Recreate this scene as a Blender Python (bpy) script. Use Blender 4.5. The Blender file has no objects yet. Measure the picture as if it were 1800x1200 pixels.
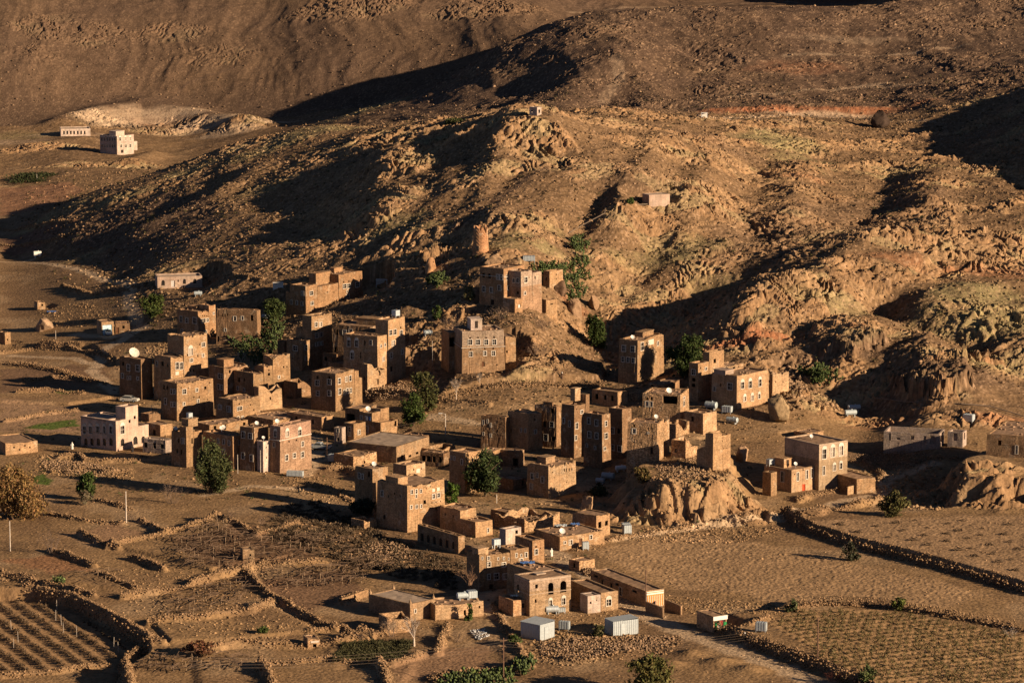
import bpy, math, random
import numpy as np
from mathutils import Vector
R = math.radians
scene = bpy.context.scene
COL = scene.collection

# ------------------------------------------------------------------ camera, sky, sun, exposure
CAMZ, PITCH, FPX = 140.0, R(9.0), 6022.0           # eye height, downward pitch, focal length in photo pixels (1800 wide)
cam_d = bpy.data.cameras.new('camera')
cam_d.sensor_fit = 'HORIZONTAL'; cam_d.sensor_width = 36.0
cam_d.lens = 36.0 * FPX / 1800.0
cam_d.clip_start = 1.0; cam_d.clip_end = 20000.0
cam = bpy.data.objects.new('camera', cam_d)
cam.location = (0, 0, CAMZ); cam.rotation_euler = (R(90) - PITCH, 0, 0)
COL.objects.link(cam); scene.camera = cam

SUN_B, SUN_E = R(29.0), R(17.0)                    # sun stands right of the view and a little on the camera's side, low
sun_dir = Vector((math.cos(SUN_B) * math.cos(SUN_E), -math.sin(SUN_B) * math.cos(SUN_E), math.sin(SUN_E)))
world = bpy.data.worlds.new('World'); scene.world = world; world.use_nodes = True
wn = world.node_tree; wn.nodes.clear()
sky = wn.nodes.new('ShaderNodeTexSky'); sky.sky_type = 'NISHITA'; sky.sun_disc = False
sky.sun_elevation = SUN_E; sky.sun_rotation = math.atan2(sun_dir.x, sun_dir.y)
sky.altitude = 3000.0; sky.air_density = 0.35; sky.dust_density = 1.0; sky.ozone_density = 0.5
bg = wn.nodes.new('ShaderNodeBackground'); bg.inputs['Strength'].default_value = 0.05
wo = wn.nodes.new('ShaderNodeOutputWorld')
wn.links.new(sky.outputs[0], bg.inputs['Color']); wn.links.new(bg.outputs[0], wo.inputs['Surface'])
sun_l = bpy.data.lights.new('sun', 'SUN'); sun_l.energy = 5.0; sun_l.angle = R(0.5); sun_l.color = (1.0, 0.765, 0.515)
sun = bpy.data.objects.new('sun', sun_l); sun.rotation_euler = sun_dir.to_track_quat('Z', 'Y').to_euler(); COL.objects.link(sun)
scene.view_settings.view_transform = 'Standard'; scene.view_settings.look = 'None'
scene.view_settings.gamma = 1.0; scene.view_settings.use_curve_mapping = False
scene.view_settings.exposure = 1.12
scene.cycles.max_bounces = 4; scene.cycles.diffuse_bounces = 2; scene.cycles.glossy_bounces = 1
scene.cycles.transmission_bounces = 1; scene.cycles.use_denoising = True

def ray(u, v):
    """ratio x/y and slope dz/dy of the sight line through a photo pixel"""
    xn = (u - 900.0) / FPX; yn = (v - 600.0) / FPX
    dy = math.cos(PITCH) - yn * math.sin(PITCH)
    return xn / dy, (-math.sin(PITCH) - yn * math.cos(PITCH)) / dy
def project(x, y, z):
    f = y * math.cos(PITCH) - (z - CAMZ) * math.sin(PITCH)
    up = y * math.sin(PITCH) + (z - CAMZ) * math.cos(PITCH)
    return 900 + FPX * x / f, 600 - FPX * up / f
# ------------------------------------------------------------------ terrain: one sheet from the valley floor to the far mountain
def pchip(xk, yk, xq):
    """monotone cubic along axis 0; yk may have trailing axes"""
    xk = np.asarray(xk, float); yk = np.asarray(yk, float); xq = np.asarray(xq, float)
    h = np.diff(xk); sh = (-1,) + (1,) * (yk.ndim - 1); hh = h.reshape(sh)
    d = np.diff(yk, axis=0) / hh
    m = np.zeros_like(yk); m[0] = d[0]; m[-1] = d[-1]
    if len(xk) > 2:
        w1 = 2 * hh[1:] + hh[:-1]; w2 = hh[1:] + 2 * hh[:-1]
        a, b = d[:-1], d[1:]
        ok = a * b > 0
        with np.errstate(divide='ignore', invalid='ignore'):
            hm = (w1 + w2) / (w1 / np.where(ok, a, 1) + w2 / np.where(ok, b, 1))
        m[1:-1] = np.where(ok, hm, 0)
    i = np.clip(np.searchsorted(xk, xq) - 1, 0, len(xk) - 2)
    t = ((xq - xk[i]) / h[i]); t = np.clip(t, 0, 1).reshape((-1,) + (1,) * (yk.ndim - 1)); hi = h[i].reshape(t.shape)
    return ((1 + 2 * t) * (1 - t) ** 2 * yk[i] + t * (1 - t) ** 2 * hi * m[i] + t * t * (3 - 2 * t) * yk[i + 1] + t * t * (t - 1) * hi * m[i + 1])

rsT = np.random.RandomState(7)
PERM = rsT.permutation(4096); GRAD = rsT.uniform(0, 2 * np.pi, 4096); RND = rsT.uniform(0, 1, 4096)
def hsh(ix, iy, s):
    return PERM[(PERM[(PERM[ix & 4095] + iy) & 4095] + s * 131) & 4095]
def gnoise(x, y, s=0):
    x = np.asarray(x, np.float32); y = np.asarray(y, np.float32)
    x0 = np.floor(x); y0 = np.floor(y); ix = x0.astype(np.int64); iy = y0.astype(np.int64)
    fx = x - x0; fy = y - y0
    ux = fx * fx * fx * (fx * (fx * 6 - 15) + 10); uy = fy * fy * fy * (fy * (fy * 6 - 15) + 10)
    def g(dx, dy):
        a = GRAD[hsh(ix + dx, iy + dy, s)].astype(np.float32)
        return np.cos(a) * (fx - dx) + np.sin(a) * (fy - dy)
    n0 = g(0, 0) * (1 - ux) + g(1, 0) * ux
    n1 = g(0, 1) * (1 - ux) + g(1, 1) * ux
    return (n0 * (1 - uy) + n1 * uy) * 1.5
def fbm(x, y, o=4, s=0, g=0.5):
    r = 0; a = 1.0; t = 0
    for k in range(o):
        r = r + a * gnoise(x * 2 ** k, y * 2 ** k, s + k * 7); t += a; a *= g
    return r / t
def ridged(x, y, o=4, s=0, g=0.55):
    r = 0; a = 1.0; t = 0
    for k in range(o):
        r = r + a * (1 - 2 * np.abs(gnoise(x * 2 ** k, y * 2 ** k, s + k * 7))); t += a; a *= g
    return r / t
def worley(x, y, s=0):
    """distance to the nearest and second nearest random point, and the nearest cell's own random number"""
    ix = np.floor(x).astype(np.int64); iy = np.floor(y).astype(np.int64)
    f1 = np.full(x.shape, 9.0, np.float32); f2 = f1.copy(); c = np.zeros(x.shape, np.float32)
    for dx in (-1, 0, 1):
        for dy in (-1, 0, 1):
            h = hsh(ix + dx, iy + dy, s)
            d = np.hypot(ix + dx + RND[h] - x, iy + dy + RND[(h + 777) & 4095] - y).astype(np.float32)
            n = d < f1
            f2 = np.where(n, f1, np.minimum(f2, d)); c = np.where(n, RND[(h + 1555) & 4095], c).astype(np.float32); f1 = np.where(n, d, f1)
    return f1, f2, c

# profiles: for each photo column, (picture row, distance) of the ground along it; rows given as ('z', distance, height) are out of sight
P = {
 -700: [('z',420,0),('z',700,0),('z',1000,6),('z',1200,10),('z',1400,20),('z',1600,60),('z',2000,170),('z',2600,260)],
 0: [('z',420,0),(1200,534),(900,667),(700,797),(600,884),(500,972),(450,1022),(400,1090),(350,1168),(300,1262),(250,1352),(205,1405),(100,1450),(0,1510),('z',1900,150),('z',2600,260)],
 150: [('z',420,0),(1200,534),(850,694),(700,797),(601,872),(522,932),(438,1000),(366,1060),(348,1076),('z',1135,6),(300,1242),(265,1312),(235,1370),(200,1410),(100,1460),(0,1520),('z',1900,150),('z',2600,260)],
 300: [('z',420,0),(1200,534),(850,694),(700,797),(640,836),(576,870),(483,930),(386,1000),(315,1060),(299,1080),('z',1150,9),('z',1230,6),(262,1335),(232,1385),(205,1410),(180,1425),(100,1465),(0,1525),('z',1900,150),('z',2600,260)],
 450: [('z',420,0),(1200,534),(830,704),(700,790),(620,837),(547,870),(442,930),(340,1000),(270,1060),(245,1086),('z',1155,18),('z',1240,8),(218,1380),(200,1405),(150,1435),(100,1462),(0,1525),('z',1900,140),('z',2600,260)],
 600: [('z',420,0),(1200,534),(850,696),(800,727),(700,784),(640,812),(570,842),(509,870),(401,930),(295,1000),(240,1055),(228,1072),('z',1135,28),('z',1215,20),(206,1330),('z',1368,14),(190,1395),(150,1422),(100,1448),(0,1510),('z',1900,140),('z',2600,260)],
 750: [('z',420,0),(1200,534),(850,696),(750,751),(700,775),(650,796),(600,815),(540,838),(469,870),(359,930),(253,1000),(217,1032),('z',1092,34),('z',1185,26),(205,1258),(165,1330),('z',1368,22.5),('z',1386,16),(150,1410),(100,1440),(0,1505),('z',1900,135),('z',2600,260)],
 900: [('z',420,0),(1200,534),(900,667),(850,696),(800,724),(750,748),(700,768),(650,786),(600,803),(560,814),(540,823),(500,839),(450,859),(400,881),(350,906),(300,935),(250,965),(200,996),('z',1060,40),('z',1150,31),(180,1255),(120,1298),(80,1332),('z',1382,41.5),('z',1402,34),(55,1450),(0,1510),('z',1900,130),('z',2600,260)],
 1050: [('z',420,0),(1200,534),(920,656),(850,696),(800,723),(750,748),(700,772),(650,796),(600,822),(550,843),(500,861),(450,877),(400,894),(350,914),(300,938),(250,970),(212,1000),('z',1060,42),(190,1180),(150,1230),(100,1278),(50,1320),(30,1345),('z',1405,51.5),('z',1440,42),(20,1530),(0,1560),('z',1900,120),('z',2600,260)],
 1200: [('z',420,0),(1200,534),(940,648),(900,664),(850,689),(800,713),(750,738),(700,762),(650,788),(600,816),(560,842),(520,858),(500,866),(450,886),(400,906),(360,922),(300,960),(250,1000),(212,1043),('z',1110,38),(200,1196),(188,1203),(182,1216),(150,1248),(100,1290),(50,1326),(20,1350),('z',1415,53),('z',1470,44),(0,1640),('z',1950,110),('z',2600,260)],
 1350: [('z',420,0),(1200,534),(930,652),(880,676),(850,690),(800,712),(750,738),(700,758),(650,779),(600,800),(550,823),(500,850),(470,872),(450,884),(400,915),(350,950),(300,990),(250,1040),(223,1080),('z',1150,33),(209,1184),(191,1192),(184,1212),(150,1246),(100,1286),(50,1322),(18,1350),('z',1450,50),('z',1600,44),(0,1750),('z',2000,110),('z',2600,260)],
 1500: [('z',420,0),(1200,534),(930,652),(880,678),(840,700),(800,720),(780,731),(740,748),(700,762),(650,778),(600,797),(550,819),(500,845),(450,876),(425,898),(400,918),(350,960),(300,1010),(250,1078),(226,1120),('z',1165,31.5),(211,1186),(192,1194),(186,1210),(150,1246),(100,1290),(50,1330),(20,1360),('z',1450,50),('z',1600,44),(0,1780),('z',2000,100),('z',2600,260)],
 1650: [('z',420,0),(1200,534),(1000,616),(920,656),(880,679),(850,691),(800,712),(760,728),(700,753),(650,774),(600,796),(550,820),(500,846),(450,876),(400,914),(350,957),(300,1005),(270,1050),(230,1110),(200,1160),(150,1225),(100,1280),(50,1326),(0,1372),('z',1500,66),('z',2000,110),('z',2600,260)],
 1800: [('z',420,0),(1200,534),(1050,594),(920,656),(800,715),(750,735),(700,755),(650,776),(600,797),(550,821),(500,847),(450,878),(400,914),(350,955),(300,1000),(250,1050),(200,1110),(150,1185),(100,1262),(50,1320),(0,1375),('z',1500,68),('z',2000,120),('z',2600,260)],
 1960: [('z',420,0),('z',720,1),('z',780,10),('z',850,20),('z',910,27),('z',960,41),('z',1010,49),('z',1060,52),('z',1110,54),('z',1160,52),('z',1300,56),('z',1500,68),('z',2000,120),('z',2600,260)],
 2200: [('z',420,0),('z',740,0),('z',800,8),('z',880,24),('z',940,48),('z',1000,58),('z',1060,61),('z',1110,61),('z',1160,57),('z',1300,56),('z',1500,70),('z',2000,120),('z',2600,260)],
 2700: [('z',420,0),('z',760,0),('z',850,8),('z',950,34),('z',1060,40),('z',1160,44),('z',1300,56),('z',2000,120),('z',2600,260)],
 3400: [('z',420,0),('z',760,0),('z',850,6),('z',950,14),('z',1060,30),('z',1160,50),('z',1300,60),('z',2000,120),('z',2600,260)],
}
Ydense = np.concatenate([np.arange(420, 520, 5.0), np.arange(520, 1080, 0.55), np.arange(1080, 1720, 1.0), np.arange(1720, 2600, 10.0)])
Acols = np.concatenate([np.linspace(-.30, -.172, 200)[:-1], np.linspace(-.172, .172, 1150), np.linspace(.172, .42, 200)[1:]])
us = sorted(P)
prof = []
for u in us:
    pts = []
    for k in P[u]:
        if k[0] == 'z': pts.append((k[1], k[2]))
        else: pts.append((k[1], CAMZ + ray(u, k[0])[1] * k[1]))
    pts.sort(); pts = np.array(pts)
    prof.append(pchip(pts[:, 0], pts[:, 1], Ydense))
ak = np.array([ray(u, 600)[0] for u in us])
ZB = pchip(ak, np.array(prof), Acols)                     # coarse shape [column, distance]
for _ in range(2):                                        # soften the kinks between the columns
    ZB[1:-1] = (ZB[:-2] + 2 * ZB[1:-1] + ZB[2:]) / 4
AX = Acols[:, None]; YY = np.broadcast_to(Ydense[None, :], ZB.shape).astype(np.float32); XX = (AX * YY).astype(np.float32)
H = ZB.copy()
IA = np.arange(len(Acols)); IY = np.arange(len(Ydense))
def column(a):
    f = np.interp(a, Acols, IA); i = int(min(f, len(Acols) - 2)); t = f - i
    return H[i] * (1 - t) + H[i + 1] * t
def hit(u, v, ymin=470.0):
    """where the sight line through a photo pixel meets the ground"""
    a, m = ray(u, v); z = column(a); g = CAMZ + m * Ydense - z
    k = np.where((g <= 0) & (Ydense > ymin))[0]
    k = int(k[0]) if len(k) else len(Ydense) - 1
    if k > 0 and g[k - 1] > 0:
        t = g[k - 1] / (g[k - 1] - g[k]); y = Ydense[k - 1] + t * (Ydense[k] - Ydense[k - 1])
    else: y = Ydense[k]
    return Vector((a * y, y, CAMZ + m * y))
def hz(x, y):
    x = np.asarray(x, float); y = np.asarray(y, float)
    fa = np.clip(np.interp(x / y, Acols, IA), 0, len(Acols) - 1.001); fy = np.clip(np.interp(y, Ydense, IY), 0, len(Ydense) - 1.001)
    i = fa.astype(int); j = fy.astype(int); s = fa - i; t = fy - j
    return (H[i, j] * (1 - s) + H[i + 1, j] * s) * (1 - t) + (H[i, j + 1] * (1 - s) + H[i + 1, j + 1] * s) * t
def ground(x, y): return float(hz(x, y))
def poly_sd(px, x, y):
    """signed distance to a polygon of world points, positive inside"""
    n = len(px); d = np.full(x.shape, 1e9, np.float32); ins = np.zeros(x.shape, bool)
    for i in range(n):
        ax, ay = px[i]; bx, by = px[(i + 1) % n]
        ex, ey = bx - ax, by - ay; t = np.clip(((x - ax) * ex + (y - ay) * ey) / (ex * ex + ey * ey + 1e-9), 0, 1)
        d = np.minimum(d, np.hypot(x - ax - t * ex, y - ay - t * ey))
        c = ((ay > y) != (by > y)) & (x < (bx - ax) * (y - ay) / (by - ay + 1e-12) + ax)
        ins ^= c
    return np.where(ins, d, -d)
def line_d(px, x, y):
    d = np.full(x.shape, 1e9, np.float32)
    for (ax, ay), (bx, by) in zip(px[:-1], px[1:]):
        ex, ey = bx - ax, by - ay; t = np.clip(((x - ax) * ex + (y - ay) * ey) / (ex * ex + ey * ey + 1e-9), 0, 1)
        d = np.minimum(d, np.hypot(x - ax - t * ex, y - ay - t * ey))
    return d
def box_sub(pw, pad):
    xs = [p[0] for p in pw]; ys = [p[1] for p in pw]
    a0 = min(p[0] / p[1] for p in pw) - pad / 500; a1 = max(p[0] / p[1] for p in pw) + pad / 500
    i = slice(max(0, np.searchsorted(Acols, a0) - 1), np.searchsorted(Acols, a1) + 1)
    j = slice(max(0, np.searchsorted(Ydense, min(ys) - pad) - 1), np.searchsorted(Ydense, max(ys) + pad) + 1)
    return (i, j)
def sstep(x, a, b):
    t = np.clip((x - a) / (b - a), 0, 1); return t * t * (3 - 2 * t)
def wpts(pts): return [tuple(hit(u, v)[:2]) for u, v in pts]

# --- gullies and shoulders: smooth ridges (+) and valleys (-) along lines
def furrow(pts, width, depth):
    pw = wpts(pts); s = box_sub(pw, width * 2.5); d = line_d(pw, XX[s], YY[s]); H[s] += depth * np.exp(-(d / width) ** 2)
furrow([(1060,620),(1110,560),(1200,530),(1310,500)], 14, -5.0)       # gully behind the right-hand hill
furrow([(1000,560),(1020,500)], 9, -2.5)
furrow([(570,390),(480,350)], 9, -1.2)           # hollow left of the crag
furrow([(640,300),(660,350),(655,400)], 7, 1.5)
furrow([(700,280),(720,330),(700,380)], 9, 3.5)             # crag rib
furrow([(1080,140),(1060,185)], 10, -5); furrow([(1120,90),(1090,170)], 12, 3)
furrow([(1290,560),(1420,490),(1560,440)], 16, 4.0)                   # spine of the right-hand hill
furrow([(230,470),(130,440),(20,440)], 10, -2.5)
furrow([(1420,640),(1580,720)], 9, -3.0)
for l, w, d in (([(1290,560),(1400,505),(1480,478),(1600,462)], 5, 2.2), ([(1380,590),(1480,545),(1560,525)], 5, -2.2), ([(1440,560),(1520,508),(1610,492)], 5, 1.8), ([(1540,520),(1590,560),(1700,595),(1770,650)], 5, -2.6), ([(1600,405),(1700,392),(1830,398)], 6, 2.0), ([(1490,445),(1600,415)], 5, 1.6),
    ([(1600,480),(1720,455),(1830,450)], 5, -1.8), ([(1620,540),(1720,510),(1830,505)], 6, 1.8), ([(1700,700),(1760,640),(1830,610)], 6, 2.0), ([(1180,255),(1120,330),(1085,400)], 6, 2.4), ([(1060,330),(1010,410)], 5, -2.0), ([(1260,290),(1210,360),(1190,420)], 6, 2.2), ([(1180,385),(1120,460),(1090,520)], 6, -2.4), ([(880,250),(860,330),(850,400)], 5, 1.6),
    ([(900,300),(830,390),(790,450)], 4, -1.6), ([(800,260),(790,340),(740,420)], 6, 2.0), ([(1340,270),(1300,350),(1330,420)], 7, -2.2), ([(1420,300),(1400,380)], 6, 1.6), ([(1560,300),(1540,370),(1440,400)], 6, -2.0), ([(1650,310),(1640,370)], 6, 2.0), ([(450,300),(380,350),(260,400)], 6, 1.8), ([(600,480),(520,520),(430,540)], 5, -1.6), ([(760,520),(700,560)], 5, 1.4)): furrow(l, w, d)
furrow([(1610,840),(1560,800)], 8, -1.5)
def dome(u, v, rx, ry, h, p=2.0):
    c = hit(u, v); s = box_sub([(c.x - rx, c.y - ry), (c.x + rx, c.y + ry)], 10)
    d = ((XX[s] - c.x) / rx) ** 2 + ((YY[s] - c.y) / ry) ** 2
    H[s] += h * np.exp(-d ** (p / 2) * 1.2)
dome(945, 235, 14, 16, 5.5, 3)          # rock head under the summit hut
         # knoll carrying the ruined tower
def bluff(px, rise, run, seed, bulge=2.2):
    """a rock platform with a steep bulging face"""
    s = box_sub(px, 8); x, y = XX[s], YY[s]; sd = poly_sd(px, x, y) + bulge * gnoise(x / 5, y / 5, seed) + .10 * bulge * gnoise(x / 2, y / 2, seed + 3)
    H[s] = np.maximum(H[s], rise * sstep(sd, -.4, run) + .25 * gnoise(x / 4, y / 4, seed + 5) - 1.5 * (sd < -.4))
bluff([(22,662),(28,657),(36,656),(44,659),(49,668),(51,682),(49,705),(44,735),(29,735),(27,705),(21,694),(19.5,676)], 6.3, 7.5, 61)
bluff([(87,668),(97,664),(110,668),(116,690),(108,706),(96,704),(88,690)], 6.0, 5.0, 63); bluff([(100,662),(112,658),(122,664),(122,690),(108,680)], 4.0, 4.0, 65)
dome(1400, 720, 9, 7, 1.5)
furrow([(110,222),(180,204),(250,194),(330,206),(430,222)], 9, 4.0); furrow([(60,262),(140,250)], 8, 2.0); furrow([(230,292),(270,276)], 6, 2.0)
for q in ((1215,1150,2.5,2.5,.9),(1265,1165,3,2.5,1.0),(1180,1168,2.5,2,.8),(1320,1178,3,2.5,.9),(1100,1150,3,2.5,.7),(1010,1160,3,2,.6)): dome(*q)
# --- bench-like rock slabs with broken columnar fronts
def mesa(pts, back, rise, seed, col=1.3):
    pw = wpts(pts); s = box_sub(pw, 4); x, y = XX[s], YY[s]
    sd = poly_sd(pw, x, y)
    f1, f2, c = worley(x / col, y / col, seed)
    e = sd + (c - .5) * 1.3 + .6 * gnoise(x / 4, y / 4, seed)
    bk = line_d(pw[back:] + pw[:1], x, y)
    H[s] += rise * sstep(e, 0, 1.8) * np.minimum(1, bk / 9) * (.8 + .3 * c) + .25 * (c - .5) * (e > 0) * (e < 2.5)
mesa([(1405,612),(1440,628),(1500,636),(1562,612),(1560,586),(1480,566),(1430,578)], 4, 2.6, 21)
mesa([(1552,668),(1575,700),(1640,716),(1712,690),(1700,630),(1640,592),(1585,600),(1556,630)], 4, 3.2, 22)
mesa([(1655,475),(1740,470),(1800,455),(1800,440),(1700,440)], 3, 1.4, 23)

# --- terraced fields: polygons raised or lowered against the ground around them
def terrace(pts, dz, edge=0.5):
    pw = wpts(pts); s = box_sub(pw, 3); sd = poly_sd(pw, XX[s], YY[s]); H[s] += dz * sstep(sd, -edge, edge)
terrace([(1372,905),(1430,938),(1505,962),(1600,985),(1700,1012),(1830,1048),(1960,1050),(1960,905),(1700,905),(1560,915),(1450,912)], 1.9)
terrace([(1232,1100),(1345,1142),(1440,1176),(1530,1212),(1560,1300),(2000,1300),(2000,1130),(1800,1112),(1600,1072),(1530,1064),(1400,1062),(1360,1085)], 1.7)
terrace([(-60,1030),(60,1034),(130,1048),(215,1092),(258,1118),(262,1140),(218,1166),(190,1215),(-60,1240)], -2.2)
terrace([(210,1170),(285,1140),(340,1150),(352,1240),(200,1240)], -0.4, 1.)
terrace([(268,1098),(360,1086),(440,1076),(470,1060),(555,1110),(420,1125),(300,1130)], .5)
terrace([(190,962),(290,935),(384,908),(430,945),(460,950),(520,980),(440,990),(370,1004),(300,985)], .6)
terrace([(360,1136),(470,1132),(570,1136),(592,1160),(470,1170),(370,1165)], -.3, 1.)
terrace([(590,1142),(700,1130),(735,1160),(600,1176)], -.3, 1.)
terrace([(740,1150),(820,1110),(868,1130),(905,1180),(800,1215),(700,1215)], -.4, 1.)
terrace([(-40,985),(60,985),(160,1010),(230,1040),(120,1030),(-40,1015)], .6)
terrace([(-60,600),(20,604),(160,604),(220,640),(140,650),(60,640),(-60,628)], -1.4)
terrace([(-60,690),(140,690),(200,700),(120,712),(-60,706)], .6)
terrace([(640,690),(760,690),(930,680),(1070,690),(1050,700),(930,722),(760,716)], .5)
terrace([(770,705),(900,672),(1060,672),(1060,655),(920,650),(800,668)], 1.6)
# --- rock mass: domes, ledges and boulders, stronger where the photograph shows crags
AMP = 0.05 + 1.04 * sstep(ZB, 3.5, 10) + 0.0 * ZB
AMP = np.where(YY > 1385, 0.14 + 0.22 * sstep(ZB, 4, 30), AMP)
AMP = np.where((YY > 1110) & (YY < 1385) & (AX < -.045), 0.45, AMP)
hill2 = sstep(YY, 1150, 1200) * sstep(AX, -.055, -.03) * (YY < 1375)
AMP = AMP * (1 - hill2) + 0.42 * hill2
DARK = np.zeros(H.shape, np.float32); GREEN = DARK.copy(); RED = DARK.copy(); PALE = DARK.copy(); CRAG = DARK.copy(); SOIL = DARK.copy()
def blob(arr, u, v, rx, ry, val, rot=0.0, sharp=1.0):
    """adds a soft patch round a photo point; radii in metres across and in depth"""
    c = hit(u, v); s = box_sub([(c.x - 2.2 * rx - 4, c.y - 2.2 * ry - 4), (c.x + 2.2 * rx + 4, c.y + 2.2 * ry + 4)], 6)
    x = XX[s] - c.x; y = YY[s] - c.y; cr, sr = math.cos(rot), math.sin(rot)
    d = np.sqrt(((x * cr + y * sr) / rx) ** 2 + ((-x * sr + y * cr) / ry) ** 2) + 0.30 * gnoise(x / (rx * .5), y / (ry * .5), 3)
    arr[s] = np.maximum(arr[s], val * (1 - sstep(d, 1 - .6 * sharp, 1.15)))
for b in [(640,270,9,9,2.6),(715,290,10,12,2.8),(700,345,9,10,2.4),(650,390,10,8,1.6),(770,235,16,10,2.2),(930,255,14,14,3.6),(985,290,9,8,2.4),
          (840,230,12,10,2.2),(1180,265,22,14,2.0),(1270,280,14,12,2.0),(1200,330,16,10,1.7),(1150,420,20,12,1.2),(1300,400,18,12,1.3),
          (620,440,12,10,1.2),(560,450,10,8,.8),(700,440,10,7,1.8),(770,455,8,6,2.4),(800,410,12,7,1.8),(930,400,12,8,1.8),(950,380,8,6,1.8),
          (1010,480,8,6,1.6),(1040,450,7,5,1.4),(880,460,7,4,1.6),(1080,510,8,6,1.5),(1100,480,8,8,1.2),(1310,600,14,10,2.2),(1300,540,14,9,1.8),
          (1390,500,20,12,2.0),(1500,470,20,10,2.2),(1600,430,22,10,1.9),(1700,420,20,10,1.7),(1760,470,18,10,1.5),(1730,560,18,14,1.4),
          (1770,650,14,14,1.5),(1450,660,10,8,2.2),(1530,680,8,8,2.2),(1610,700,10,8,2.2),(1690,740,14,7,2.0),(1590,740,16,6,2.0),(1500,740,14,7,1.8),
          (1420,710,7,5,2.0),(1700,830,15,9,3.2),(1760,880,10,8,2.2),(1640,880,7,5,2.2),(1220,890,22,7,3.0),(1150,880,9,7,3.0),(1290,890,9,6,2.2),
          (1040,890,4,4,1.5),(380,270,14,12,2.0),(300,320,14,12,1.9),(440,255,14,10,2.0),(230,345,12,10,1.6),(370,340,18,10,1.6),(520,290,16,12,1.5),
          (200,395,16,10,1.2),(130,440,8,6,1.2),(300,230,20,16,2.0),(180,215,18,12,2.2),(430,215,16,12,1.6),(60,260,26,14,1.3),(150,290,20,12,1.2),
          (240,290,12,10,2.0),(1560,310,18,12,1.3),(1640,320,16,14,1.6),(1740,300,14,14,2.0),(1620,370,22,14,1.4),(1430,340,18,10,1.2),
          (620,15,30,24,2.4),(860,20,30,24,2.4),(120,60,30,20,2.0),(300,65,22,14,1.4),(380,105,24,14,1.0),(60,100,14,14,1.0),(1700,120,16,14,1.8),(1760,150,20,16,1.8),
          (1080,60,14,10,1.2),(1010,60,12,9,1.4),(310,590,5,4,1.2),(262,545,5,4,1.0),(90,570,5,5,1.6),(1320,655,8,6,2.2),(1380,640,10,6,2.0)]:
    blob(CRAG, *b)
# bedrock breaks through in bands; between them lie smooth stony slopes
lat = XX * .94 + YY * .34; dep = YY - .35 * XX
wx = XX + 9 * fbm(XX / 30, YY / 30, 3, 12); wy = YY + 9 * fbm(XX / 30 + 7, YY / 30, 3, 13)
band = ridged(wx / 78, (wy - .5 * wx) / 52, 3, 14)
BED = np.clip(sstep(band, .46, .68) * sstep(AMP, .3, .9) * (YY < 1330) * .9 + CRAG * .62, 0, 1.8)
BED = np.where((hill2 > .3), sstep(band, .45, .7) * .5 * hill2 + CRAG * .4, BED); BED = np.where(YY > 1385, CRAG * .5, BED)
BED *= (1 - pathmask) if 'pathmask' in globals() else 1
leftm = sstep(-AX, .035, .07) * (YY < 1140); BED = BED * .85 * (1 - .6 * leftm); AMP = AMP * (1 - .4 * leftm)
H += AMP * 2.3 * fbm(XX / 38, YY / 44, 3, 11) + AMP * .9 * ridged(lat / 20, dep / 14, 3, 45)
# ledges: bedding dips to the right and toward the viewer
bd = (fbm(wx / 22, wy / 22, 3, 41) * 7 + .10 * lat + .16 * dep); fr = bd - np.floor(bd)
H += BED * (sstep(fr, 0, .35) - fr) * 1.25
# blocks parted by cracks, on two scales
f1, f2, c = worley(wx / 9.0, wy / 6.5, 51); crk = np.minimum((f2 - f1) / .16, 1)
H += BED * ((c - .35) * .95 * crk - .45 * (1 - crk)); ROCKT = c.copy()
f1, f2, c = worley((XX + .6 * fr) / 2.3, YY / 2.0, 61); crk2 = np.minimum((f2 - f1) / .2, 1)
H += np.minimum(BED, 1.1) * ((c - .4) * .42 * crk2 - .18 * (1 - crk2)) 
# scattered boulders and rough scree
f1, f2, c = worley(XX / 3.1, YY / 2.7, 55); H += (AMP * .08 + BED * .12) * np.where(c > .74, np.sqrt(np.clip(1 - (f1 / (.16 + .22 * c)) ** 2, 0, 1)) * c * 2.2, 0)
f1, f2, c = worley(XX / 1.25, YY / 1.15, 65); H += AMP * .16 * np.where(c > .7, np.sqrt(np.clip(1 - (f1 / (.2 + .3 * c)) ** 2, 0, 1)) * c, 0)
H += (0.04 + AMP * .12 + BED * .12) * fbm(XX / 2.2, YY / 2.0, 3, 71)
# long gullies and ribs down the far mountain
fm = sstep(YY, 1385, 1430)
rw = XX + 14 * fbm(XX / 60, YY / 60, 2, 81)
H += fm * (1.5 * ridged((rw + YY * .25) / 62, YY / 260, 4, 83) * sstep(ZB, 4, 26) + .8 * ridged(rw / 18, YY / 70, 3, 85) * sstep(ZB, 5, 22))
H += hill2 * (1.6 * ridged((XX + YY * .3) / 40, YY / 110, 4, 87) + .8 * fbm(XX / 12, YY / 12, 3, 89))
# --- albedo of the ground, kept per vertex
def patch(arr, pts, val, soft=2.0, n=1.5):
    pw = wpts(pts); s = box_sub(pw, soft + n + 2); x, y = XX[s], YY[s]
    sd = poly_sd(pw, x, y) + n * gnoise(x / 5, y / 5, 5) * 2
    arr[s] = np.maximum(arr[s], val * sstep(sd, -soft, soft))
def strip(arr, pts, w, val):
    pw = wpts(pts); s = box_sub(pw, w * 3); x, y = XX[s], YY[s]
    d = line_d(pw, x, y) + .5 * w * gnoise(x / 3, y / 3, 9)
    arr[s] = np.maximum(arr[s], val * (1 - sstep(d, w * .6, w * 1.4)))
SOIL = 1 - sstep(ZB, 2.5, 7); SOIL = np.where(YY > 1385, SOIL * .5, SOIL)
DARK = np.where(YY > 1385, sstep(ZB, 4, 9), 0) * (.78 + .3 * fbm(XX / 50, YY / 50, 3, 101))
DARK = np.maximum(DARK, hill2 * (.9 + .25 * fbm(XX / 25, YY / 25, 3, 102)))
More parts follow.
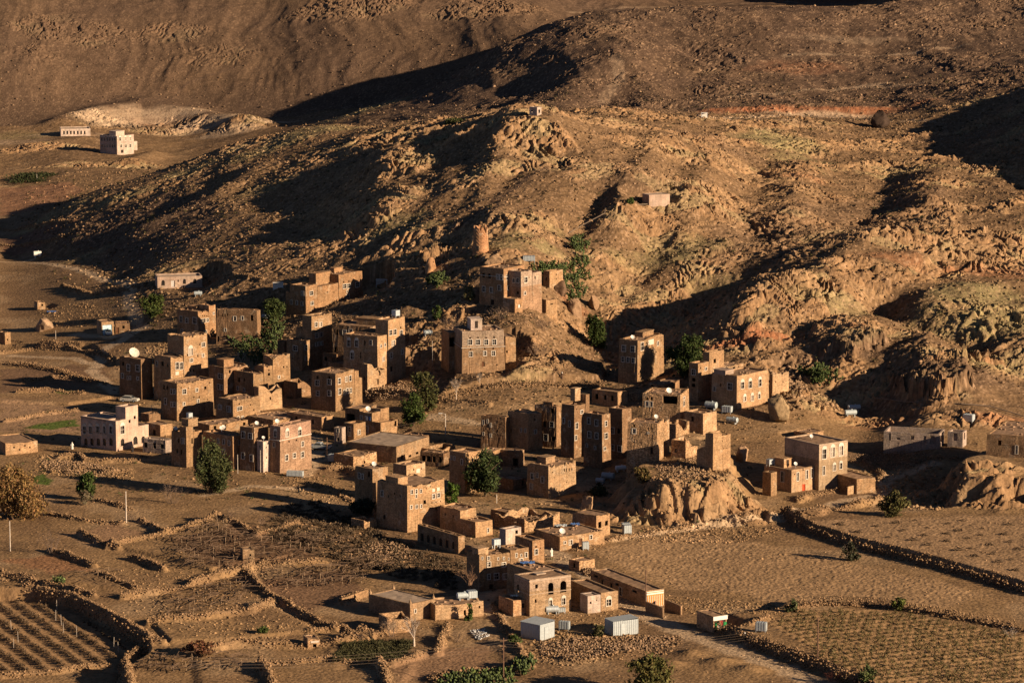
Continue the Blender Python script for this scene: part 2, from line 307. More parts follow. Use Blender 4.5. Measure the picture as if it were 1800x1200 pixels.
patch(DARK, [(85,440),(140,400),(210,360),(300,335),(375,345),(380,390),(350,430),(290,440),(240,460),(200,455),(170,440)], .75, 3)
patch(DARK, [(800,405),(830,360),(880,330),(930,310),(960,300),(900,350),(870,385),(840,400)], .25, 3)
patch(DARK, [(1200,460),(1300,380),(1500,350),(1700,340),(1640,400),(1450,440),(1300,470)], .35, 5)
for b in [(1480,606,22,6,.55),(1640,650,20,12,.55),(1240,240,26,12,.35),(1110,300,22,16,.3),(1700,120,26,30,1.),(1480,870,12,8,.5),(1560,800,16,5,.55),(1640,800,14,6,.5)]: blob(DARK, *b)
for b in [(745,248,10,8,.9),(620,200,24,18,.8),(570,225,20,12,.8),(500,250,14,10,.7),(450,270,12,10,.7),(330,300,12,8,.7),(215,345,12,8,.7),(100,375,18,10,.6),(60,400,16,8,.5),
          (640,370,8,6,.5),(700,395,10,7,.7),(730,400,8,5,.8),(560,420,10,5,.5),(880,430,8,6,.6),(930,420,12,6,.7),(960,400,7,5,.5),
          (1370,250,15,22,1.0),(1410,280,12,8,.7),(1180,450,12,10,.75),(1230,430,10,8,.6),(1120,470,12,6,.5),(1250,500,10,6,.5),(1780,560,18,22,.9),(1720,520,16,16,.85),(1650,560,10,10,.6),(1480,540,16,6,.5),
          (1420,520,10,5,.5),(1740,640,10,10,.6),(40,240,20,14,.5),(1600,300,14,10,.4),(470,330,12,8,.5),(140,455,14,5,.4),(310,470,14,5,.4)]: blob(GREEN, *b)
for b in [(1420,192,36,5,.6),(1560,195,24,5,.5),(1350,188,20,3,.7),(1260,196,10,3,.6),(1300,605,10,4,1.0),(1345,590,9,3,1.0),(1420,310,10,6,.4),(1745,640,4,4,.7),(1500,575,5,2,.5),(270,215,16,6,.5),(1010,540,5,4,.5),
          (1700,475,30,5,.5),(1600,450,14,5,.4),(1760,740,14,6,.5),(1560,745,10,5,.4),(1400,120,22,14,.35),(660,540,6,4,.3)]: blob(RED, *b)
for b in [(1460,203,22,3.5,.95),(1535,150,10,2.5,.8),(1330,207,18,3,.55),(1400,212,16,4,.4),(480,215,12,4,.8),(180,208,18,12,1.),(235,205,14,10,.7),(300,205,24,9,.85),(370,215,24,12,.8),(20,250,20,10,.5),(400,232,16,10,.7),(120,235,20,10,.4),(340,232,20,8,.5),(1490,70,24,6,.3)]: blob(PALE, *b)
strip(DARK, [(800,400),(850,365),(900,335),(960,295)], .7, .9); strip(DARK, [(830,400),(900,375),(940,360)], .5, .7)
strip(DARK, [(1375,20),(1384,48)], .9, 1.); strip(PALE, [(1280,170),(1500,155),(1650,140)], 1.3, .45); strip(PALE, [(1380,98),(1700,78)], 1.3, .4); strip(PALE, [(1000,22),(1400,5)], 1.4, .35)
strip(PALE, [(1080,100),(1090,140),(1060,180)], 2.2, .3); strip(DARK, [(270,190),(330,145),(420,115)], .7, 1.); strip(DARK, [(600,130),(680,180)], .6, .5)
strip(PALE, [(1238,206),(1330,205),(1420,205),(1530,206)], 3.0, 1.0); strip(RED, [(1235,195),(1350,192),(1430,191),(1560,193)], 2.0, 1.0); strip(PALE, [(1640,215),(1560,213),(1500,212)], 1.6, .5)
def C(*a): return np.array(a, np.float32)
n1 = fbm(XX / 40, YY / 40, 4, 111); n2 = fbm(XX / 6, YY / 5, 4, 115); n3 = fbm(XX / 1.4, YY / 1.3, 3, 119)
colr = C(.155, .096, .052) * np.ones(H.shape + (1,), np.float32)
def mixc(m, c):
    global colr
    m = np.clip(m, 0, 1)[..., None]; colr = colr * (1 - m) + C(*c) * m
mixc(SOIL, (.232, .144, .072)); mixc(SOIL * sstep(n1, -.1, .35), (.180, .110, .058)); nb = fbm(XX / 17 + 5, YY / 22, 3, 113); mixc(SOIL * sstep(nb, .05, .35) * .8, (.270, .178, .100)); mixc(SOIL * sstep(-nb, .1, .4) * .7, (.150, .092, .050))
mixc(sstep(BED, .15, .7) * (.75 + .5 * n2), (.252, .158, .084)); mixc(sstep(BED, .2, .6) * (ROCKT > .62) * .6, (.215, .125, .064)); mixc(sstep(BED, .2, .6) * (ROCKT < .2) * .5, (.245, .190, .100))
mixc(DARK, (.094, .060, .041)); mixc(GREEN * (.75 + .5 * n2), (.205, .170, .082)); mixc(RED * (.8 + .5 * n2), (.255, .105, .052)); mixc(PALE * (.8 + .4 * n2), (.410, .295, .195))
# cultivated plots
for pts, c in [([(1040,965),(1130,945),(1215,935),(1330,955),(1480,985),(1600,1010),(1740,1045),(1600,1062),(1480,1048),(1400,1056),(1300,1040),(1190,1035),(1100,1000)], (.292,.184,.098)),
               ([(1420,915),(1800,905),(1960,905),(1960,1048),(1800,1040),(1600,978)], (.272,.172,.095)), ([(1350,1095),(1400,1070),(1530,1070),(1800,1118),(1960,1140),(1960,1300),(1560,1300),(1480,1180)], (.245,.153,.078)),
               ([(-40,1045),(60,1042),(200,1095),(240,1140),(200,1170),(-40,1190)], (.225,.137,.070)), ([(0,985),(120,970),(165,1003),(90,1008)], (.225,.118,.060)),
               ([(110,940),(200,920),(280,940),(190,965)], (.250,.150,.085)), ([(0,650),(130,640),(200,660),(130,690),(0,690)], (.160,.095,.055)), ([(0,700),(120,715),(210,735),(130,760),(0,760)], (.250,.155,.090)),
               ([(300,950),(430,920),(560,950),(560,985),(380,1000)], (.150,.088,.050)), ([(450,1020),(600,1000),(640,1040),(520,1080)], (.170,.100,.058)),
               ([(0,330),(120,320),(150,335),(60,370),(0,380)], (.235,.125,.070)), ([(0,420),(60,405),(140,385),(120,400),(60,440),(0,445)], (.15,.082,.05)), ([(690,1160),(760,1140),(850,1130),(880,1170),(800,1190),(700,1195)], (.215,.128,.073))]:
    m = np.zeros(H.shape, np.float32); patch(m, pts, 1.0, 1.2, .8); mixc(m, c)
g = np.zeros(H.shape, np.float32)
patch(g, [(40,752),(70,745),(135,736),(136,748),(90,754)], 1., .6, .5); patch(g, [(55,840),(75,832),(95,845),(85,852),(60,850)], 1., .5, .5)
patch(g, [(100,690),(110,682),(130,688),(120,694)], .6, .8, .5)
mixc(g, (.075, .105, .022))
# tracks
tr = np.zeros(H.shape, np.float32)
for pts, w in [([(1005,990),(1055,1022),(1102,1064),(1176,1100),(1285,1140),(1395,1182),(1450,1208)], 2.4), ([(60,462),(150,478),(230,500),(225,530),(240,560),(255,575),(200,592),(130,588)], 1.6), ([(250,575),(180,620),(160,650),(200,690)], 1.7),
               ([(1060,950),(1160,935),(1280,918),(1400,895),(1470,884),(1550,868),(1560,840),(1640,815)], 1.6), ([(360,870),(440,855),(540,860)], 1.4), ([(880,1085),(840,1060),(870,1035)], 2.0), ([(570,790),(555,770),(560,800),(530,835)], 2.0),
               ([(960,960),(985,985),(1010,995)], 2.2), ([(760,735),(840,745),(760,730)], 1.5), ([(60,455),(0,460)], 1.4), ([(20,625),(130,630),(160,640)], 1.3)]:
    strip(tr, pts, w, 1.0)
mixc(tr * .95, (.370, .262, .165))
colr *= (1 + .30 * n2 + .22 * n3 + .15 * n1)[..., None]
f1, f2, c = worley(XX / .75, YY / .75, 131)
spk = (c > .60) * (f1 < .40) * (1 - .75 * SOIL) * (1 - .7 * tr) * (1 - .6 * fm)
mixc(spk * (c > .86) * .75, (.075, .046, .030)); mixc(spk * (c <= .86) * .5, (.36, .235, .145))
colr = np.clip(colr, .012, .7)
# plough clods and smooth tracks
pl = np.zeros(H.shape, np.float32); patch(pl, [(1040,965),(1215,935),(1480,985),(1740,1045),(1600,1062),(1400,1056),(1190,1035),(1100,1000)], 1., .8, .5)
patch(pl, [(1420,915),(1960,905),(1960,1048),(1600,978)], .6, .8, .5); patch(pl, [(0,985),(120,970),(165,1003),(90,1008)], .7, .8, .5)
f1, f2, c = worley((XX + .5 * YY) / 1.0, (YY - .5 * XX) / .8, 141)
H += pl * (.15 * c * (f1 < .5) * (1 - f1 * 2) + .10 * fbm(XX / .9, YY / .9, 2, 145))
rows_p = np.zeros(H.shape, np.float32); patch(rows_p, [(1350,1095),(1400,1070),(1530,1070),(1800,1118),(1960,1140),(1960,1300),(1560,1300),(1480,1180)], 1., .6, .3)
va, vb_ = hit(1400, 1110), hit(1600, 1090); vdd = Vector((vb_.x - va.x, vb_.y - va.y, 0)).normalized(); vx0, vy0 = np.mean(wpts([(1352,1098),(1400,1072),(1530,1072),(1600,1080),(1830,1124),(1830,1300),(1560,1300),(1440,1170)]), 0)
H += rows_p * .17 * np.cos(((YY - vy0) * vdd.x - (XX - vx0) * vdd.y) * 2 * np.pi / 2.4)
rl = np.zeros(H.shape, np.float32); patch(rl, [(-40,1045),(60,1042),(200,1095),(240,1140),(200,1170),(-40,1190)], 1., .8, .3)
A0, A1 = hit(10, 1060), hit(150, 1160); ang = math.atan2(A1.y - A0.y, A1.x - A0.x); LROW = (math.cos(ang), math.sin(ang))
H += rl * .14 * np.sin((-XX * LROW[1] + YY * LROW[0]) * 2 * np.pi / 3.2)

WL = [
 ('high terrace wall in deep shade running from the road bend down to the right edge', [(1372,905),(1430,938),(1505,962),(1600,985),(1700,1012),(1830,1048)], 1.5, True),
 ('low stone wall along the upper edge of the right vineyard, sunlit at its left end', [(1385,1070),(1440,1062),(1530,1064),(1600,1072),(1700,1090),(1830,1114)], 1.4, True),
 ('shaded roadside wall holding the right vineyard above the dirt road', [(1235,1100),(1345,1142),(1440,1176),(1530,1212)], 2.0, True),
 ('sunlit retaining wall under the road left of the olive bush', [(1400,912),(1440,905),(1490,893),(1550,884)], 1.8, False),
 ('stone wall along the path under the rock knoll', [(1010,968),(1075,950),(1130,938),(1215,925)], .7, False),
 ('long shaded wall on the right side of the left ploughed rows', [(45,1030),(130,1048),(215,1092),(258,1118),(262,1140)], 2.4, True),
 ('big sunlit rubble wall end below the left ploughed rows', [(212,1172),(245,1150),(285,1132)], 1.6, False),
 ('shaded short wall at the bottom edge by the left rubble wall', [(214,1172),(226,1190),(230,1215)], 2.0, False),
 ('low wall at the foot of the left ploughed rows', [(0,1190),(100,1182),(190,1168)], .9, False),
 ('sunlit wall between the left ploughed rows and the bare vines', [(262,1098),(350,1088),(440,1076),(480,1062)], 1.3, False),
 ('broad stone bank running up right above the small bare vine plots', [(215,1052),(290,1042),(360,1022),(440,1004),(470,985)], 1.5, False),
 ('sunlit wall under the bare brown shrub, topping the vine plot', [(190,964),(240,948),(295,936),(345,920),(385,908)], 1.0, False),
 ('dark wall going down right from the pale pole', [(246,916),(268,924),(290,934)], 1.1, False),
 ('short dark wall right of the lone bare shrub', [(140,940),(170,953),(208,966)], 1.2, False),
 ('dark wall under the lone bare shrub at left', [(88,968),(125,982),(166,997)], 1.2, False),
 ('dark wall left of the vine plot with posts', [(230,982),(262,992),(288,1003)], 1.3, False),
 ('dark curved wall at the top corner of the large vine plot', [(380,908),(415,922),(450,942)], 1.3, False),
 ('short sunlit wall above the trellis below the shaded scrub', [(450,942),(485,930),(522,922)], 1.3, False),
 ('dark edge wall between the stone bank and the middle plot', [(0,1012),(50,1022),(110,1036),(165,1048)], 1.4, False),
 ('sunlit wall across the middle of the lower terraces', [(430,1004),(480,994),(570,990)], 1.1, False),
 ('dark zigzag wall dropping toward the small lintel hut', [(435,1010),(462,1040),(500,1062),(540,1085),(590,1108)], 1.2, False),
 ('broken wall beside the finial house yard', [(600,1062),(630,1050),(645,1044)], 1.4, False),
 ('long sunlit rubble wall left of the lintel hut', [(352,1142),(420,1133),(480,1134),(540,1137)], 1.5, False),
 ('sunlit rubble wall right of the lintel hut under bare shrubs', [(562,1135),(600,1128),(650,1122),(690,1108)], 1.8, False),
 ('wall at the bottom edge left of the striped rows', [(458,1168),(520,1166),(590,1158)], 1.2, False),
 ('dark short wall going down at the bottom edge left of centre', [(456,1168),(470,1186),(480,1210)], 1.8, False),
 ('wall below the striped rows', [(590,1162),(640,1168),(692,1170),(740,1152)], 1.0, False),
 ('dark short wall below the right end of the striped rows', [(664,1165),(676,1182),(684,1210)], 1.6, False),
 ('steep little wall by the fig tree and the striped rows', [(788,1098),(778,1120),(768,1150)], 1.4, False),
 ('curving path wall left of the rubbish heap', [(868,1062),(880,1090),(905,1130),(932,1172)], .8, False),
 ('wall around the cactus patch at the bottom edge', [(752,1196),(790,1186),(850,1180),(905,1165)], .9, False),
 ('terrace wall in shade below the four windowed house', [(770,706),(830,690),(920,676),(1060,678)], 1.6, True),
 ('rubble wall in sunlight below the shaded garden terrace', [(640,692),(700,690),(770,702),(860,712)], 1.0, False),
 ('low field wall at the left edge below the little hut', [(0,622),(60,612),(140,610)], .9, False),
 ('dark field wall at far left among the shaded plots', [(0,640),(60,645),(110,655),(150,672)], 1.2, True),
 ('sunlit low wall left of the dark tower house', [(30,690),(90,688),(146,692)], 1.0, False),
 ('low wall in front of the cream villa', [(105,805),(140,800),(150,812),(245,812)], .9, False),
 ('tumbled wall by the yellow tree at left', [(90,830),(150,826),(190,832),(232,828)], .9, False),
 ('heaped wall left of the bungalow road', [(110,505),(160,520),(215,510),(240,508)], 1.2, False),
 ('wall on the slope beside the cactus and the watchtower', [(912,420),(935,424),(965,416)], 1.0, False),
 ('yard wall around the lower house with the red door', [(1402,882),(1450,868),(1470,866)], 1.4, False),
 ('curving garden wall right of the pale villa', [(1545,848),(1552,836),(1530,822),(1497,812)], 1.0, False),
 ('low wall on the slope right of the golden stone house', [(1305,910),(1345,902),(1392,893)], .6, False),
 ('sunlit terrace wall across the left fields below the track', [(40,672),(100,664),(150,668),(190,676)], .9, False),
 ('low terrace wall curving under the garage track', [(70,606),(120,612),(170,622),(200,640)], .9, False),
 ('upper terrace wall in shade at far left', [(0,432),(60,428),(110,418)], .8, False),
 ('second terrace wall in shade at far left', [(0,405),(70,398),(130,388)], .8, False),
 ('field wall between the green strip and the cream villa', [(10,742),(70,730),(134,722)], .8, False),
 ('low wall of the plot below the yellow tree', [(90,905),(150,916),(215,922)], .8, False),
 ('short wall below the lone round bush', [(168,880),(200,886),(232,896)], .8, False),
 ('broken wall along the brush slope below the pink topped house', [(540,850),(580,862),(622,882)], .9, False),
 ('low wall between bare plots left of the stone bank', [(170,1006),(205,1020),(240,1036)], .8, False),
 ('low wall closing the plot below the zigzag wall', [(545,1112),(600,1104),(640,1112)], .8, False),
 ('terrace wall on the slope above the bungalow', [(362,492),(410,486),(460,492)], .9, False),
 ('terrace wall below the large red mud house', [(545,560),(600,552),(640,540)], 1.2, False),
 ('terrace wall in the shaded gully right of the four windowed house', [(930,650),(990,640),(1060,646)], .9, False),
 ('rubble wall below the unfinished shells', [(1560,812),(1620,806),(1690,808)], 1.2, False),
 ('low wall along the lane right of the shop booth', [(1282,1104),(1320,1096),(1350,1086)], .9, False),
 ('rubble wall below the silver pickup', [(575,826),(610,824),(632,838)], 1.4, False),
]
WL2 = []
for lab, pts, h, ret in WL:                                   # the earth core the stones are heaped on
    pw = wpts(pts); WL2.append(pw); s = box_sub(pw, 3); d = line_d(pw, XX[s], YY[s]); wv = .75 + .35 * gnoise(XX[s] / 4, YY[s] / 4, 77)
    H[s] += (.12 if ret else .5) * h * np.clip(1.3 + 2.2 * gnoise(XX[s] / 7, YY[s] / 7, 79), .15, 1.2) * (1 + .5 * gnoise(XX[s] / 3, YY[s] / 3, 78)) * np.exp(-(d / wv) ** 4)

def node(nt, t, **kw):
    n = nt.nodes.new(t)
    for k, v in kw.items():
        if k.startswith('i_'):
            key = k[2:]; n.inputs[int(key) if key.isdigit() else key].default_value = v
        else: setattr(n, k, v)
    return n
def new_mat(name, rough=1.0, spec=0.05):
    m = bpy.data.materials.new(name); m.use_nodes = True; nt = m.node_tree
    b = nt.nodes['Principled BSDF']; b.inputs['Roughness'].default_value = rough; b.inputs['Specular IOR Level'].default_value = spec
    return m, nt, b
gm, nt, b = new_mat('stony_ground')
at = node(nt, 'ShaderNodeAttribute', attribute_name='albedo')
geo = node(nt, 'ShaderNodeNewGeometry')
nz = node(nt, 'ShaderNodeTexNoise', i_Scale=1.1, i_Detail=5.0, i_Roughness=.7); nt.links.new(geo.outputs['Position'], nz.inputs['Vector'])
mr = node(nt, 'ShaderNodeMapRange', i_1=.3, i_2=.7, i_3=.62, i_4=1.38); nt.links.new(nz.outputs['Fac'], mr.inputs[0])
mx = node(nt, 'ShaderNodeMix', data_type='RGBA', blend_type='MULTIPLY'); mx.inputs[0].default_value = 1.0
nt.links.new(at.outputs['Color'], mx.inputs[6]); nt.links.new(mr.outputs[0], mx.inputs[7]); nt.links.new(mx.outputs[2], b.inputs['Base Color'])
vz = node(nt, 'ShaderNodeTexVoronoi', i_Scale=1.6); nt.links.new(geo.outputs['Position'], vz.inputs['Vector'])
ad = node(nt, 'ShaderNodeMath', operation='SUBTRACT'); nt.links.new(nz.outputs['Fac'], ad.inputs[0]); nt.links.new(vz.outputs['Distance'], ad.inputs[1])
bp = node(nt, 'ShaderNodeBump', i_Strength=.5, i_Distance=.18); nt.links.new(ad.outputs[0], bp.inputs['Height']); nt.links.new(bp.outputs[0], b.inputs['Normal'])

def grid_mesh(name, X, Y, Z, cols, mat):
    nc, nr = X.shape
    me = bpy.data.meshes.new(name); n = nc * nr
    co = np.empty((n, 3), np.float32); co[:, 0] = X.ravel(); co[:, 1] = Y.ravel(); co[:, 2] = Z.ravel()
    me.vertices.add(n); me.vertices.foreach_set('co', co.ravel())
    i = np.arange(nc - 1)[:, None] * nr + np.arange(nr - 1)[None, :]
    q = np.stack([i, i + nr, i + nr + 1, i + 1], -1).reshape(-1, 4).astype(np.int32)
    me.loops.add(q.size); me.loops.foreach_set('vertex_index', q.ravel())
    me.polygons.add(len(q)); me.polygons.foreach_set('loop_start', np.arange(0, q.size, 4, dtype=np.int32))
    me.polygons.foreach_set('use_smooth', (BED[:-1, :-1] < .2).ravel())
    me.update(calc_edges=True)
    a = me.color_attributes.new('albedo', 'FLOAT_COLOR', 'POINT')
    cc = np.ones((n, 4), np.float32); cc[:, :3] = cols.reshape(-1, 3); a.data.foreach_set('color', cc.ravel())
    me.materials.append(mat)
    o = bpy.data.objects.new(name, me); COL.objects.link(o); return o
# ------------------------------------------------------------------ mesh helpers and materials
rng = random.Random(11)
class MB:
    """collects faces and links them as one mesh object"""
    def __init__(s): s.v = []; s.f = []; s.k = {}
    def p(s, x, y, z):
        k = (round(x, 4), round(y, 4), round(z, 4)); i = s.k.get(k)
        if i is None: i = len(s.v); s.k[k] = i; s.v.append((x, y, z))
        return i
    def face(s, *pts): s.f.append([s.p(*q) for q in pts])
    def box(s, x0, x1, y0, y1, z0, z1):
        b = len(s.v); s.v += [(x, y, z) for z in (z0, z1) for x, y in ((x0, y0), (x1, y0), (x1, y1), (x0, y1))]
        s.f += [[b+3, b+2, b+1, b], [b+4, b+5, b+6, b+7]] + [[b+i, b+(i+1) % 4, b+4+(i+1) % 4, b+4+i] for i in range(4)]
    def obox(s, c, hx, hy, hz, rz=0, tilt=0):
        b = len(s.v); cz, sz = math.cos(rz), math.sin(rz)
        for z in (-hz, hz):
            for x, y in ((-hx, -hy), (hx, -hy), (hx, hy), (-hx, hy)):
                s.v.append((c[0] + x * cz - y * sz, c[1] + x * sz + y * cz, c[2] + z + tilt * x))
        s.f += [[b+3, b+2, b+1, b], [b+4, b+5, b+6, b+7]] + [[b+i, b+(i+1) % 4, b+4+(i+1) % 4, b+4+i] for i in range(4)]
    def tube(s, p0, p1, r0, r1=None, n=6, cap=True):
        r1 = r0 if r1 is None else r1; p0, p1 = Vector(p0), Vector(p1); d = (p1 - p0)
        if d.length < 1e-6: return
        d.normalize(); a = d.orthogonal().normalized(); c = d.cross(a); b = len(s.v)
        for P, r in ((p0, r0), (p1, r1)):
            for i in range(n):
                t = 2 * math.pi * i / n; q = P + (a * math.cos(t) + c * math.sin(t)) * r; s.v.append(tuple(q))
        s.f += [[b+i, b+(i+1) % n, b+n+(i+1) % n, b+n+i] for i in range(n)]
        if cap: s.f += [[b+i for i in reversed(range(n))], [b+n+i for i in range(n)]]
    def lathe(s, prof_, n=16, c=(0, 0, 0), axis='z'):
        b = len(s.v); m = len(prof_)
        for r, h in prof_:
            for i in range(n):
                t = 2 * math.pi * i / n; x, y = r * math.cos(t), r * math.sin(t)
                q = (x, y, h) if axis == 'z' else (h, x, y)
                s.v.append((c[0] + q[0], c[1] + q[1], c[2] + q[2]))
        for j in range(m - 1):
            s.f += [[b+j*n+i, b+j*n+(i+1) % n, b+(j+1)*n+(i+1) % n, b+(j+1)*n+i] for i in range(n)]
    def build(s, name, m, parent=None, loc=None, smooth=False):
        me = bpy.data.meshes.new(name); me.from_pydata(s.v, [], s.f); me.materials.append(m)
        if smooth: me.polygons.foreach_set('use_smooth', [True] * len(me.polygons))
        me.update(); o = bpy.data.objects.new(name, me); COL.objects.link(o)
        if parent: o.parent = parent
        if loc is not None: o.location = loc
        return o
def np_mesh(name, V, F, mat, attr=None, smooth=False):
    """a mesh from numpy triangles or quads"""
    me = bpy.data.meshes.new(name); V = np.asarray(V, np.float32); F = np.asarray(F, np.int32); k = F.shape[1]
    me.vertices.add(len(V)); me.vertices.foreach_set('co', V.ravel())
    me.loops.add(F.size); me.loops.foreach_set('vertex_index', F.ravel())
    me.polygons.add(len(F)); me.polygons.foreach_set('loop_start', np.arange(0, F.size, k, dtype=np.int32))
    if smooth: me.polygons.foreach_set('use_smooth', np.ones(len(F), bool))
    me.update(calc_edges=True)
    if attr is not None:
        a = me.color_attributes.new('albedo', 'FLOAT_COLOR', 'POINT'); c = np.ones((len(V), 4), np.float32); c[:, :3] = attr; a.data.foreach_set('color', c.ravel())
    me.materials.append(mat); return me
def link(name, me, parent=None):
    o = bpy.data.objects.new(name, me); COL.objects.link(o)
    if parent: o.parent = parent
    return o
def thing(name, label, cat, loc=(0, 0, 0), rz=0.0, group=None):
    o = bpy.data.objects.new(name, None); o.empty_display_size = .5; COL.objects.link(o)
    o.location = loc; o.rotation_euler = (0, 0, rz); o['label'] = label; o['category'] = cat; o['kind'] = 'thing'
    if group: o['group'] = group
    return o
def tag(o, label, cat, group=None, kind=None):
    o['label'] = label; o['category'] = cat
    if group: o['group'] = group
    o['kind'] = kind or 'thing'
    return o

MATS = {}
def flat_mat(name, c, rough=.8, spec=.1, metal=0.0, var=.25, scale=3.0):
    if name in MATS: return MATS[name]
    m, nt, b = new_mat(name, rough, spec); b.inputs['Metallic'].default_value = metal
    tc = node(nt, 'ShaderNodeTexCoord'); nz = node(nt, 'ShaderNodeTexNoise', i_Scale=scale, i_Detail=4.0); nt.links.new(tc.outputs['Object'], nz.inputs['Vector'])
    mr = node(nt, 'ShaderNodeMapRange', i_1=.3, i_2=.7, i_3=1 - var, i_4=1 + var); nt.links.new(nz.outputs['Fac'], mr.inputs[0])
    oi = node(nt, 'ShaderNodeObjectInfo'); m2 = node(nt, 'ShaderNodeMapRange', i_3=.88, i_4=1.12); nt.links.new(oi.outputs['Random'], m2.inputs[0])
    mu = node(nt, 'ShaderNodeMath', operation='MULTIPLY'); nt.links.new(mr.outputs[0], mu.inputs[0]); nt.links.new(m2.outputs[0], mu.inputs[1])
    mx = node(nt, 'ShaderNodeMix', data_type='RGBA', blend_type='MULTIPLY'); mx.inputs[0].default_value = 1; mx.inputs[6].default_value = (*c, 1)
    nt.links.new(mu.outputs[0], mx.inputs[7]); nt.links.new(mx.outputs[2], b.inputs['Base Color']); MATS[name] = m; return m
def wall_mat(name, c, c2=None, stone=1.0, split=None):
    """courses of mud brick or rubble with stains; split = (height, other colour above it)"""
    if name in MATS: return MATS[name]
    m, nt, b = new_mat(name, .95, .05); tc = node(nt, 'ShaderNodeTexCoord')
    mp = node(nt, 'ShaderNodeMapping'); mp.inputs['Scale'].default_value = (3.4, 3.4, 6.5); nt.links.new(tc.outputs['Object'], mp.inputs['Vector'])
    vo = node(nt, 'ShaderNodeTexVoronoi', i_Scale=1.0); nt.links.new(mp.outputs[0], vo.inputs['Vector'])
    sep = node(nt, 'ShaderNodeSeparateColor'); nt.links.new(vo.outputs['Color'], sep.inputs[0])
    n1 = node(nt, 'ShaderNodeTexNoise', i_Scale=.35, i_Detail=5.0, i_Roughness=.65); nt.links.new(tc.outputs['Object'], n1.inputs['Vector'])
    n2 = node(nt, 'ShaderNodeTexNoise', i_Scale=1.0, i_Detail=3.0); ms = node(nt, 'ShaderNodeMapping'); ms.inputs['Scale'].default_value = (2.2, 2.2, .22)
    nt.links.new(tc.outputs['Object'], ms.inputs['Vector']); nt.links.new(ms.outputs[0], n2.inputs['Vector'])
    def rng_(sock, a, b_):
        r = node(nt, 'ShaderNodeMapRange', i_1=.25, i_2=.75, i_3=a, i_4=b_); nt.links.new(sock, r.inputs[0]); return r.outputs[0]
    def mul(a, b_):
        q = node(nt, 'ShaderNodeMath', operation='MULTIPLY'); nt.links.new(a, q.inputs[0]); nt.links.new(b_, q.inputs[1]); return q.outputs[0]
    oi = node(nt, 'ShaderNodeObjectInfo'); orr = node(nt, 'ShaderNodeMapRange', i_3=.78, i_4=1.16); nt.links.new(oi.outputs['Random'], orr.inputs[0])
    k = mul(mul(rng_(sep.outputs[0], 1 - .22 * stone, 1 + .22 * stone), rng_(n1.outputs['Fac'], .62, 1.30)), mul(rng_(n2.outputs['Fac'], .82, 1.12), orr.outputs[0]))
    base = node(nt, 'ShaderNodeMix', data_type='RGBA'); base.inputs[6].default_value = (*c, 1); base.inputs[7].default_value = (*(c2 or (c[0] * 1.05, c[1] * .88, c[2] * .8)), 1)
    if split:
        sx = node(nt, 'ShaderNodeSeparateXYZ'); nt.links.new(tc.outputs['Object'], sx.inputs[0])
        g = node(nt, 'ShaderNodeMath', operation='GREATER_THAN'); g.inputs[1].default_value = split; nt.links.new(sx.outputs[2], g.inputs[0]); nt.links.new(g.outputs[0], base.inputs[0])
    else:
        nt.links.new(rng_(n1.outputs['Color'], 0, 1), base.inputs[0])
    n3 = node(nt, 'ShaderNodeTexNoise', i_Scale=.55, i_Detail=2.0); mo = node(nt, 'ShaderNodeVectorMath', operation='ADD'); nt.links.new(tc.outputs['Object'], mo.inputs[0]); nt.links.new(oi.outputs['Location'], mo.inputs[1]); nt.links.new(mo.outputs[0], n3.inputs['Vector'])
    pm = node(nt, 'ShaderNodeMapRange', i_1=.60, i_2=.66, i_3=0, i_4=.55); nt.links.new(n3.outputs['Fac'], pm.inputs[0])     # patches of old mud plaster
    pl_ = node(nt, 'ShaderNodeMix', data_type='RGBA'); pl_.inputs[7].default_value = (.33, .245, .165, 1); nt.links.new(pm.outputs[0], pl_.inputs[0]); nt.links.new(base.outputs[2], pl_.inputs[6]); base = pl_
    mx = node(nt, 'ShaderNodeMix', data_type='RGBA', blend_type='MULTIPLY'); mx.inputs[0].default_value = 1
    nt.links.new(base.outputs[2], mx.inputs[6]); nt.links.new(k, mx.inputs[7]); nt.links.new(mx.outputs[2], b.inputs['Base Color'])
    bp = node(nt, 'ShaderNodeBump', i_Strength=.5 * stone, i_Distance=.08); nt.links.new(vo.outputs['Distance'], bp.inputs['Height']); bp.invert = True; nt.links.new(bp.outputs[0], b.inputs['Normal'])
    MATS[name] = m; return m
MUD = wall_mat('mud_brick', (.264, .177, .100)); REDM = wall_mat('red_mud_brick', (.258, .163, .090)); PALEM = wall_mat('pale_stone', (.284, .200, .120))
RUBB = wall_mat('rubble_stone', (.264, .178, .102), stone=1.7); CREAM = wall_mat('cream_plaster', (.370, .290, .230), stone=.35); GREYB = wall_mat('grey_block', (.270, .225, .190), stone=.7)
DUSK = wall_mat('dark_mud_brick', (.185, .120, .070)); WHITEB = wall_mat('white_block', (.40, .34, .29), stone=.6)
ROOF = flat_mat('mud_roof', (.235, .150, .095), .95, .05, var=.35, scale=1.2); CONC = flat_mat('concrete_roof', (.31, .235, .175), .9, .05, var=.2, scale=.8)
GYPS = flat_mat('white_gypsum', (.44, .385, .32), .9, .05, var=.15); DARKP = flat_mat('dark_pane', (.022, .018, .016), .25, .4, var=.1)
CURT = flat_mat('pale_curtain_pane', (.30, .25, .20), .6, .2, var=.3); DOORD = flat_mat('dark_door', (.030, .020, .015), .8); DOORB = flat_mat('brown_door', (.12, .055, .028), .8)
DOORR = flat_mat('red_door', (.45, .055, .020), .6); DOORBL = flat_mat('pale_blue_metal', (.36, .50, .56), .5, .3); DOORW = flat_mat('white_door', (.5, .47, .44), .6)
STEEL = flat_mat('galvanised_steel', (.42, .45, .46), .45, .4, .55, var=.15); SHEET = flat_mat('grey_sheet_metal', (.34, .37, .38), .55, .3, .3, var=.12)
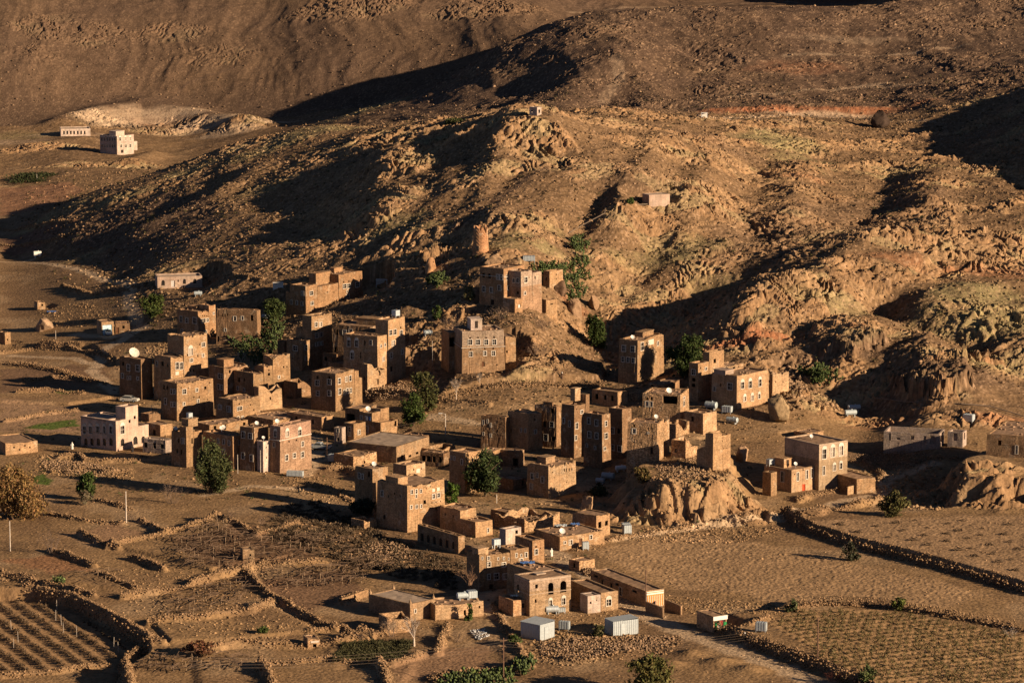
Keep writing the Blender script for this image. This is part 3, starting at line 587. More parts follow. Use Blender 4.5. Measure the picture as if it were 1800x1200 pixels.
TANKP = flat_mat('tank_paint', (.33, .37, .38), .5, .3, .2, var=.15); TIMB = flat_mat('weathered_timber', (.11, .07, .045), .9); WOODP = flat_mat('pole_wood', (.13, .075, .05), .9); CONCP = flat_mat('pale_pole_concrete', (.42, .36, .30), .9)
WHITEP = flat_mat('white_paint', (.56, .53, .48), .5, .3, var=.08); GLASS = flat_mat('car_glass', (.03, .035, .04), .1, .5, var=.05); RUBBER = flat_mat('black_rubber', (.02, .02, .02), .9)
BLUE = flat_mat('blue_tarpaulin', (.05, .10, .24), .6); GRN = flat_mat('green_cloth', (.03, .22, .07), .8); REDC = flat_mat('dark_red_cloth', (.22, .03, .03), .8); ORANGE = flat_mat('orange_paint', (.50, .20, .04), .7); PINKP = flat_mat('pink_plaster', (.30, .145, .105), .9)

# ------------------------------------------------------------------ houses
def px_scale(P): return FPX / (P.y * math.cos(PITCH) - (P.z - CAMZ) * math.sin(PITCH))
def jit(x, y, z, a): 
    h = math.sin(x * 12.9898 + y * 78.233 + z * 37.719) * 43758.5453; return (h - math.floor(h) - .5) * 2 * a
def house(name, label, cat, u, vb, ul, ur, vt, phi, mat=None, blocks=None, wins=(), z=None, auto=None, rag=.2, roof=True, roofmat=None, base=-3.0, depthL=None, depthR=None,
          par=.35, bands=(), at=None, rough=.05, group=None, seed=None, yard=0, overhang=False, sec=None, lintel=False):
    """one building: front corner at photo pixel (u, vb), its two seen faces reach to columns ul and ur, eaves at row vt, phi = bearing of its right face"""
    rg = random.Random(seed if seed is not None else int(u * 31 + vb * 17)); ph = R(phi); mat = mat or MUD
    P = at or hit(u, vb); s = px_scale(P); kz = s * .985
    L = depthL or (u - ul) / s / math.cos(ph); W = depthR or (ur - u) / s / math.sin(ph); Hh = (vb - vt) / kz
    root = thing(name, label, cat, P, math.pi / 2 - ph, group); rag *= 1.35
    ex = Vector((math.sin(ph), math.cos(ph), 0)); ey = Vector((-math.cos(ph), math.sin(ph), 0))
    if not at:                                                        # the slope is cut back to a building pad
        fp = [tuple((P + ex * a_ + ey * b_)[:2]) for a_, b_ in ((-.5, -.5), (W + .5, -.5), (W + .5, L + .5), (-.5, L + .5))]
        sl = box_sub(fp, 7); sdp = poly_sd(fp, XX[sl], YY[sl]); H[sl] = np.where(sdp > -6, np.minimum(H[sl], P.z + .1 + np.maximum(0, -sdp - 1.6) * .8), H[sl])
    if yard:                                                          # level ground kept open before the front
        cs_ = [P, P + ex * W, P + ey * L]; lo_ = min(cs_, key=lambda q: q.x / q.y); hi_ = max(cs_, key=lambda q: q.x / q.y)
        fp = [(lo_.x, lo_.y), (hi_.x, hi_.y), (hi_.x * (hi_.y - yard) / hi_.y, hi_.y - yard), (lo_.x * (lo_.y - yard) / lo_.y, lo_.y - yard)]
        sl = box_sub(fp, 9); sdp = poly_sd(fp, XX[sl], YY[sl]); H[sl] = np.where(sdp > -8, np.minimum(H[sl], P.z + .05 + np.maximum(0, -sdp) * .55), H[sl])
    bl = [(l0 * L, l1 * L, r0 * W, r1 * W, h / kz) for l0, l1, r0, r1, h in (blocks or [(0, 1, 0, 1, vb - vt)])]
    # openings in wall coordinates: (face, along, height, width, height, type)
    ops = []
    for w in wins:
        x, y, ww, wh, ty = w[:5]
        if z: x, y, ww, wh = z[0] + x / z[2], z[1] + y / z[2], ww / z[2], wh / z[2]
        fc = w[5] if len(w) > 5 else ('L' if x < u else 'R')
        if fc == 'L': a = (u - x) / s / math.cos(ph); q = P + ey * a; wd = ww / s / math.cos(ph)
        else: a = (x - u) / s / math.sin(ph); q = P + ex * a; wd = ww / s / math.sin(ph)
        vv = project(*q)[1]; ops.append((fc, a, (vv - y) / kz, wd, wh / kz, ty))
    if auto:
        for fc, (nr, nc, ty) in auto.items():
            ln = L if fc == 'L' else W
            for i in range(nr):
                for j in range(nc):
                    if rg.random() < .22: continue
                    a = ln * (j + .5 + rg.uniform(-.14, .14)) / nc; t = Hh * (i + .62 + rg.uniform(-.05, .05)) / nr if nr > 1 else Hh * .55
                    k = rg.choice(ty); ops.append((fc, a, t, rg.uniform(.62, .95), rg.uniform(.95, 1.35), k))
    wall = MB(); roofs = MB(); soft = mat not in (CREAM, GREYB, WHITEB) and rag > 0
    kb = .0045 if soft else 0; lx, ly = (rg.uniform(-.010, .010), rg.uniform(-.010, .010)) if soft else (0, 0)
    for bi, (l0, l1, r0, r1, h) in enumerate(bl):
        e = .002 + .0035 * bi; l0 += e; l1 -= e; r0 += e; r1 -= e
        zt = h; zr = h - par; mx_, my_ = (r0 + r1) / 2, (l0 + l1) / 2
        def LN(x, y, t): q = max(t, -1.0); return (mx_ + (x - mx_) * (1 - kb * q) + lx * q, my_ + (y - my_) * (1 - kb * q) + ly * q, t)   # walls lean in a little
        sides = {'R': ((r0, l0), (r1, l0), (0, -1)), 'B1': ((r1, l0), (r1, l1), (1, 0)), 'B2': ((r1, l1), (r0, l1), (0, 1)), 'L': ((r0, l1), (r0, l0), (-1, 0))}
        for fc, (A, B, nrm) in sides.items():
            ln = math.hypot(B[0] - A[0], B[1] - A[1]); dx, dy = (B[0] - A[0]) / ln, (B[1] - A[1]) / ln
            mine = []
            for o in ops:
                if o[0] != fc: continue
                a = o[1]
                if fc == 'R':
                    if not (r0 - .01 <= a <= r1 + .01): continue
                    if any(b2[0] < l0 - .05 and b2[2] - .01 <= a <= b2[3] + .01 and b2[4] > o[2] for k2, b2 in enumerate(bl) if k2 != bi): continue
                    c = a - r0
                else:
                    if not (l0 - .01 <= a <= l1 + .01): continue
                    if any(b2[2] < r0 - .05 and b2[0] - .01 <= a <= b2[1] + .01 and b2[4] > o[2] for k2, b2 in enumerate(bl) if k2 != bi): continue
                    c = l1 - a
                hw = o[3] / 2
                s0, s1, t0, t1 = c - hw, c + hw, o[2] - o[4] / 2, o[2] + o[4] / 2
                if s0 < .15 or s1 > ln - .15 or t1 > h - .2 or t0 < -2.5: 
                    s0 = max(s0, .16); s1 = min(s1, ln - .16); t1 = min(t1, h - .25)
                    if s1 - s0 < .2 or t1 - t0 < .2: continue
                if any(s0 < m[1] + .06 and s1 > m[0] - .06 and t0 < m[3] + .06 and t1 > m[2] - .06 for m in mine): continue
                mine.append((s0, s1, t0, t1, o[5]))
            cut = [m for m in mine if m[4] not in 'p']
            S = sorted(set([0, ln] + [round(q, 3) for m in cut for q in m[:2]])); T = sorted(set([base, h] + [round(q, 3) for m in cut for q in m[2:4]]))
            def fill(v, step):
                out = [v[0]]
                for q in v[1:]:
                    n = max(1, int((q - out[-1]) / step)); b0 = out[-1]
                    out += [b0 + (q - b0) * i / n for i in range(1, n + 1)]
                return out
            S = fill(S, 1.1); T = fill(T, 1.6)
            def topz(q):
                x, y = A[0] + dx * q, A[1] + dy * q
                j = jit(round(x, 1), round(y, 1), bi, 1.0); k = jit(round(x / 2.2), round(y / 2.2), bi + 3, 1.0)
                return h - rag * max(0, .55 * j + .75 * k) if rag else h
            def pt(q, t, dep=0.0):
                x, y = A[0] + dx * q, A[1] + dy * q
                if t >= h - 1e-6: t = topz(q)
                off = jit(round(q, 2), round(t, 2), bi + ord(fc[0]), rough) if 0.01 < q < ln - .01 else 0
                return LN(x + nrm[0] * (off - dep), y + nrm[1] * (off - dep), t)
            for i in range(len(S) - 1):
                for j in range(len(T) - 1):
                    cs, ct = (S[i] + S[i+1]) / 2, (T[j] + T[j+1]) / 2
                    if any(m[0] < cs < m[1] and m[2] < ct < m[3] for m in cut): continue
                    wall.face(pt(S[i], T[j]), pt(S[i+1], T[j]), pt(S[i+1], T[j+1]), pt(S[i], T[j+1]))
            for m in cut:                                              # reveals
                q = [(m[0], m[2]), (m[1], m[2]), (m[1], m[3]), (m[0], m[3])]
                for k in range(4):
                    a_, b_ = q[k], q[(k + 1) % 4]
                    f0 = pt(round(a_[0], 3), round(a_[1], 3)); f1_ = pt(round(b_[0], 3), round(b_[1], 3))
                    g0 = (f0[0] - nrm[0] * .32, f0[1] - nrm[1] * .32, f0[2]); g1 = (f1_[0] - nrm[0] * .32, f1_[1] - nrm[1] * .32, f1_[2])
                    wall.face(f0, g0, g1, f1_)
            th = .38                                                  # parapet top and inner side
            for i in range(len(S) - 1):
                o0, o1 = pt(S[i], h), pt(S[i+1], h)
                def inn(q, o):
                    x, y = A[0] + dx * min(max(q, th), ln - th) - nrm[0] * th, A[1] + dy * min(max(q, th), ln - th) - nrm[1] * th
                    return LN(x, y, o[2])
                i0, i1 = inn(S[i], o0), inn(S[i+1], o1)
                wall.face(o0, o1, i1, i0)
                lo = zr - .12 if roof else base
                if math.hypot(i1[0] - i0[0], i1[1] - i0[1]) > 1e-4: wall.face(i0, i1, (i1[0], i1[1], lo), (i0[0], i0[1], lo))
            # windows and doors: their own parts
            for m in mine:
                s0, s1, t0, t1, ty = m; cx, cy = A[0] + dx * (s0 + s1) / 2, A[1] + dy * (s0 + s1) / 2; hw = (s1 - s0) / 2
                rz = math.atan2(dy, dx)
                def W2(qs, t, out): return LN((A[0] + dx * qs) + nrm[0] * out, (A[1] + dy * qs) + nrm[1] * out, t)
                def slab(mb, q0, q1, z0, z1, o0, o1):
                    a = [W2(q0, z0, o1), W2(q1, z0, o1), W2(q1, z1, o1), W2(q0, z1, o1)]; b = [W2(q0, z0, o0), W2(q1, z0, o0), W2(q1, z1, o0), W2(q0, z1, o0)]
                    n = len(mb.v); mb.v += a + b
                    mb.f += [[n, n+1, n+2, n+3], [n+7, n+6, n+5, n+4]] + [[n+(i+1) % 4, n+i, n+4+i, n+4+(i+1) % 4] for i in range(4)]
                def arch(mb, zb, r_, hr, o0, o1):
                    N = 8; c = (s0 + s1) / 2; n = len(mb.v); pts = [(c + r_ * math.cos(math.pi * i / N), zb + hr * math.sin(math.pi * i / N)) for i in range(N + 1)]
                    mb.v += [W2(q, t, o1) for q, t in pts] + [W2(q, t, o0) for q, t in pts]
                    mb.f.append(list(range(n, n + N + 1))); 
                    for i in range(N): mb.f.append([n+i+1, n+i, n+N+1+i, n+N+2+i])
                    mb.f.append([n, n+N, n+2*N+1, n+N+1])
                fw = min(.12, .16 * (s1 - s0) + .02)
                if ty == 'p':
                    mb = MB(); slab(mb, s0, s1, t0, t1, -.05, rough + .03); mb.build('plaster_patch', GYPS, root); continue
                if ty == 'o': continue
                if ty in 'wakcA':
                    zt_ = t1
                    fr = MB()
                    if ty != 'A':
                        slab(fr, s0 - fw, s0, t0 - fw, zt_ + fw, -.05, rough + .035); slab(fr, s1, s1 + fw, t0 - fw, zt_ + fw, -.05, rough + .035)
                        slab(fr, s0, s1, t0 - fw, t0, -.05, rough + .035); slab(fr, s0, s1, zt_, zt_ + fw, -.05, rough + .035)
                        slab(fr, (s0 + s1) / 2 - .03, (s0 + s1) / 2 + .03, t0, zt_, -.17, -.10); slab(fr, s0, s1, (t0 + zt_) / 2 - .03, (t0 + zt_) / 2 + .03, -.18, -.11)
                        if ty == 'a': arch(fr, zt_ + fw, hw + fw, hw * .95 + fw, -.05, rough + .034)
                        f_ = fr.build('window', GYPS, root)
                    else:
                        for q in (-1, 1):                              # dark arched opening: spandrels close the corners of the hole
                            c = (s0 + s1) / 2; n = len(fr.v); N = 5
                            pts = [(c + q * hw * math.cos(math.pi / 2 * i / N), t1 - hw + hw * math.sin(math.pi / 2 * i / N)) for i in range(N + 1)] + [(c + q * hw, t1)]
                            if t1 - t0 > hw * 1.3: fr.v += [W2(a_, b_, -.01) for a_, b_ in pts]; fr.f.append(list(range(n, n + N + 2)) if q < 0 else list(reversed(range(n, n + N + 2))))
                        slab(fr, s0 - .02, s1 + .02, t0 - .1, t0, -.1, rough + .05)
                        f_ = fr.build('window', mat, root)
                    pn = MB(); slab(pn, s0 - .03, s1 + .03, t0 - .03, t1 + .03, -.30, -.20)
                    if not (ty == 'A' and sec == 'open'): pn.build('pane', CURT if (ty == 'k' or (ty in 'wa' and rg.random() < .18)) else DARKP, f_)
                else:
                    dm = {'d': DOORD, 'b': DOORB, 'r': DOORR, 'B': DOORBL, 'W': DOORW}[ty]
                    pn = MB(); slab(pn, s0 - .02, s1 + .02, t0 - .02, t1 + .02, -.26, -.18); slab(pn, (s0 + s1) / 2 - .03, (s0 + s1) / 2 + .03, t0 + .05, t1 - .05, -.18, -.15)
                    pn.build('door', dm, root)
        if roof:
            th = .30; nx = max(2, int((r1 - r0) / 1.2)); ny = max(2, int((l1 - l0) / 1.2))
            def rp(i, j):
                x = r0 + th + (r1 - r0 - 2 * th) * i / nx; y = l0 + th + (l1 - l0 - 2 * th) * j / ny
                return LN(x, y, zr + jit(round(x, 1), round(y, 1), bi, .05))
            for i in range(nx):
                for j in range(ny): roofs.face(rp(i, j), rp(i+1, j), rp(i+1, j+1), rp(i, j+1))
            if rg.random() < .75 and rag:                              # clods and bits of rubble lying on the mud roof belong to its surface
                for k in range(int((r1 - r0) * (l1 - l0) * .22)):
                    x, y = rg.uniform(r0 + .6, r1 - .6), rg.uniform(l0 + .6, l1 - .6)
                    if r1 - r0 > 1.4 and l1 - l0 > 1.4: roofs.obox((x, y, zr + .08), rg.uniform(.1, .35), rg.uniform(.1, .3), rg.uniform(.08, .2), rg.uniform(0, 3), rg.uniform(-.2, .2))
        if lintel:
            q = MB(); q.box(r0 - .06, r1 + .06, l0 - .06, l0 - .008, h - .45, h - .12); q.build('eaves_band', GYPS, root)
    wall.build('wall', mat, root)
    if roof: roofs.build('roof', roofmat or (CONC if mat in (CREAM, GREYB, WHITEB) else ROOF), root)
    for hb, t, m_ in bands:                                            # string courses round the two seen faces
        l0, l1, r0, r1, h = bl[0]; q = MB(); z0 = hb / kz
        q.box(r0 - .09, r1 + .05, l0 - .05, l0 + .35, z0, z0 + t); q.box(r0 - .05, r0 + .35, l0 + .352, l1, z0, z0 + t); q.build('string_course', m_, root)
    root['_s'] = s; del root['_s']
    return root, P, s, ex, ey, L, W
# ------------------------------------------------------------------ the village, building by building
Z1=(180,440,6); Z2=(180,600,5); Z3=(460,440,5.453); Z4=(440,600,4.8); Z5=(740,360,5); Z6=(740,540,5); Z7=(600,780,5.453); Z8=(830,640,5.453)
Z9=(1060,560,5); Z10=(1080,700,5.453); Z11=(1320,700,3.75); Z12=(800,860,5.453); Z13=(620,960,5); Z14=(860,960,4.0909); Z15=(0,680,4); Z0=(0,100,4)
HB = {}
def hs(key, *a, **k): HB[key] = house(*a, **k); return HB[key]
MH, SH = 'mud_brick_house', 'stone_house'
# --- upper left
hs('S1', 'plastered_bungalow', 'pale plastered one storey bungalow with dark arched openings at the foot of the left slope', 'house', 277, 508, 272.5, 354, 487, 78, CREAM, z=Z1, rag=0, par=.3, depthL=6.5,
   wins=[(640,343,34,56,'A'),(742,352,36,66,'W'),(796,322,12,24,'o'),(860,328,30,50,'A'),(968,326,32,50,'A')], sec='', yard=16)
hs('GA', 'garage', 'pale garage with a light blue metal door behind a white car', 'garage', 179, 590, 167, 199.5, 566, 68, PALEM, rag=0, z=None, wins=[(188.5,580,16,18,'B')], par=.2)
hs('GB', 'stone_shed', 'small brown shed with a brown door attached to the garage with blue door', 'shed', 203, 586, 200.5, 228, 568, 80, DUSK, wins=[(206,581,6,11,'b'),(217,575,4,5,'o')], par=.2, depthL=4)
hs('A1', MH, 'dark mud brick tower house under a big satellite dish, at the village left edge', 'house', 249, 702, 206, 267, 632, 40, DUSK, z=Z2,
   wins=[(165,195,20,34,'o'),(220,230,28,54,'w'),(312,235,32,54,'w'),(160,300,20,40,'w'),(212,320,12,28,'w'),(237,320,12,28,'w'),(312,325,18,24,'w')])
hs('A4', MH, 'reddish mud brick house with three white framed windows on its shaded side, below the bush', 'house', 349, 596, 308, 377.5, 548, 42, REDM, z=Z1, rag=.4, blocks=[(0,1,0,.62,48),(0,.5,.62,1,56),(.5,1,.62,1,48)],
   wins=[(815,725,26,60,'w'),(885,740,36,45,'w'),(975,740,44,60,'w'),(825,850,22,35,'w'),(1065,742,36,40,'w'),(1110,735,30,36,'w'),(1080,862,26,36,'w'),(1165,665,14,24,'w'),(1060,690,9,12,'o'),(1080,690,9,12,'o'),(1100,690,9,12,'o')], yard=6)
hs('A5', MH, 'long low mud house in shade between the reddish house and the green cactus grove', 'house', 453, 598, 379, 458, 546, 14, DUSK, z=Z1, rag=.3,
   wins=[(1253,683,14,26,'o'),(1285,680,14,26,'o'),(1314,680,14,26,'o'),(1395,720,30,46,'w'),(1478,715,24,40,'w'),(1582,715,30,60,'o'),(1290,838,22,28,'w'),(1208,935,26,60,'d')], yard=6)
hs('A2', MH, 'tall ruinous mud brick house with a big arched window in its raised tower', 'house', 301, 707, 267, 362, 628, 45, MUD, z=Z2, rag=.7, blocks=[(0,1,0,.34,79),(0,1,.34,1,112)],
   wins=[(465,195,18,40,'w'),(520,195,25,40,'o'),(575,215,14,30,'o'),(657,215,26,60,'w'),(692,215,26,60,'w'),(765,92,34,60,'a'),(870,120,18,28,'w'),(875,25,28,34,'w'),(845,25,10,14,'o'),(770,165,24,30,'w'),(655,280,28,30,'p'),(765,255,14,20,'o'),(788,255,14,20,'o'),(827,125,10,20,'o'),(740,120,10,16,'o')])
hs('A3', MH, 'square mud house with a wide sunlit face and rubble roof, before the ruinous tower', 'house', 311, 740, 279, 372, 674, 48, MUD, z=Z2, rag=.25,
   wins=[(522,400,18,35,'o'),(555,405,18,35,'o'),(602,440,18,40,'w'),(628,440,18,40,'w'),(541,525,22,50,'w'),(604,552,18,40,'w'),(630,552,18,40,'w'),(716,440,30,40,'w'),(820,425,18,28,'w'),(892,405,18,26,'o'),(829,522,16,26,'w'),(712,548,16,26,'w'),(690,408,8,14,'o'),(750,408,8,14,'o'),(908,508,8,10,'o'),(795,490,14,10,'o'),(840,488,10,16,'o'),(930,360,8,14,'o'),(880,590,8,20,'o'),(935,590,8,20,'o')])
hs('A6', MH, 'flat topped mud house in shade behind the house with white gypsum ovals', 'house', 394, 706, 364, 434, 646, 45, DUSK, z=Z2, rag=.5, wins=[(1018,398,20,44,'w'),(1047,402,18,40,'w'),(1035,305,40,40,'w'),(1120,265,14,30,'o')])
hs('A7', MH, 'broken mud house with a stepped roof and two small dark windows one above the other', 'house', 446, 706, 408, 507, 656, 43, MUD, z=Z2, rag=.6, blocks=[(0,1,0,.28,50),(0,.5,.28,.52,60),(0,.5,.52,1,74),(.5,1,.28,1,52)],
   wins=[(1190,335,22,40,'o'),(1243,335,14,26,'o'),(1180,410,16,30,'w'),(1240,425,16,26,'w'),(1458,288,18,24,'o'),(1458,252,12,12,'o'),(1539,312,16,22,'w'),(1580,222,10,16,'o'),(1608,220,10,16,'o')])
hs('A8', 'ruined_wall', 'roofless mud ruin with a sunlit front, right of the house with white ovals', 'ruin', 455, 722, 446, 495, 681, 62, PALEM, rag=1.4, roof=False, wins=[(475,700,3,5,'o')])
hs('A9', MH, 'small mud brick house with two white oval windows low on its sunlit face', 'house', 410, 744, 377, 455, 703, 45, MUD, z=Z2, rag=.35,
   wins=[(1025,575,32,36,'w'),(1110,595,34,46,'w'),(1110,548,12,16,'o'),(1204,588,40,30,'w'),(1189,672,16,24,'w'),(1226,668,16,24,'w'),(1204,548,12,14,'o'),(1295,555,8,16,'o'),(1320,600,8,16,'o')])
hs('A10', 'plastered_villa', 'cream plastered two storey villa with two rows of arched windows and a roof room', 'villa', 204.5, 793, 136, 255, 740, 38, CREAM, z=Z15, rag=0, par=.3, blocks=[(.28,1,0,.68,53),(0,.28,0,.30,53),(0,.28,.30,.68,74),(0,1,.68,1,36)],
   bands=[(27,.22,ROOF),(50,.22,ROOF)],
   wins=[(x,300,24,50,'a') for x in (573,620,677,733,780)]+[(x,385,26,50,'A') for x in (582,630,680,727,777)]+[(857,300,24,56,'a'),(857,388,22,50,'A'),(937,375,26,56,'A'),(985,368,22,46,'A'),(935,212,12,22,'o'),(903,240,12,22,'o')])
hs('A11', 'stone_shed', 'low dark shed with a sunlit end wall behind the cream villa', 'shed', 282, 767, 251, 302, 747, 46, MUD, par=.2, wins=[(270,760,6,10,'d')])
hs('A12', 'block_wall_shed', 'low grey block shed in shade at the right end of the cream villa', 'shed', 291, 798, 249, 301, 774, 25, GREYB, par=.2, auto={'L':(1,3,'o')})
hs('A15', 'low_mud_house', 'long low flat mud house behind the narrow house with the roof tank', 'house', 368, 764, 340, 432, 747, 50, MUD, par=.2, auto={'R':(1,4,'o')})
hs('A13', MH, 'narrow mud brick house carrying a small roof room with a water tank', 'house', 328, 822, 299, 353, 761, 40, MUD, z=Z2, rag=.15, blocks=[(.45,1,0,1,61),(0,.45,0,.45,72),(0,.45,.45,1,61)],
   wins=[(665,870,14,40,'o'),(700,870,16,46,'w'),(720,872,10,46,'w'),(650,960,14,40,'o'),(690,970,14,40,'o'),(795,870,26,50,'o')])
hs('A14', MH, 'mud brick house with a row of small windows directly behind the big dark green tree', 'house', 410, 825, 352, 433, 767, 42, REDM, z=Z2, rag=.1,
   wins=[(1008,870,18,36,'w'),(1063,880,18,40,'w'),(1115,892,18,40,'w'),(1063,965,18,40,'w'),(1210,885,26,36,'w'),(1212,1000,28,30,'w')])
hs('A18', 'low_mud_house', 'low dark mud house in the shade between the tree house and the slim white turret', 'house', 447, 828, 420, 470, 752, 30, DUSK, par=.2, auto={'L':(2,2,'wo')})
hs('A16', 'slim_turret', 'slim whitish plastered turret beside the pink topped house', 'turret', 463, 830, 451, 474.5, 776, 45, WHITEB, z=Z2, rag=0, par=.15, wins=[(1382,922,10,16,'o'),(1440,928,8,14,'w'),(1442,1020,8,16,'o')])
hs('A17', MH, 'three storey house with a pink plastered top floor and arched white windows', 'house', 492, 832, 472, 544, 750, 38, wall_mat('mud_brick_pink_top', (.265,.165,.105), (.30,.182,.125), split=6.9), z=Z4, rag=.05, par=.25, bands=[(57,.14,GYPS)],
   wins=[(205,780,24,50,'a'),(195,870,16,40,'w'),(304,778,24,46,'a'),(406,766,26,48,'a'),(428,862,18,40,'w'),(300,980,22,48,'w'),(362,960,22,40,'w'),(426,952,22,46,'w'),(320,842,10,16,'o'),(380,830,10,14,'o')])
hs('A19', 'ruined_wall', 'low tumbledown ruin with loose timbers on the terrace behind the pink topped house', 'ruin', 480, 752, 430, 535, 738, 45, RUBB, rag=.8, par=.2)
hs('A20', 'low_mud_house', 'low sunlit mud house with a pale flat roof above the silver pickup', 'house', 566, 757, 500, 586, 733, 40, MUD, rag=.1, par=.2, auto={'L':(1,2,'o')})
# --- upper middle
hs('B1', MH, 'large red mud house with a low middle wing between two towers, above the cactus grove', 'house', 538, 551, 501, 633, 503, 35, REDM, z=Z3, rag=.15, blocks=[(0,.8,0,.21,48),(.8,1,0,.21,36),(0,1,.21,.57,43),(0,1,.57,1,57)],
   wins=[(395,412,24,36,'w'),(278,497,18,36,'w'),(335,502,18,36,'w'),(387,510,20,36,'w'),(476,411,30,38,'w'),(480,508,24,32,'w'),(608,560,26,60,'d'),(774,342,30,40,'w'),(812,338,30,40,'w'),(895,325,36,46,'w'),(800,440,30,34,'w'),(800,510,26,40,'d'),(768,302,10,14,'o'),(816,295,10,14,'o'),(880,400,8,10,'o'),(910,405,8,10,'o'),(880,370,8,8,'o'),(797,392,10,22,'w'),(620,400,8,10,'o'),(680,402,8,10,'o')], yard=8)
hs('B2', MH, 'two part mud house, a front block with one white window and a taller block behind', 'house', 531.5, 652, 502, 582, 599, 40, MUD, z=Z3, rag=.25, blocks=[(0,1,0,.30,53),(0,.62,.30,1,93),(.62,1,.30,1,70)],
   wins=[(320,937,44,44,'w'),(345,990,10,14,'o'),(290,1030,8,12,'o'),(345,1030,8,12,'o'),(425,930,22,44,'w'),(424,1032,18,34,'w'),(470,925,16,30,'w'),(515,900,16,34,'w'),(540,893,16,34,'w'),(568,888,16,34,'w'),(515,710,24,40,'w'),(557,708,24,40,'w'),(520,815,26,40,'w'),(562,805,28,36,'w'),(600,770,8,14,'o'),(620,860,8,14,'o')])
hs('B2w', 'low_mud_house', 'low dark wing of mud brick beside the cactus grove, left of the two part house', 'house', 500, 634, 487, 506, 600, 40, DUSK, par=.2)
hs('B4', MH, 'wide shaded mud house with a rubble roof standing behind the tall arched window house', 'house', 652, 640, 583, 684, 575, 25, DUSK, rag=.4, auto={'L':(2,5,'owo')})
hs('B3', MH, 'tall mud house with arched windows and a higher corner carrying a white tank', 'house', 664.5, 680, 601, 711, 592, 30, MUD, z=Z3, rag=.15, blocks=[(0,1,0,.36,88),(0,.38,.36,1,112),(.38,1,.36,1,86)],
   wins=[(823,888,32,60,'a'),(902,892,32,60,'a'),(858,1010,32,62,'a'),(985,890,16,50,'o'),(1048,885,26,42,'w'),(944,1005,10,60,'o'),(1147,918,14,24,'w'),(1186,905,14,24,'w'),(1229,788,26,48,'w'),(1271,780,26,48,'w'),(1329,785,28,42,'w'),(1253,888,28,48,'w'),(1236,1005,22,48,'w'),(1168,1040,18,40,'w'),(1338,968,18,44,'w'),(1238,1135,22,50,'d'),(1328,735,12,18,'o'),(1330,840,12,18,'o'),(1330,875,12,18,'o')], yard=5)
hs('B6', 'ruined_tower', 'crumbling roofless mud ruin leaning on the foot of the tall tower house', 'ruin', 646, 690, 636, 676, 640, 50, PALEM, rag=3.2, roof=False, wins=[(666,655,6,10,'o'),(662,671,7,10,'o'),(640,665,3,6,'o')], seed=3)
hs('B5', MH, 'mud house with two rows of white framed windows, left of the leaning ruin', 'house', 590, 724, 545, 634, 657, 32, MUD, z=Z4, rag=.2, blocks=[(0,1,0,.72,67),(0,1,.72,.88,64),(0,.6,.88,1,50)],
   wins=[(556,350,34,42,'w'),(664,342,32,42,'w'),(563,437,26,40,'w'),(664,437,28,42,'w'),(558,302,16,24,'o'),(664,305,16,24,'o'),(750,335,20,46,'w'),(806,318,18,40,'w'),(838,310,18,44,'w'),(752,422,20,50,'w'),(790,428,14,40,'w'),(814,415,14,40,'w'),(840,412,14,40,'w')])
hs('B7a', 'low_mud_house', 'flat roofed mud house with an open dark bay, above the grey walled house', 'house', 632, 752, 606, 660, 719, 30, MUD, z=Z4, rag=0, par=.15, wins=[(845,640,70,60,'o')])
hs('B7b', MH, 'mud house with washing hung on its shaded side, above the big flat roof', 'house', 669, 768, 630, 698, 728, 38, MUD, z=Z4, rag=.1, blocks=[(0,.4,0,1,25),(.4,1,0,.5,40),(.4,1,.5,1,44)], wins=[(980,740,26,50,'w'),(1220,690,16,50,'o'),(930,640,16,30,'w')])
hs('B7c', MH, 'small mud house with a paired white window, above the big flat roof', 'house', 622, 778, 604, 642, 745, 40, MUD, z=Z4, rag=.1, wins=[(838,740,24,40,'w'),(838,780,24,30,'w'),(915,765,20,34,'w'),(805,755,10,24,'o')])
hs('B7d', 'block_house', 'narrow grey block house with two small white windows beside the silver pickup', 'house', 601, 780, 587, 607, 752, 25, GREYB, z=Z4, rag=0, par=.2, wins=[(738,748,18,32,'w'),(772,750,18,32,'w'),(740,825,20,30,'o'),(770,830,16,26,'o')])
hs('B8', 'flat_roofed_hall', 'wide low hall with the largest smooth flat concrete roof, in the village centre', 'hall', 697, 814, 606, 752, 785, 29, PALEM, rag=0, par=.12, roofmat=CONC, z=Z4, wins=[(1278,975,16,36,'d'),(1340,965,20,20,'o'),(1400,940,20,20,'o')])
hs('B9', 'stone_shed', 'low stone shed with a sunlit end wall in front of the wide flat roofed hall', 'shed', 621, 822, 585, 661, 802, 42, RUBB, par=.2, wins=[(640,812,3,5,'o')])
# --- hillside houses in the middle
hs('C1a', MH, 'dark red three storey house with tall white windows below the round watchtower', 'house', 886, 540, 842, 924, 473, 35, REDM, z=Z5, rag=.05, bands=[(52,.12,GYPS)],
   wins=[(550,740,26,46,'w'),(617,748,24,42,'w'),(691,730,26,42,'w'),(678,635,26,42,'w'),(710,640,22,42,'w'),(545,620,24,40,'o'),(600,625,24,40,'o'),(628,855,30,46,'d'),(758,640,10,40,'w'),(766,730,12,36,'w')], yard=6)
hs('C1b', SH, 'pale topped stone house joined to the right of the dark red house below the watchtower', 'house', 916, 545, 890, 953, 478, 38, wall_mat('stone_pale_top', (.27,.165,.10), (.30,.215,.155), split=5.6), z=Z5, rag=.15, blocks=[(0,1,0,.55,67),(0,.8,.55,1,62)],
   wins=[(815,665,22,34,'w'),(850,665,22,38,'w'),(850,775,18,28,'o'),(924,660,28,44,'w'),(914,777,18,26,'w'),(1005,640,10,26,'o'),(905,640,8,14,'o'),(955,640,8,14,'o')], yard=6)
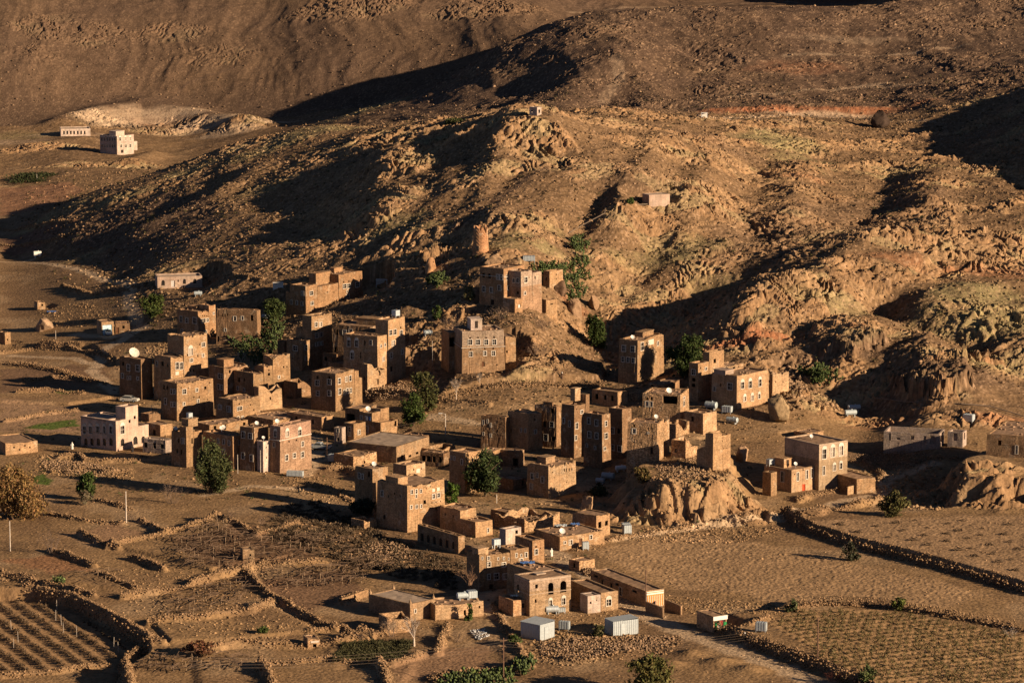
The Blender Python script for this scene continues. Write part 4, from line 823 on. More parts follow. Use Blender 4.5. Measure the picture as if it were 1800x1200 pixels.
hs('C1d', 'stone_shed', 'lean dark stone shed at the front foot of the pale topped stone house', 'shed', 905, 550, 884, 919, 526, 40, REDM, z=Z5, par=.15, wins=[(865,890,20,30,'W')])
hs('C1c', 'low_mud_house', 'small square stone room on the rocks right of the pale topped house, before the cactus', 'house', 966, 506, 955, 990, 477, 40, MUD, rag=.1, z=Z5, wins=[(1190,612,10,12,'o'),(1190,652,8,10,'o'),(1100,650,12,24,'o')])
hs('C1e', 'stone_shed', 'small stone hut with a sunlit face at the foot of the brown boulder', 'shed', 960, 551, 950, 980, 527, 42, MUD, z=Z5, par=.2, wins=[(1150,872,24,10,'o')])
hs('C2', SH, 'stone house with four white windows over a red lower storey, alone on the slope', 'house', 812, 657, 806, 888, 583, 76, wall_mat('red_stone_pale_top', (.266,.164,.092), (.31,.225,.16), split=6.4), z=Z6, rag=.1, depthL=9, bands=[(45,.10,GYPS)],
   wins=[(432,308,36,44,'w'),(503,308,36,44,'w'),(577,308,36,44,'w'),(651,306,34,44,'w'),(432,270,18,12,'o'),(503,268,18,12,'o'),(577,268,18,12,'o'),(651,266,18,12,'o'),(438,412,30,42,'w'),(564,404,26,38,'w'),(640,404,30,40,'w'),(436,370,10,14,'o'),(562,364,10,12,'o'),(640,362,14,14,'o'),(548,500,26,44,'b'),(670,505,12,12,'o')], yard=10)
hs('C2p', 'lean_to', 'roofed open porch built against the left end of the four windowed stone house', 'porch', 789, 656, 781, 812.5, 585, 76, REDM, z=Z6, rag=.05, depthL=8, par=.15, wins=[(300,305,100,80,'o')])
hs('C2x', 'stone_shed', 'low stone annexe at the right end of the four windowed stone house', 'shed', 888.5, 640, 886, 907, 592, 70, MUD, rag=.3, depthL=7, par=.2, wins=[(891,618,3,4,'o')])
# --- shaded cluster right of the centre
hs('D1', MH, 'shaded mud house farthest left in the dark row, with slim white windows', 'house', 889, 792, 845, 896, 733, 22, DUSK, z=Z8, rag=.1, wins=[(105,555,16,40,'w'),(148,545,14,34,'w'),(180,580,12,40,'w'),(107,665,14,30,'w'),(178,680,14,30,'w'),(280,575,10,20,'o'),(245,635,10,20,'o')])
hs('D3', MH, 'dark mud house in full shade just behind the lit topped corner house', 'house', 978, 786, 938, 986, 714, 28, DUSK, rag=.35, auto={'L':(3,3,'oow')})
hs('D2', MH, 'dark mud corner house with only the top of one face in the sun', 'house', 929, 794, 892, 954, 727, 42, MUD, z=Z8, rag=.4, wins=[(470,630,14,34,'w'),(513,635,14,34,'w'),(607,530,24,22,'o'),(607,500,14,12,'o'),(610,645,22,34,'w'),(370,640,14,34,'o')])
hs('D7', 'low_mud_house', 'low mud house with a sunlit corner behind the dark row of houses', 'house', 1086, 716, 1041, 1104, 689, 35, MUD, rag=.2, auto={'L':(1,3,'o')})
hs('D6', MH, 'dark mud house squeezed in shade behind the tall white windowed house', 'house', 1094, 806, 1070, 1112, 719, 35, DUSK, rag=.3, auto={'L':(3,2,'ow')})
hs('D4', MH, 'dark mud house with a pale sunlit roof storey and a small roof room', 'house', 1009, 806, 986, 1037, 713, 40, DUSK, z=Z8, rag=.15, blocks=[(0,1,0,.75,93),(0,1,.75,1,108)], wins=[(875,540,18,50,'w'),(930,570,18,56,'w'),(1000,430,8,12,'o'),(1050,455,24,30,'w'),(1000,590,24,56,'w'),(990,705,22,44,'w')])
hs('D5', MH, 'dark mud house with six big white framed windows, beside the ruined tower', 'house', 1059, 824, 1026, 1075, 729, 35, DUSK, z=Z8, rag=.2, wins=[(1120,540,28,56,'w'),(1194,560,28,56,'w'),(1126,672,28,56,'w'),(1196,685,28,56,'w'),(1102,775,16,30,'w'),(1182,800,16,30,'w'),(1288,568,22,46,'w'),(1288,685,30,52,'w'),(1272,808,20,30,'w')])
hs('E1', MH, 'broken topped mud tower with a plain sunlit face, alone below the dark row', 'house', 964, 876, 926, 1014, 819, 42, PALEM, z=Z8, rag=.8, wins=[(574,1070,28,54,'w'),(622,1062,18,46,'w'),(674,1105,26,54,'w'),(568,1170,26,50,'w'),(890,1010,8,30,'o'),(912,1010,8,30,'o'),(938,1008,8,30,'o'),(965,1005,8,30,'o'),(910,1128,10,10,'o'),(770,1035,8,12,'o'),(795,1085,8,10,'o')])
hs('E2', MH, 'mud house half hidden behind the dense dark tree in the centre', 'house', 817, 868, 789, 846, 796, 42, MUD, z=Z7, rag=.1, wins=[(1050,130,14,36,'w'),(1080,135,14,36,'w'),(1155,170,18,50,'w')])
hs('E3', 'low_mud_house', 'low flat mud house right behind the dense dark tree', 'house', 862, 826, 838, 882, 795, 25, MUD, rag=.05, par=.15, auto={'L':(1,2,'o')})
hs('E4', 'low_mud_house', 'low shaded stone house between the wide hall and the tree house', 'house', 780, 822, 738, 792, 797, 25, DUSK, par=.15, auto={'L':(1,4,'o')})
hs('E5', 'stone_shed', 'low dark stone shed at the foot of the dark row of houses', 'shed', 912, 822, 876, 922, 793, 25, DUSK, par=.15, wins=[(906,812,9,14,'o')])
# --- front cluster
hs('F1a', MH, 'mud house with a white roof dish directly behind the big square tower', 'house', 655, 905, 622, 682, 824, 42, MUD, z=Z7, rag=.2, wins=[(165,300,20,50,'w'),(198,310,18,46,'w'),(262,290,22,50,'o')])
hs('F1b', MH, 'mud house with a pale upper wall and small arched window behind the big square tower', 'house', 715, 885, 690, 748, 818, 42, PALEM, z=Z7, rag=.2, wins=[(735,255,34,36,'p'),(770,235,8,20,'o'),(695,245,8,20,'o')])
hs('F1c', MH, 'big square mud brick tower house with a double white window high on its sunlit face', 'house', 716, 936, 659, 782, 854, 46, MUD, z=Z7, rag=.5,
   wins=[(375,470,22,54,'w'),(500,475,12,24,'o'),(440,500,12,24,'o'),(560,500,12,24,'o'),(675,460,20,38,'w'),(718,455,20,38,'w'),(762,450,18,34,'w'),(718,500,14,28,'w'),(668,605,20,32,'w'),(720,600,20,32,'w'),(762,595,16,32,'w'),(885,498,24,42,'w'),(932,487,26,40,'w'),(885,440,26,30,'p'),(932,428,26,30,'p'),(910,618,16,26,'o'),(868,562,8,12,'o'),(908,553,8,12,'o'),(950,545,8,12,'o'),(800,555,24,36,'o'),(400,700,26,44,'d'),(815,420,8,14,'o'),(857,405,8,12,'o')])
hs('G1', 'arcaded_house', 'low long house with a row of six arched openings on its shaded side', 'house', 806, 974, 731, 817, 942, 54, MUD, z=Z7, rag=.08, par=.2, wins=[(762,890,30,76,'A'),(822,905,30,76,'A'),(885,922,30,76,'A'),(948,938,30,76,'A'),(1010,955,30,76,'A'),(1072,970,28,74,'A')])
hs('G2', MH, 'stepped mud house with a broken upper wall behind the arcaded house', 'house', 836, 945, 772, 866, 917, 48, MUD, z=Z7, rag=.25, blocks=[(0,.42,0,1,28),(.42,1,0,.95,44)], wins=[(1405,825,16,40,'w'),(990,670,12,24,'o'),(1070,690,12,24,'o')])
hs('G4', 'ruined_house', 'large roofless ruin with fallen beams and ragged walls above the lane', 'ruin', 922, 936, 868, 985, 912, 45, RUBB, z=Z12, rag=1.2, roof=False, base=-.5, wins=[(885,297,10,16,'o'),(930,288,10,16,'o'),(748,330,10,20,'o'),(760,390,14,30,'o')])
hs('G3b', MH, 'right half of the long white windowed front house, taller and reddish at the lane corner', 'house', 936, 992, 905, 957, 950, 55, REDM, z=Z12, rag=.05, wins=[(777,595,28,50,'w'),(777,548,20,16,'o'),(820,560,8,14,'o'),(735,545,8,14,'o')])
hs('G3', MH, 'long mud front house with two rows of small white windows over a dark ground floor', 'house', 843, 1040, 820, 931, 974, 58, MUD, z=Z12, rag=.15, blocks=[(0,1,0,.14,66),(0,1,.14,.62,63),(0,1,.62,1,67)],
   wins=[(265,655,12,26,'w'),(318,655,24,32,'w'),(322,715,36,44,'w'),(415,660,12,26,'w'),(470,655,14,24,'w'),(470,715,34,38,'w'),(518,660,8,24,'w'),(590,625,16,38,'w'),(637,625,14,24,'w'),(685,620,22,44,'w'),(634,675,34,32,'w'),(315,835,38,48,'w'),(397,830,42,56,'w'),(480,830,38,52,'w'),(345,930,34,50,'d')])
hs('G3h', 'grey_block_hut', 'small pale grey block hut rising behind the roofs of the long front house', 'hut', 889, 975, 878, 916, 930, 50, WHITEB, z=Z12, rag=0, par=.15, wins=[(590,405,24,34,'o')])
hs('G5b', 'low_mud_house', 'small mud house under the leaning boulder at the right end of the low long house', 'house', 1048, 945, 1006, 1073, 906, 40, MUD, rag=.3, auto={'R':(1,2,'o')}, par=.2)
hs('G5', 'low_mud_house', 'low long house with a brown door and white windows by the ploughed field', 'house', 984, 968, 940, 1064, 943, 57, MUD, z=Z12, rag=.1, par=.2, wins=[(1051,508,20,24,'w'),(1108,505,32,44,'w'),(1208,500,32,66,'b'),(1307,455,24,38,'w')])
hs('G6', 'stone_shed', 'small stone shed with a stone heaped roof at the corner of the ploughed field', 'shed', 1018, 1005, 1000, 1046, 986, 46, RUBB, rag=.2, par=.2, wins=[(1009,993,4,8,'o')])
hs('H1b', 'low_mud_house', 'low flat roofed rear wing with a blue tarpaulin behind the big arched windows house', 'house', 945, 1062, 890, 988, 1006, 55, MUD, rag=.05, par=.2)
hs('H1', 'stone_villa', 'two storey stone villa with two big open arched windows and a pale flat roof edge', 'villa', 931, 1083, 904, 1004, 1018, 60, wall_mat('villa_stone', (.282,.186,.108), (.32,.225,.155), split=4.4), z=Z12, rag=0, par=.2, roofmat=ROOF, bands=[(38,.10,CONC),(61,.25,CONC)], sec='open',
   wins=[(600,945,22,80,'o'),(781,925,26,40,'o'),(918,945,52,116,'A'),(1040,925,60,112,'A'),(772,1065,18,34,'o'),(915,1085,28,56,'a'),(1042,1068,32,62,'a')])
hs('H1l', 'low_mud_house', 'low roofed side block of red stone left of the big arched windows villa', 'house', 902, 1083, 876, 932, 1055, 58, wall_mat('villa_red_stone', (.278,.178,.102)), z=Z12, rag=.1, par=.3, wins=[(652,1108,26,42,'A'),(498,1105,12,20,'o')])
hs('H1w', 'block_house', 'whitish block wing with one small square window right of the arched villa', 'house', 1033, 1078, 1020, 1056, 1047, 62, WHITEB, z=Z12, rag=0, par=.15, wins=[(1300,1083,18,22,'o'),(1357,1058,10,10,'o')])
hs('H1x', 'stone_house', 'long flat roofed stone house with a glazed arched end window by the lane', 'house', 1056.5, 1074, 1004, 1087, 1041, 62, PALEM, z=Z12, rag=0, par=.25, roofmat=ROOF, wins=[(1473,1080,46,60,'a')])
hs('H2', 'long_hall', 'long flat roofed hall with an orange and white painted gable front', 'hall', 1135, 1067, 1042, 1168, 1038, 61, PALEM, z=Z14, rag=0, par=.2, roofmat=ROOF, wins=[(825,262,14,46,'d'),(890,285,14,46,'d'),(955,322,18,60,'w'),(780,210,30,18,'o'),(928,270,28,16,'o'),(1048,320,32,18,'o')])
hs('SH', 'shop_booth', 'small flat roofed shop booth hung with green, white and red cloths by the lane', 'shop', 1254, 1111, 1227, 1278, 1083, 60, PALEM, rag=0, par=.1)
hs('K1', 'flat_roofed_house', 'low house with a wide pale concrete roof and tiny corner finials, at lower centre', 'house', 721, 1092, 645, 764, 1061, 46, PALEM, z=Z13, rag=0, par=.12, roofmat=CONC, wins=[(548,565,16,30,'w')])
hs('K2', 'low_mud_house', 'long low house of pale rubble with tanks on its roof, right of the finials', 'house', 765, 1090, 744, 850, 1063, 68, PALEM, rag=.5, par=.3, wins=[(817,1076,4,9,'o'),(843,1066,3,5,'o'),(826,1062,5,7,'o')])
# --- right-hand cluster
hs('U1', SH, 'stone house with white oval windows and a whitewashed patch, left of the round dark tree', 'house', 1120, 674, 1087, 1171, 599, 31, MUD, z=Z9, rag=.45, wins=[(177,262,32,50,'w'),(257,268,34,50,'w'),(172,357,24,42,'w'),(217,362,24,42,'w'),(264,368,26,42,'w'),(343,245,28,66,'w'),(428,205,56,46,'p'),(497,215,16,34,'w'),(385,215,8,12,'o'),(530,190,8,12,'o'),(455,300,8,12,'o'),(480,290,8,12,'o')], yard=8)
hs('V1', SH, 'tall narrow stone house with a square roof room, right of the round tree', 'house', 1227, 706, 1211, 1277, 639, 38, MUD, z=Z9, rag=.1, blocks=[(0,1,0,.42,67),(0,.7,.42,1,82)], wins=[(795,470,32,46,'w'),(797,535,32,30,'o'),(795,585,32,30,'o'),(910,440,20,24,'w'),(860,435,8,18,'o'),(995,370,24,36,'o')])
hs('V2', SH, 'golden stone house with six arched windows in two rows on its sunlit face', 'house', 1295, 720, 1252, 1357, 661, 42, wall_mat('golden_stone', (.285,.192,.112), stone=.8), z=Z9, rag=.1, base=-4, wins=[(1115,595,38,56,'w'),(1035,582,12,26,'o'),(985,615,20,34,'w'),(1228,586,30,56,'a'),(1303,578,30,60,'a'),(1399,562,28,60,'a'),(1250,704,24,40,'a'),(1322,696,24,46,'a'),(1390,680,20,38,'a')], yard=5)
hs('V2x', 'stone_shed', 'pale stone annexe with tiny windows, right end of the golden stone house', 'shed', 1357.5, 696, 1352, 1389, 658, 44, PALEM, z=Z9, rag=.3, wins=[(1518,555,10,16,'o'),(1490,570,6,12,'o'),(1590,555,8,14,'o')])
hs('V3', 'low_mud_house', 'low ragged stone rooms between the roof room house and the golden stone house', 'house', 1262, 690, 1240, 1310, 645, 48, PALEM, rag=.4, z=Z9, wins=[(1090,435,24,30,'o'),(1160,438,22,30,'o'),(1205,420,8,14,'o')], par=.25)
hs('T', 'ruined_tower_house', 'tall rubble stone tower house with a crumbling right side on the rock knoll', 'house', 1155, 812, 1102, 1181, 745, 16, RUBB, z=Z10, rag=.12, base=-5, blocks=[(.0,1,0,.55,67),(0,1,.55,1,60)], wins=[(185,312,34,44,'w'),(185,262,22,22,'o'),(325,290,12,20,'o'),(358,290,14,26,'o'),(258,322,10,16,'o'),(322,330,12,18,'w'),(182,420,12,16,'o'),(357,500,26,60,'d'),(440,330,8,12,'o'),(480,300,8,12,'o')])
hs('T2', SH, 'stone house with a deep open porch and a satellite dish behind the ruined tower', 'house', 1196, 752, 1129, 1215, 694, 16, RUBB, z=Z9, rag=.15, wins=[(385,748,28,42,'w'),(424,750,22,42,'w'),(385,700,20,26,'o'),(424,702,18,26,'o'),(590,715,130,70,'o'),(720,745,16,40,'w'),(722,695,18,18,'w')])
hs('T3', 'stone_shed', 'small stone room with a dark doorway beside the ruined tower and the blue grey tank', 'shed', 1236, 764, 1204, 1262, 727, 40, PALEM, z=Z9, rag=.1, wins=[(788,880,24,44,'d'),(900,825,6,8,'o'),(930,822,6,8,'o'),(975,815,6,8,'o')])
hs('T4', 'ruined_house', 'roofless ruin with one tall smooth sunlit wall standing at the right end of the knoll', 'ruin', 1253, 828, 1226, 1286, 762, 50, MUD, rag=1.6, roof=False, base=-4, blocks=[(0,.5,0,1,66),(.5,1,0,.8,40)], z=Z10, wins=[(1045,370,8,18,'o'),(1083,358,8,18,'o'),(1040,410,8,10,'o'),(1085,405,8,10,'o'),(1050,480,8,10,'o'),(1085,472,8,10,'o')])
hs('T5', 'ruined_wall', 'collapsed middle part of the knoll ruin, ragged walls open to the sky', 'ruin', 1205, 806, 1180, 1228, 775, 30, RUBB, rag=2.2, roof=False, base=-4, z=Z10, wins=[(595,500,30,40,'o'),(565,405,12,20,'o'),(850,350,20,40,'o')])
hs('R1u', 'stone_villa', 'pale upper storied villa with three tall arched windows, alone at right by the road', 'villa', 1439, 862, 1384, 1493, 781, 52, wall_mat('villa_pale_top', (.290,.203,.125), (.40,.29,.20), split=6.3, stone=.6), z=Z11, rag=0, par=.25, roofmat=ROOF, bands=[(78,.18,CONC)], wins=[(482,365,28,62,'a'),(541,352,28,62,'a'),(601,342,28,62,'a'),(555,455,18,38,'a'),(601,443,18,38,'a'),(480,475,14,58,'w')])
hs('R1l', SH, 'long lower house front with a red door joined to the left of the pale villa', 'house', 1391, 866, 1346, 1437, 826, 48, wall_mat('villa_lower_stone', (.290,.203,.125), stone=.7), z=Z11, rag=.05, par=.25, wins=[(310,515,14,54,'w'),(376,500,16,56,'w'),(413,490,14,60,'w'),(355,588,22,48,'r'),(210,515,18,66,'w'),(288,500,8,10,'o'),(350,470,8,10,'o')])
hs('R1t', 'slim_turret', 'slim square stone turret in front of the lower house with the red door', 'turret', 1355, 872, 1341, 1366.5, 831, 42, MUD, rag=.05, par=.2)
hs('R2', 'stone_shed', 'small rough stone shed on the slope directly behind the pale villa', 'shed', 1418, 774, 1397, 1450, 761, 48, RUBB, rag=.25, par=.15)
hs('R5', 'low_mud_house', 'low flat roofed outbuilding with white gate pillars in the yard right of the pale villa', 'outbuilding', 1506, 868, 1460, 1541, 842, 58, MUD, rag=.1, par=.15, wins=[(1492,860,5,12,'d'),(1500,858,4,12,'b')])
hs('R3', 'unfinished_shell', 'roofless grey block shell of an unfinished long house with open window holes', 'shell', 1651, 789, 1556, 1666, 763, 16, GREYB, rag=0, roof=False, z=Z11, base=-1.5, wins=[(925,250,14,50,'o'),(980,265,24,14,'o'),(1070,258,24,26,'o'),(1150,270,18,46,'o'),(1197,272,30,52,'o'),(1260,265,12,44,'o'),(1290,250,12,44,'o')])
hs('R3b', 'unfinished_shell', 'smaller roofless grey block shell right of the long unfinished shell', 'shell', 1692, 787, 1666.5, 1702, 760, 22, GREYB, rag=0, roof=False, z=Z11, base=-1.5, wins=[(1348,252,28,56,'o'),(1412,245,12,50,'o')])
hs('R4', 'flat_roofed_hall', 'low hall with a broad flat roof cut by the right edge of the photo', 'hall', 1850, 808, 1739, 1905, 770, 22, MUD, rag=.1, par=.2, wins=[(1761,778,6,9,'o'),(1790,790,4,14,'w')], yard=6)
# --- far and lone buildings
hs('Q1', 'plastered_villa', 'large two storey villa far off at upper left, pale with rows of windows', 'villa', 206, 272, 173, 232, 240, 38, WHITEB, z=Z0, rag=0, par=.3, wins=[(x,628,11,22,'w') for x in (708,728,750,770,790,808)]+[(x,580,11,24,'a') for x in (708,728,750,770,790,808)]+[(848,628,11,20,'w'),(877,628,11,20,'w'),(905,626,11,20,'w'),(842,580,11,24,'a'),(875,578,11,24,'a'),(905,578,11,24,'a'),(855,665,16,22,'d')], yard=10)
hs('Q2', 'long_school', 'long low pale building with a row of seven dark arched openings far at upper left', 'building', 107, 240, 105.5, 158, 227, 80, WHITEB, z=Z0, rag=0, par=.25, depthL=9, wins=[(x,533,11,24,'A') for x in (450,473,497,520,545,568,592)], yard=10)
hs('Q1x', 'stone_shed', 'small pale annexe at the right end of the far two storey villa', 'shed', 233.5, 264, 231, 241, 249, 55, WHITEB, rag=0, par=.2)
hs('Q3', 'watch_hut', 'tiny square whitish watch hut on the summit of the rocky hill', 'hut', 944, 204, 930.5, 952, 189, 30, WHITEB, rag=.1, par=.2, wins=[(948,196,3,6,'o'),(935,196,3,4,'o')])
hs('Q4', 'cement_tank_house', 'plain windowless cement box house on the middle of the bare slope', 'house', 1141, 361, 1130, 1178, 343, 66, CREAM, rag=0, par=.08, roofmat=CONC, yard=8)
hs('Q5', 'stone_shed', 'little square stone hut with a tiny window cut by the left edge of the photo', 'shed', 9, 606, -6, 18, 585, 45, MUD, rag=.1, par=.2, wins=[(13,597,2,3,'o')])
hs('Q6', 'low_mud_house', 'low sunlit mud house with tiny square holes at the left edge of the photo', 'house', 10, 800, -30, 63, 779, 62, MUD, rag=.2, par=.2, wins=[(24,786,2.5,3,'o'),(33,790,2.5,3,'o'),(42,783,2.5,3,'o'),(50,786,2.5,3,'o')])
hs('Q7', 'stone_shed', 'tiny square stone field hut among the bare vines', 'hut', 427, 985, 419, 447, 965, 75, PALEM, rag=.25, par=.15, depthL=2.6, wins=[(440,975,3,4,'o')])
hs('Q8', 'stone_shed', 'tiny stone field hut with a white lintel over its door in the lower terraces', 'hut', 541, 1138, 536, 562, 1122, 72, RUBB, rag=.3, par=.15, depthL=3, wins=[(553,1134,6,6,'o'),(553,1127,14,3,'p')])
hs('Q9', 'stone_shed', 'tiny square tower of stone on the rubble edge of the terrace, left of the garage', 'hut', 66, 545, 62, 79, 531, 65, MUD, rag=.2, par=.15, wins=[(74,536,3,4,'o')], depthL=3)
hs('Q10', 'ruined_wall', 'low roofless stone pen beside the finial house', 'ruin', 681, 1106, 666, 722, 1086, 66, RUBB, rag=.6, roof=False, base=-1, depthL=4)
# --- low houses, pens and broken walls filling the gaps
hs('X1', 'ruined_wall', 'broken mud walls in the hollow below the two part house', 'ruin', 520, 700, 497, 545, 672, 45, DUSK, rag=1.6, roof=False)
hs('X2', 'low_mud_house', 'low sunlit rooms with a ragged top above the two row window house', 'house', 606, 668, 575, 640, 640, 40, MUD, rag=.7, par=.25, auto={'R':(1,2,'o')})
hs('X3', 'low_mud_house', 'low flat house between the wide hall and the tall olive tree', 'house', 735, 784, 700, 756, 768, 35, DUSK, rag=.3, par=.2, auto={'L':(1,2,'o')})
hs('X4', 'ruined_wall', 'broken garden walls right of the wide hall', 'ruin', 760, 800, 738, 800, 790, 40, RUBB, rag=.6, roof=False, base=-1)
hs('X5', 'low_mud_house', 'low flat mud rooms left of the broken topped tower', 'house', 902, 862, 872, 926, 843, 40, DUSK, rag=.3, par=.2, auto={'R':(1,2,'o')})
hs('X6', 'stone_shed', 'small stone shed on the bank behind the dark row, beside the white sheet', 'shed', 1120, 706, 1106, 1132, 692, 35, RUBB, rag=.4, par=.2)
hs('X7', 'low_mud_house', 'low dark stone rooms under the upper oval windowed house', 'house', 1168, 694, 1140, 1205, 676, 30, DUSK, rag=.5, par=.2, auto={'L':(1,2,'o')})
hs('X8', 'ruined_wall', 'roofless broken room against the right side of the ruined tower', 'ruin', 1188, 770, 1168, 1214, 746, 30, RUBB, rag=1.8, roof=False)
hs('X9', 'low_mud_house', 'low sunlit mud shed behind the cream villa and below the dish roofed house', 'shed', 262, 742, 246, 280, 728, 40, DUSK, rag=.3, par=.2)
hs('X10', 'ruined_wall', 'low broken stone pen between the big square tower and the brush slope', 'ruin', 640, 930, 616, 662, 915, 45, RUBB, rag=.7, roof=False, base=-1)
hs('X11', 'low_mud_house', 'low mud shed tucked behind the arcaded house and the stepped house', 'shed', 890, 916, 862, 910, 900, 45, MUD, rag=.4, par=.2)
hs('X12', 'low_mud_house', 'low rooms with rubble roof left of the tall arched window house', 'house', 592, 646, 566, 604, 622, 35, DUSK, rag=.6, par=.2, auto={'L':(1,2,'o')})
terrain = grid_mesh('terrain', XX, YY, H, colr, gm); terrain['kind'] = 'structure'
# ------------------------------------------------------------------ roof rooms, trims and other parts of the houses
def local(key, r, l, h):
    root, P, s, ex, ey, L, W = HB[key]; return (r * W, l * L, h / (s * .985))
def roof_room(key, r0, r1, l0, l1, h0, h1, mat, door=None):
    root, P, s, ex, ey, L, W = HB[key]; k = s * .985; mb = MB(); x0, x1, y0, y1, z0, z1 = r0 * W, r1 * W, l0 * L, l1 * L, h0 / k - .3, h1 / k
    mb.box(x0, x1, y0, y1, z0, z1 - .15); mb.box(x0 - .12, x1 + .12, y0 - .12, y1 + .12, z1 - .147, z1)
    o = mb.build('roof_room', mat, root)
    if door:
        q = MB(); xm = (x0 + x1) / 2; q.box(xm - .35, xm + .35, y0 - .04, y0 + .1, z0 + .5, min(z0 + 2.2, z1 - .3)); q.build('door', door, o)
roof_room('B1', .33, .58, .45, .8, 43, 62, REDM); roof_room('B1', .75, .9, .75, .95, 57, 63, REDM)
roof_room('C2', .28, .54, .35, .75, 74, 92, WHITEB, DOORD); roof_room('A13', .2, .8, .05, .5, 72, 84, PALEM)
roof_room('D4', .35, .7, .35, .7, 100, 120, PALEM); roof_room('E1', .30, .62, .5, .9, 57, 66, PALEM); roof_room('H1', .4, .6, .6, .8, 64, 65.5, CONC)
roof_room('R1l', .2, .5, .45, .8, 40, 54, MUD, DOORD); roof_room('Q1', .25, .75, .3, .7, 32, 39, WHITEB); roof_room('B4', .45, .8, .1, .6, 65, 74, MUD, DOORD)
roof_room('F1c', .05, .3, .35, .75, 80, 92, MUD); roof_room('G3', .0, .2, .1, .6, 66, 76, PALEM); roof_room('V2', .0, .25, .45, .9, 60, 66, CREAM)
roof_room('A6', .2, .6, .3, .75, 59, 71, REDM); roof_room('A4', .5, .9, .5, .9, 47, 52, REDM); roof_room('D3', .1, .4, .2, .6, 70, 78, DUSK); roof_room('U1', .55, .95, .5, .9, 74, 81, MUD)
for r, l in ((0, 0), (1, 0), (0, 1), (1, 1)):                          # finials of the flat roofed house
    root, P, s, ex, ey, L, W = HB['K1']; q = MB(); c = local('K1', r, l, 31); x = c[0] + (.2 if r == 0 else -.2); y = c[1] + (.2 if l == 0 else -.2)
    q.lathe([(.28, 0), (.26, .3), (.12, .55), (.02, .95)], 8, (x, y, c[2] - .02)); q.build('finial', PALEM, root)
root, P, s, ex, ey, L, W = HB['H2']; k = s * .985                       # painted gable front
q = MB(); q.box(.15, W - .15, -.09, -.052, -.2, 2.75); gp = q.build('gable_panel', WHITEP, root)
q = MB()
for i in range(9):
    x = .35 + (W - .7) * i / 8; q.box(x - .11, x + .11, -.15, -.092, 0, 2.1)
q.box(.2, W - .2, -.16, -.152, 2.05, 2.2); q.box(.2, W - .2, -.16, -.152, 2.5, 2.62); q.build('orange_stripes', ORANGE, gp)
root, P, s, ex, ey, L, W = HB['SH']
q = MB(); q.box(.25, W - .25, -.10, -.055, .2, 2.0); q.build('shop_opening', DOORD, root); q = MB(); q.box(-.1, W + .1, -.14, -.055, 2.05, 2.75); q.build('fascia', WHITEP, root)
def world_of(key, r, l, h):
    root, P, s, ex, ey, L, W = HB[key]; return P + ex * (r * W) + ey * (l * L) + Vector((0, 0, h / (s * .985)))
# ------------------------------------------------------------------ stones
ICO = []
t_ = (1 + 5 ** .5) / 2
ICOV = np.array([(-1,t_,0),(1,t_,0),(-1,-t_,0),(1,-t_,0),(0,-1,t_),(0,1,t_),(0,-1,-t_),(0,1,-t_),(t_,0,-1),(t_,0,1),(-t_,0,-1),(-t_,0,1)], np.float32); ICOV /= np.linalg.norm(ICOV[0])
ICOF = np.array([(0,11,5),(0,5,1),(0,1,7),(0,7,10),(0,10,11),(1,5,9),(5,11,4),(11,10,2),(10,7,6),(7,1,8),(3,9,4),(3,4,2),(3,2,6),(3,6,8),(3,8,9),(4,9,5),(2,4,11),(6,2,10),(8,6,7),(9,8,1)], np.int32)
rs = np.random.RandomState(5)
def rocks(pts, size, flat=.7, col=(.25, .16, .095), var=.3):
    """many angular stones as one vertex and face array"""
    pts = np.asarray(pts, np.float32); n = len(pts); size = np.broadcast_to(np.asarray(size, np.float32), (n,))
    sc = rs.uniform(.65, 1.25, (n, 1, 3)).astype(np.float32); sc[:, :, 2] *= flat
    v = ICOV[None] * rs.uniform(.75, 1.2, (n, 12, 1)).astype(np.float32) * sc * size[:, None, None]
    a = rs.uniform(0, 6.28, n); ca, sa = np.cos(a)[:, None], np.sin(a)[:, None]
    x = v[:, :, 0] * ca - v[:, :, 1] * sa; y = v[:, :, 0] * sa + v[:, :, 1] * ca
    v = np.stack([x, y, v[:, :, 2]], -1) + pts[:, None, :]
    f = ICOF[None] + (np.arange(n) * 12)[:, None, None]
    k = rs.uniform(1 - var, 1 + var, (n, 1, 1)); tint = rs.uniform(-.06, .06, (n, 1, 1)) * np.array([0.3, 0, -1.0])
    c = np.broadcast_to(np.asarray(col)[None, None] * k * (1 + tint), (n, 12, 3))
    return v.reshape(-1, 3), f.reshape(-1, 3), c.reshape(-1, 3)
def attr_mat(name, rough=.95, spec=.05, trans=False):
    m, nt, b = new_mat(name, rough, spec); at = node(nt, 'ShaderNodeAttribute', attribute_name='albedo')
    geo = node(nt, 'ShaderNodeNewGeometry'); nz = node(nt, 'ShaderNodeTexNoise', i_Scale=3.0, i_Detail=3.0); nt.links.new(geo.outputs['Position'], nz.inputs['Vector'])
    mr = node(nt, 'ShaderNodeMapRange', i_1=.3, i_2=.7, i_3=.75, i_4=1.25); nt.links.new(nz.outputs['Fac'], mr.inputs[0])
    mx = node(nt, 'ShaderNodeMix', data_type='RGBA', blend_type='MULTIPLY'); mx.inputs[0].default_value = 1; nt.links.new(at.outputs['Color'], mx.inputs[6]); nt.links.new(mr.outputs[0], mx.inputs[7])
    nt.links.new(mx.outputs[2], b.inputs['Base Color']); return m
STONE = attr_mat('field_stone'); LEAF = attr_mat('foliage', .7, .12); BARK = flat_mat('bark', (.085, .055, .038), .95); TWIG = flat_mat('bare_twigs', (.165, .115, .085), .95); PALETW = flat_mat('pale_bark', (.42, .34, .27), .9)

